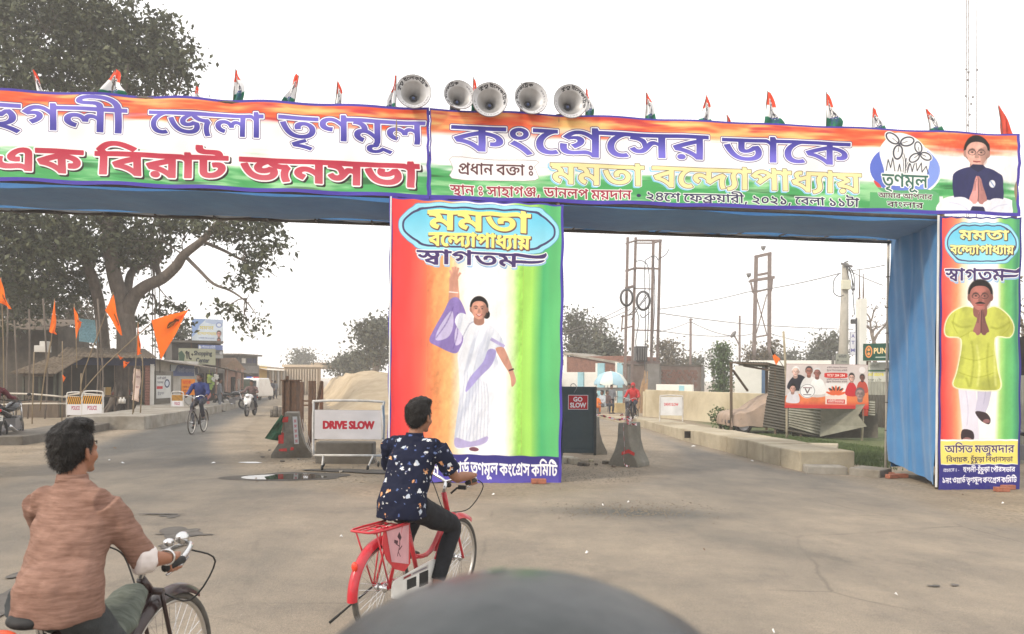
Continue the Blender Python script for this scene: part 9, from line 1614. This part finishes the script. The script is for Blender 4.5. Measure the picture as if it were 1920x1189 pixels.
MB().torus(V3(J['wrR'])+V3((-.012,-.012,.005)),.029,.005,'y',20,6,Matrix.Rotation(.3,3,'Z')).build('bangle',M_chrome,t,True)
# oncoming and distant riders
def far_rider(label,blabel,px,py,th,seat,shirt,pants,hair=True,s=1.0,yaw=0,paint=None,helm=None,bname='bicycle',Y=None):
    b=G(px,py); bt=bicycle(bname,blabel,b,th,.34,1.05,seat,seat+.16,paint or M_dkp,far=True,extras=False); t=thing('person',label,'person',b,-th)
    J=dict(pelvis=(0,-.17,seat+.08),chest=(0,-.08,seat+.37),neck=(0,-.04,seat+.55),head=(0,-.01,seat+.68),shL=(-.18,-.05,seat+.49),shR=(.18,-.05,seat+.49),elL=(-.27,.05,seat+.28),elR=(.27,.05,seat+.28),gL=(-.281,.28,seat+.15),gR=(.281,.28,seat+.15),hipL=(-.085,-.14,seat+.03),hipR=(.085,-.14,seat+.03),knL=(-.13,.24,seat-.05),knR=(.13,.20,seat-.14),anL=(-.12,.0,.47),anR=(.125,.06,.235))
    for q in 'LR': g_=V3(J['g'+q]); J['wr'+q]=(g_.x,g_.y-.06,g_.z+.04); J['bar'+q]=(.1,1,0)
    human(t,J,M_skin2,shirt,pants,M_black,M_hair if hair else None,s,yaw=yaw,vox=.013,sleeve=1.9,disp=.02); return t,J
M_bluej=mat('royal_blue_jacket',(.022,.035,.145),.8,.2,6); M_dkpant=mat('charcoal_trousers',(.03,.032,.045),.85,.2,6); M_checks=mat('brown_checked_shirt',(.14,.09,.085),.85,.5,30); M_redj=mat('red_jacket',(.42,.020,.022),.7,.2,6)
far_rider('cyclist in a royal blue jacket riding towards the camera on the left road','black roadster bicycle under the blue-jacketed cyclist',373,812,R(176),.92,M_bluej,M_dkpant,yaw=R(-20))
MC_t,_=far_rider('cyclist in a red hooded jacket riding out of the side road on the right','dark bicycle of the red-jacketed rider beside the cream wall',1186,797,R(205),.92,M_redj,M_dkpant,hair=False); hm=MB(); hd=V3((0,-.01,1.60)); hm.ell(hd+V3((0,-.015,.03)),(.095,.105,.105),16,10); hm.ell(hd+V3((0,-.03,-.06)),(.09,.08,.07),14,8); hm.ell(hd+V3((0,-.04,-.13)),(.12,.09,.06),14,8); organic(hm,'hood',M_redj,MC_t,.013,2)
def stander(label,px,py,hgt,th,shirt,pants,Y=None,sit=False,s=None,hair=True,name='person',masked=False,arms=None):
    b=G(px,py) if Y is None else P(px,HY,Y); 
    if Y is not None: b.z=gz(b.x,b.y)
    s=s or hgt/1.68; t=thing(name,label,'person',b,-th)
    if sit: z0=.38*s; J=dict(pelvis=(0,-.05,z0+.10),chest=(0,.0,z0+.40*s),neck=(0,.02,z0+.56*s),head=(0,.04,z0+.69*s),shL=(-.18*s,0,z0+.50*s),shR=(.18*s,0,z0+.50*s),elL=(-.24*s,.06,z0+.24*s),elR=(.24*s,.06,z0+.24*s),wrL=(-.14*s,.26,z0+.16*s),wrR=(.14*s,.26,z0+.16*s),hipL=(-.09*s,0,z0+.06),hipR=(.09*s,0,z0+.06),knL=(-.13*s,.40*s,z0+.08),knR=(.13*s,.40*s,z0+.08),anL=(-.12*s,.36*s,.08),anR=(.12*s,.42*s,.08))
    else: J={k:(a*s,b_*s,c*s) for k,(a,b_,c) in dict(pelvis=(0,0,.92),chest=(0,0,1.23),neck=(0,0,1.42),head=(0,.02,1.56),shL=(-.18,0,1.36),shR=(.18,0,1.36),elL=(-.24,-.02,1.10),elR=(.24,-.02,1.10),wrL=(-.24,.08,.87),wrR=(.24,.08,.87),hipL=(-.09,0,.88),hipR=(.09,0,.88),knL=(-.10,.05,.48),knR=(.10,-.02,.48),anL=(-.11,-.04,.08),anR=(.11,.10,.08)).items()}
    human(t,J,M_skin2,shirt,pants,M_black,M_hair if hair else None,s,vox=.016,sleeve=1.6,disp=.02,collar=False); return t,J
M_orsh=mat('orange_shirt',(.70,.18,.03),.8,.15,8); M_ltsh=mat('light_blue_grey_shirt',(.42,.46,.50),.8,.15,8); M_gryc=mat('grey_cloth',(.16,.165,.18),.85,.2,8); M_mar=mat('maroon_jacket',(.10,.012,.020),.8,.3,8)
stander('person in an orange shirt sitting at the road edge under the umbrella stall',1118,776,1.5,R(20),M_orsh,M_orsh,Y=42,sit=True,s=.95); stander('person in a light grey shirt sitting beside the orange-shirted one',1130,772,1.6,R(-120),M_ltsh,M_gryc,Y=43,sit=True,s=1.1); stander('person in brown sitting behind the light grey shirt near the stall',1138,770,1.6,R(150),M_checks,M_dkpant,Y=44.5,sit=True,s=1.1); stander('person in grey standing behind the seated group under the umbrella',1147,768,1.62,R(180),M_gryc,M_dkpant,Y=45.5)
stander('person with raised elbow standing just behind the red-jacketed cyclist',1180,790,1.7,R(200),M_gryc,M_dkpant,Y=36.5); stander('pedestrian in grey walking at the far left road edge by the shops',412,757,1.66,R(60),M_gryc,M_gryc,Y=38.5); stander('pedestrian in dark clothes standing in the distance right of the ambulance',510,738,1.65,R(180),M_dkpant,M_dkpant,Y=66); stander('second distant pedestrian near the far wall in grey',516,738,1.6,R(10),M_gryc,M_dkpant,Y=69)
# ---------------------------------------------------------------- motor vehicles
def motorbike(name,label,b,rz,paint,plate=True,scooter=False,s=1.0):
    t=thing(name,label,'motorcycle',b,rz); r=.29; Rr=Vector((0,-.62,r)); Fh=Vector((0,.64,r)); t.scale=(s,s,s)
    for c,w_ in((Rr,.055),(Fh,.045)):
        wl=MB().cyl((c[0]-.06,c[1],c[2]),(c[0]+.06,c[1],c[2]),.07,n=14).build('wheel',M_ins,t,True); MB().torus(c,r-w_*.9,(w_,w_*.9),'x',32,8).build('tyre',M_black,wl,True); MB().torus(c,r-w_*2.0,.014,'x',28,6).build('rim',M_ins,wl,True); sp=MB()
        for k in range(6): a=k*pi/3; sp.bar((c[0],c[1],c[2]),(c[0],c[1]+cos(a)*(r-w_*2),c[2]+sin(a)*(r-w_*2)),.03,.02)
        sp.build('spoke_frame',M_ins,wl)
    m=MB(); m.ring(spl([(0,-.02,.80),(0,.18,.86),(0,.36,.84),(0,.46,.76)],4),[(.10,.05),(.13,.07),(.14,.10),(.15,.11),(.155,.12),(.155,.12),(.15,.12),(.14,.11),(.13,.10),(.11,.08),(.09,.07),(.07,.05),(.05,.04)],14,True,side=(1,0,0)); organic(m,'fuel_tank' if not scooter else 'front_body',paint,t,.016,3)
    m=MB(); m.ring([(0,-.72,.86),(0,-.45,.80),(0,-.15,.78),(0,.04,.80)],[(.07,.03),(.12,.045),(.13,.05),(.10,.04)],14,True,side=(1,0,0)); organic(m,'seat',M_black,t,.016,3)
    m=MB(); m.ring([(0,-.86,.82),(0,-.60,.74),(0,-.25,.66)],[(.05,.03),(.10,.06),(.11,.08)],12,True,side=(1,0,0)); organic(m,'tail_body',paint,t,.016,3)
    m=MB(); m.box((0,.05,.42),(.26,.34,.30)).box((0,.16,.55),(.18,.20,.16)); 
    for k in range(5): m.box((0,.17,.48+.035*k),(.24,.26,.012))
    bev(m.build('engine',M_ins,t),.015,1)
    MB().tube([(.16,.10,.30),(.17,-.25,.28),(.19,-.72,.42)],[.025,.04,.045],10,3).build('exhaust',M_chrome,t,True)
    m=MB(); 
    for x in(-.09,.09): m.tube([(x,.42,.92),(x,.52,.60),(x,.64,.29)],.022,8)
    m.build('fork',M_chrome,t,True); MB().tube([(-.34,.30,1.02),(-.22,.38,1.0),(0,.42,.98),(.22,.38,1.0),(.34,.30,1.02)],.013,8,3).build('handlebar',M_black,t,True)
    m=MB(); m.ell((0,.50,.88),(.11,.08,.11),14,8); m.build('headlamp_shell',paint,t,True); MB().ell((0,.565,.88),(.085,.03,.085),14,8).build('headlamp',M_chrome,t,True)
    arc_band(MB(),Fh,r+.03,-.7,.9,.11,.004,drop=.02).build('mudguard',paint,t,True); arc_band(MB(),Rr,r+.04,-.1,1.35,.14,.004,drop=.02).build('mudguard',M_black,t,True)
    MB().box((0,-.90,.80),(.12,.03,.06)).build('tail_lamp',mat('tail_red',(.45,.02,.02),.2,.1,9),t)
    for x in(-.3,.3): MB().tube([(x*.8,.36,1.0),(x*.95,.34,1.12)],.006,5).ell((x,.33,1.15),(.055,.015,.035),10,6).build('mirror',M_black,t,True)
    for x in(-.2,.2): MB().box((x,-.1,.30),(.10,.05,.02)).build('footrest',M_black,t)
    if plate: qsheet('number_plate',imat('plate_print%d'%int(abs(b[0])*10),small_sign(20,12,(.70,.70,.68),[('l','WB 16',(3,2,17,5.5),(.12,.12,.12),.1),('l','4127',(5,7,15,10.5),(.12,.12,.12),.1)],8)),t,[(-.10,-.93,.55),(.10,-.93,.55),(.10,-.91,.68),(-.10,-.91,.68)],1,1)
    return t
M_blkp=mat('black_gloss_paint',(.018,.018,.020),.25,.15,20,coat=.5); M_whp2=mat('white_vehicle_paint',(.72,.71,.70),.35,.05,8,stain=.12,coat=.2)
b=G(20,828); mt=motorbike('motorcycle','black motorcycle with a number plate standing at the left border of the picture',b,R(17),M_blkp)
t=thing('person','motorcyclist in a maroon jacket and black helmet cut by the left border','person',b+Vector((-.28,-.1,0)),R(17)); J=dict(pelvis=(-.02,-.30,.90),chest=(-.03,-.18,1.17),neck=(-.03,-.12,1.34),head=(-.03,-.08,1.47),shL=(-.20,-.14,1.28),shR=(.14,-.12,1.28),elL=(-.30,.02,1.08),elR=(.28,.04,1.08),gL=(-.33,.30,1.03),gR=(.33,.30,1.03),hipL=(-.10,-.27,.86),hipR=(.10,-.27,.86),knL=(-.24,.10,.62),knR=(.22,.10,.64),anL=(-.30,-.10,.10),anR=(.21,-.12,.38))
for q in 'LR': g_=V3(J['g'+q]); J['wr'+q]=(g_.x,g_.y-.06,g_.z+.03); J['bar'+q]=(1,-.3,0)
human(t,J,M_skin2,M_mar,M_dkpant,M_black,None,1.0,vox=.011,sleeve=1.9,disp=.02,eyes=False)
def helmet_on(t,c,s,m,name='helmet',label=None):
    hm=MB(); hm.ell((0,0,0),(.125*s,.150*s,.135*s),20,14); hm.ell((0,.02*s,-.08*s),(.115*s,.14*s,.08*s),18,10); o=organic(hm,name,m,t,.010,3); o.location=c; MB().ell((0,.062*s,-.005*s),(.108*s,.098*s,.055*s),18,10).build('visor',mat('visor_tint',(.03,.03,.035),.08,.1,5,spec=.8),o,True); return o
helmet_on(t,(-.03,-.08,1.49),1.0,M_blkp)
bsc=G(470,780); mt=motorbike('scooter','light moped with a white front shield on the left road, coming towards the camera',bsc,R(184),M_whp2,False,True); MB().ring([(0,.60,.42),(0,.55,.70),(0,.46,.92)],[(.10,.03),(.17,.05),(.13,.04)],12,True,side=(1,0,0)).build('leg_shield',M_whp2,mt,True)
t=thing('person','moped rider in a brown checked shirt in front of the ambulance','person',bsc,R(184)); J=dict(pelvis=(0,-.28,.86),chest=(0,-.18,1.14),neck=(0,-.14,1.31),head=(0,-.10,1.44),shL=(-.18,-.14,1.25),shR=(.18,-.14,1.25),elL=(-.28,.0,1.06),elR=(.28,.0,1.06),gL=(-.33,.30,1.03),gR=(.33,.30,1.03),hipL=(-.10,-.25,.84),hipR=(.10,-.25,.84),knL=(-.22,.14,.66),knR=(.22,.14,.66),anL=(-.20,.0,.36),anR=(.20,.02,.36))
for q in 'LR': g_=V3(J['g'+q]); J['wr'+q]=(g_.x,g_.y-.06,g_.z+.03); J['bar'+q]=(1,-.2,0)
human(t,J,M_skin2,M_checks,M_dkpant,M_black,M_hair,1.0,vox=.014,sleeve=1.6)
motorbike('motorcycle','dark parked motorcycle leaning outside the shops on the left road',onG(P(434,HY,42).x,42),R(-70),M_blkp,False); motorbike('motorcycle','dim dark motorcycle parked behind the leaning one by the shops',onG(P(444,HY,47).x,47),R(-62),M_ins,False)
motorbike('motorcycle','dark motorcycle mostly hidden behind the narrow right pillar at the picture border',onG(P(1915,HY,15.5).x,15.5),R(60),M_blkp,False)
# white ambulance van
b=G(482,750); t=thing('ambulance','white ambulance van with red and blue roof lights driving away on the left road','van',b,R(-4)); W_,H_,L_=1.50,1.80,3.3
m=MB(); prof=[(-1.65,.30),(-1.66,.80),(-1.60,1.10),(-1.48,1.70),(-1.35,1.80),(.70,1.80),(1.15,1.15),(1.60,.95),(1.66,.40),(1.60,.28)]; m.prism([(-W_/2,y,z) for y,z in prof],(W_,0,0)); bev(m.build('body',M_whp2,t),.09,3)
qsheet('rear_window',mat('van_glass',(.03,.035,.04),.08,.1,4,spec=.8),t,[(-.58,-1.655,1.02),(.58,-1.655,1.02),(.54,-1.52,1.60),(-.54,-1.52,1.60)],1,1)
for x in(-.60,.60): MB().box((x,-1.66,.88),(.13,.05,.26)).build('tail_lamp',MC['tail_red'],t); 
MB().box((0,-1.68,.40),(1.50,.08,.18)).build('bumper',M_dark,t); MB().box((0,-1.675,.68),(.34,.02,.11)).build('number_plate',M_wallw,t); qsheet('red_sticker',M_redp,t,[(-.12,-1.60,1.48),(.12,-1.60,1.48),(.11,-1.555,1.58),(-.11,-1.555,1.58)],1,1)
MB().box((-.28,-.9,1.86),(.42,.18,.10)).build('blue_light',mat('blue_lens',(.05,.10,.5),.2,.1,4),t); MB().box((.28,-.9,1.86),(.42,.18,.10)).build('red_light',MC['tail_red'],t); MB().box((0,-.9,1.85),(.16,.16,.07)).build('light_bar',M_whp2,t)
for x in(-.66,.66):
    for y in(-1.1,1.1): MB().torus((x,y,.28),.21,.075,'x',20,8).build('tyre',M_black,t,True)
# yellow truck beyond
b=onG(P(471,HY,80).x,80); t=thing('truck','yellow and red painted truck far down the left road above the ambulance roof','truck',b,R(4)); bev(MB().box((0,0,2.0),(2.1,4.6,2.1)).build('cargo_body',mat('truck_yellow',(.62,.42,.10),.6,.1,5),t),.03,1); MB().box((0,-2.33,2.4),(2.1,.05,.25)).build('red_band',M_redp,t); MB().box((0,-2.33,1.6),(2.1,.05,.2)).build('blue_band',M_navy,t); MB().box((0,0,.85),(1.9,4.6,.25)).build('chassis',M_dark,t); MB().box((0,-2.34,2.9),(1.2,.05,.18)).build('pale_board',M_wallw,t)
for x in(-.85,.85):
    for y in(-1.5,1.6): MB().torus((x,y,.5),.36,.14,'x',18,8).build('tyre',M_black,t,True)
bb_=onG(P(452,HY,58).x,58); t=thing('auto_rickshaw','dark green three-wheeler parked beside the white cloth at the road edge','rickshaw',bb_,R(-10)); m=MB(); m.prism([(-.62,y,z) for y,z in[(-1.2,.3),(-1.22,1.0),(-1.1,1.65),(.3,1.70),(.75,1.2),(1.2,.8),(1.25,.35)]],(1.24,0,0)); bev(m.build('body',mat('rickshaw_green',(.03,.055,.04),.4,.2,6),t),.06,2); MB().box((0,-1.23,1.25),(.9,.03,.35)).build('rear_window',M_dark2,t)
for x,y in((-.5,-.8),(.5,-.8),(0,1.0)): MB().torus((x,y,.22),.16,.06,'x',16,6).build('tyre',M_black,t,True)
# dusty rider helmet right in front of the lens
c=Vector((.006,.372,1.65-.2375)); t=thing('dusty_helmet','scratched grey dusty helmet crown filling the bottom centre, close to the camera and blurred','helmet',c); t.scale=(1.05,1.03,1.02)
M_helm=mat('dusty_scratched_shell',(.012,.016,.019),.34,.4,13,c2=(.060,.067,.070),bump=.15,spec=.5,stain=.45); m=MB(); n_=64
m.lathe([(0,.139),(.02,.1378),(.04,.1335),(.06,.1255),(.08,.1145),(.10,.098),(.115,.080),(.126,.060),(.134,.035),(.138,.0),(.139,-.04),(.136,-.08)],n=n_); m.build('shell',M_helm,t,True)
for x,y,z,a,cc in((-.012,.020,.138,.0062,(.06,.15,.08)),(-.042,.014,.131,.006,(.17,.11,.10)),(.012,-.062,.121,.0028,(.14,.30,.27)),(.016,-.068,.118,.003,(.14,.30,.27)),(-.012,-.055,.125,.002,(.2,.34,.3)),(-.050,-.070,.108,.004,(.3,.32,.3))):
    v=Vector((x,y,z)).normalized()*.1398; q=v.to_track_quat('Z','Y').to_matrix(); mb=MB(); mb.ell(v,(a,a*.3,.0004),12,5,q); mb.build('paint_smear',mat('smear%d'%int(cc[1]*100),cc,.6,.3,80),t,True)
MB().lathe([(.136,-.08),(.141,-.085),(.141,-.10),(.134,-.10)],n=48).build('rim_edge',M_black,t,True)
# ---------------------------------------------------------------- thin dusty haze that greys the distance
hz=MB().box((0,200,12),(1100,900,38)).build('haze',None); hz['kind']='stuff'; hz['label']='thin dusty haze over the whole place'
hm_=bpy.data.materials.new('haze'); hm_.use_nodes=True; nn=hm_.node_tree; nn.nodes.clear(); pv=nn.nodes.new('ShaderNodeVolumePrincipled'); pv.inputs['Color'].default_value=(.98,.97,.96,1); pv.inputs['Density'].default_value=.0020; pv.inputs['Anisotropy'].default_value=.0; ou=nn.nodes.new('ShaderNodeOutputMaterial'); nn.links.new(pv.outputs[0],ou.inputs['Volume']); hz.data.materials.append(hm_)
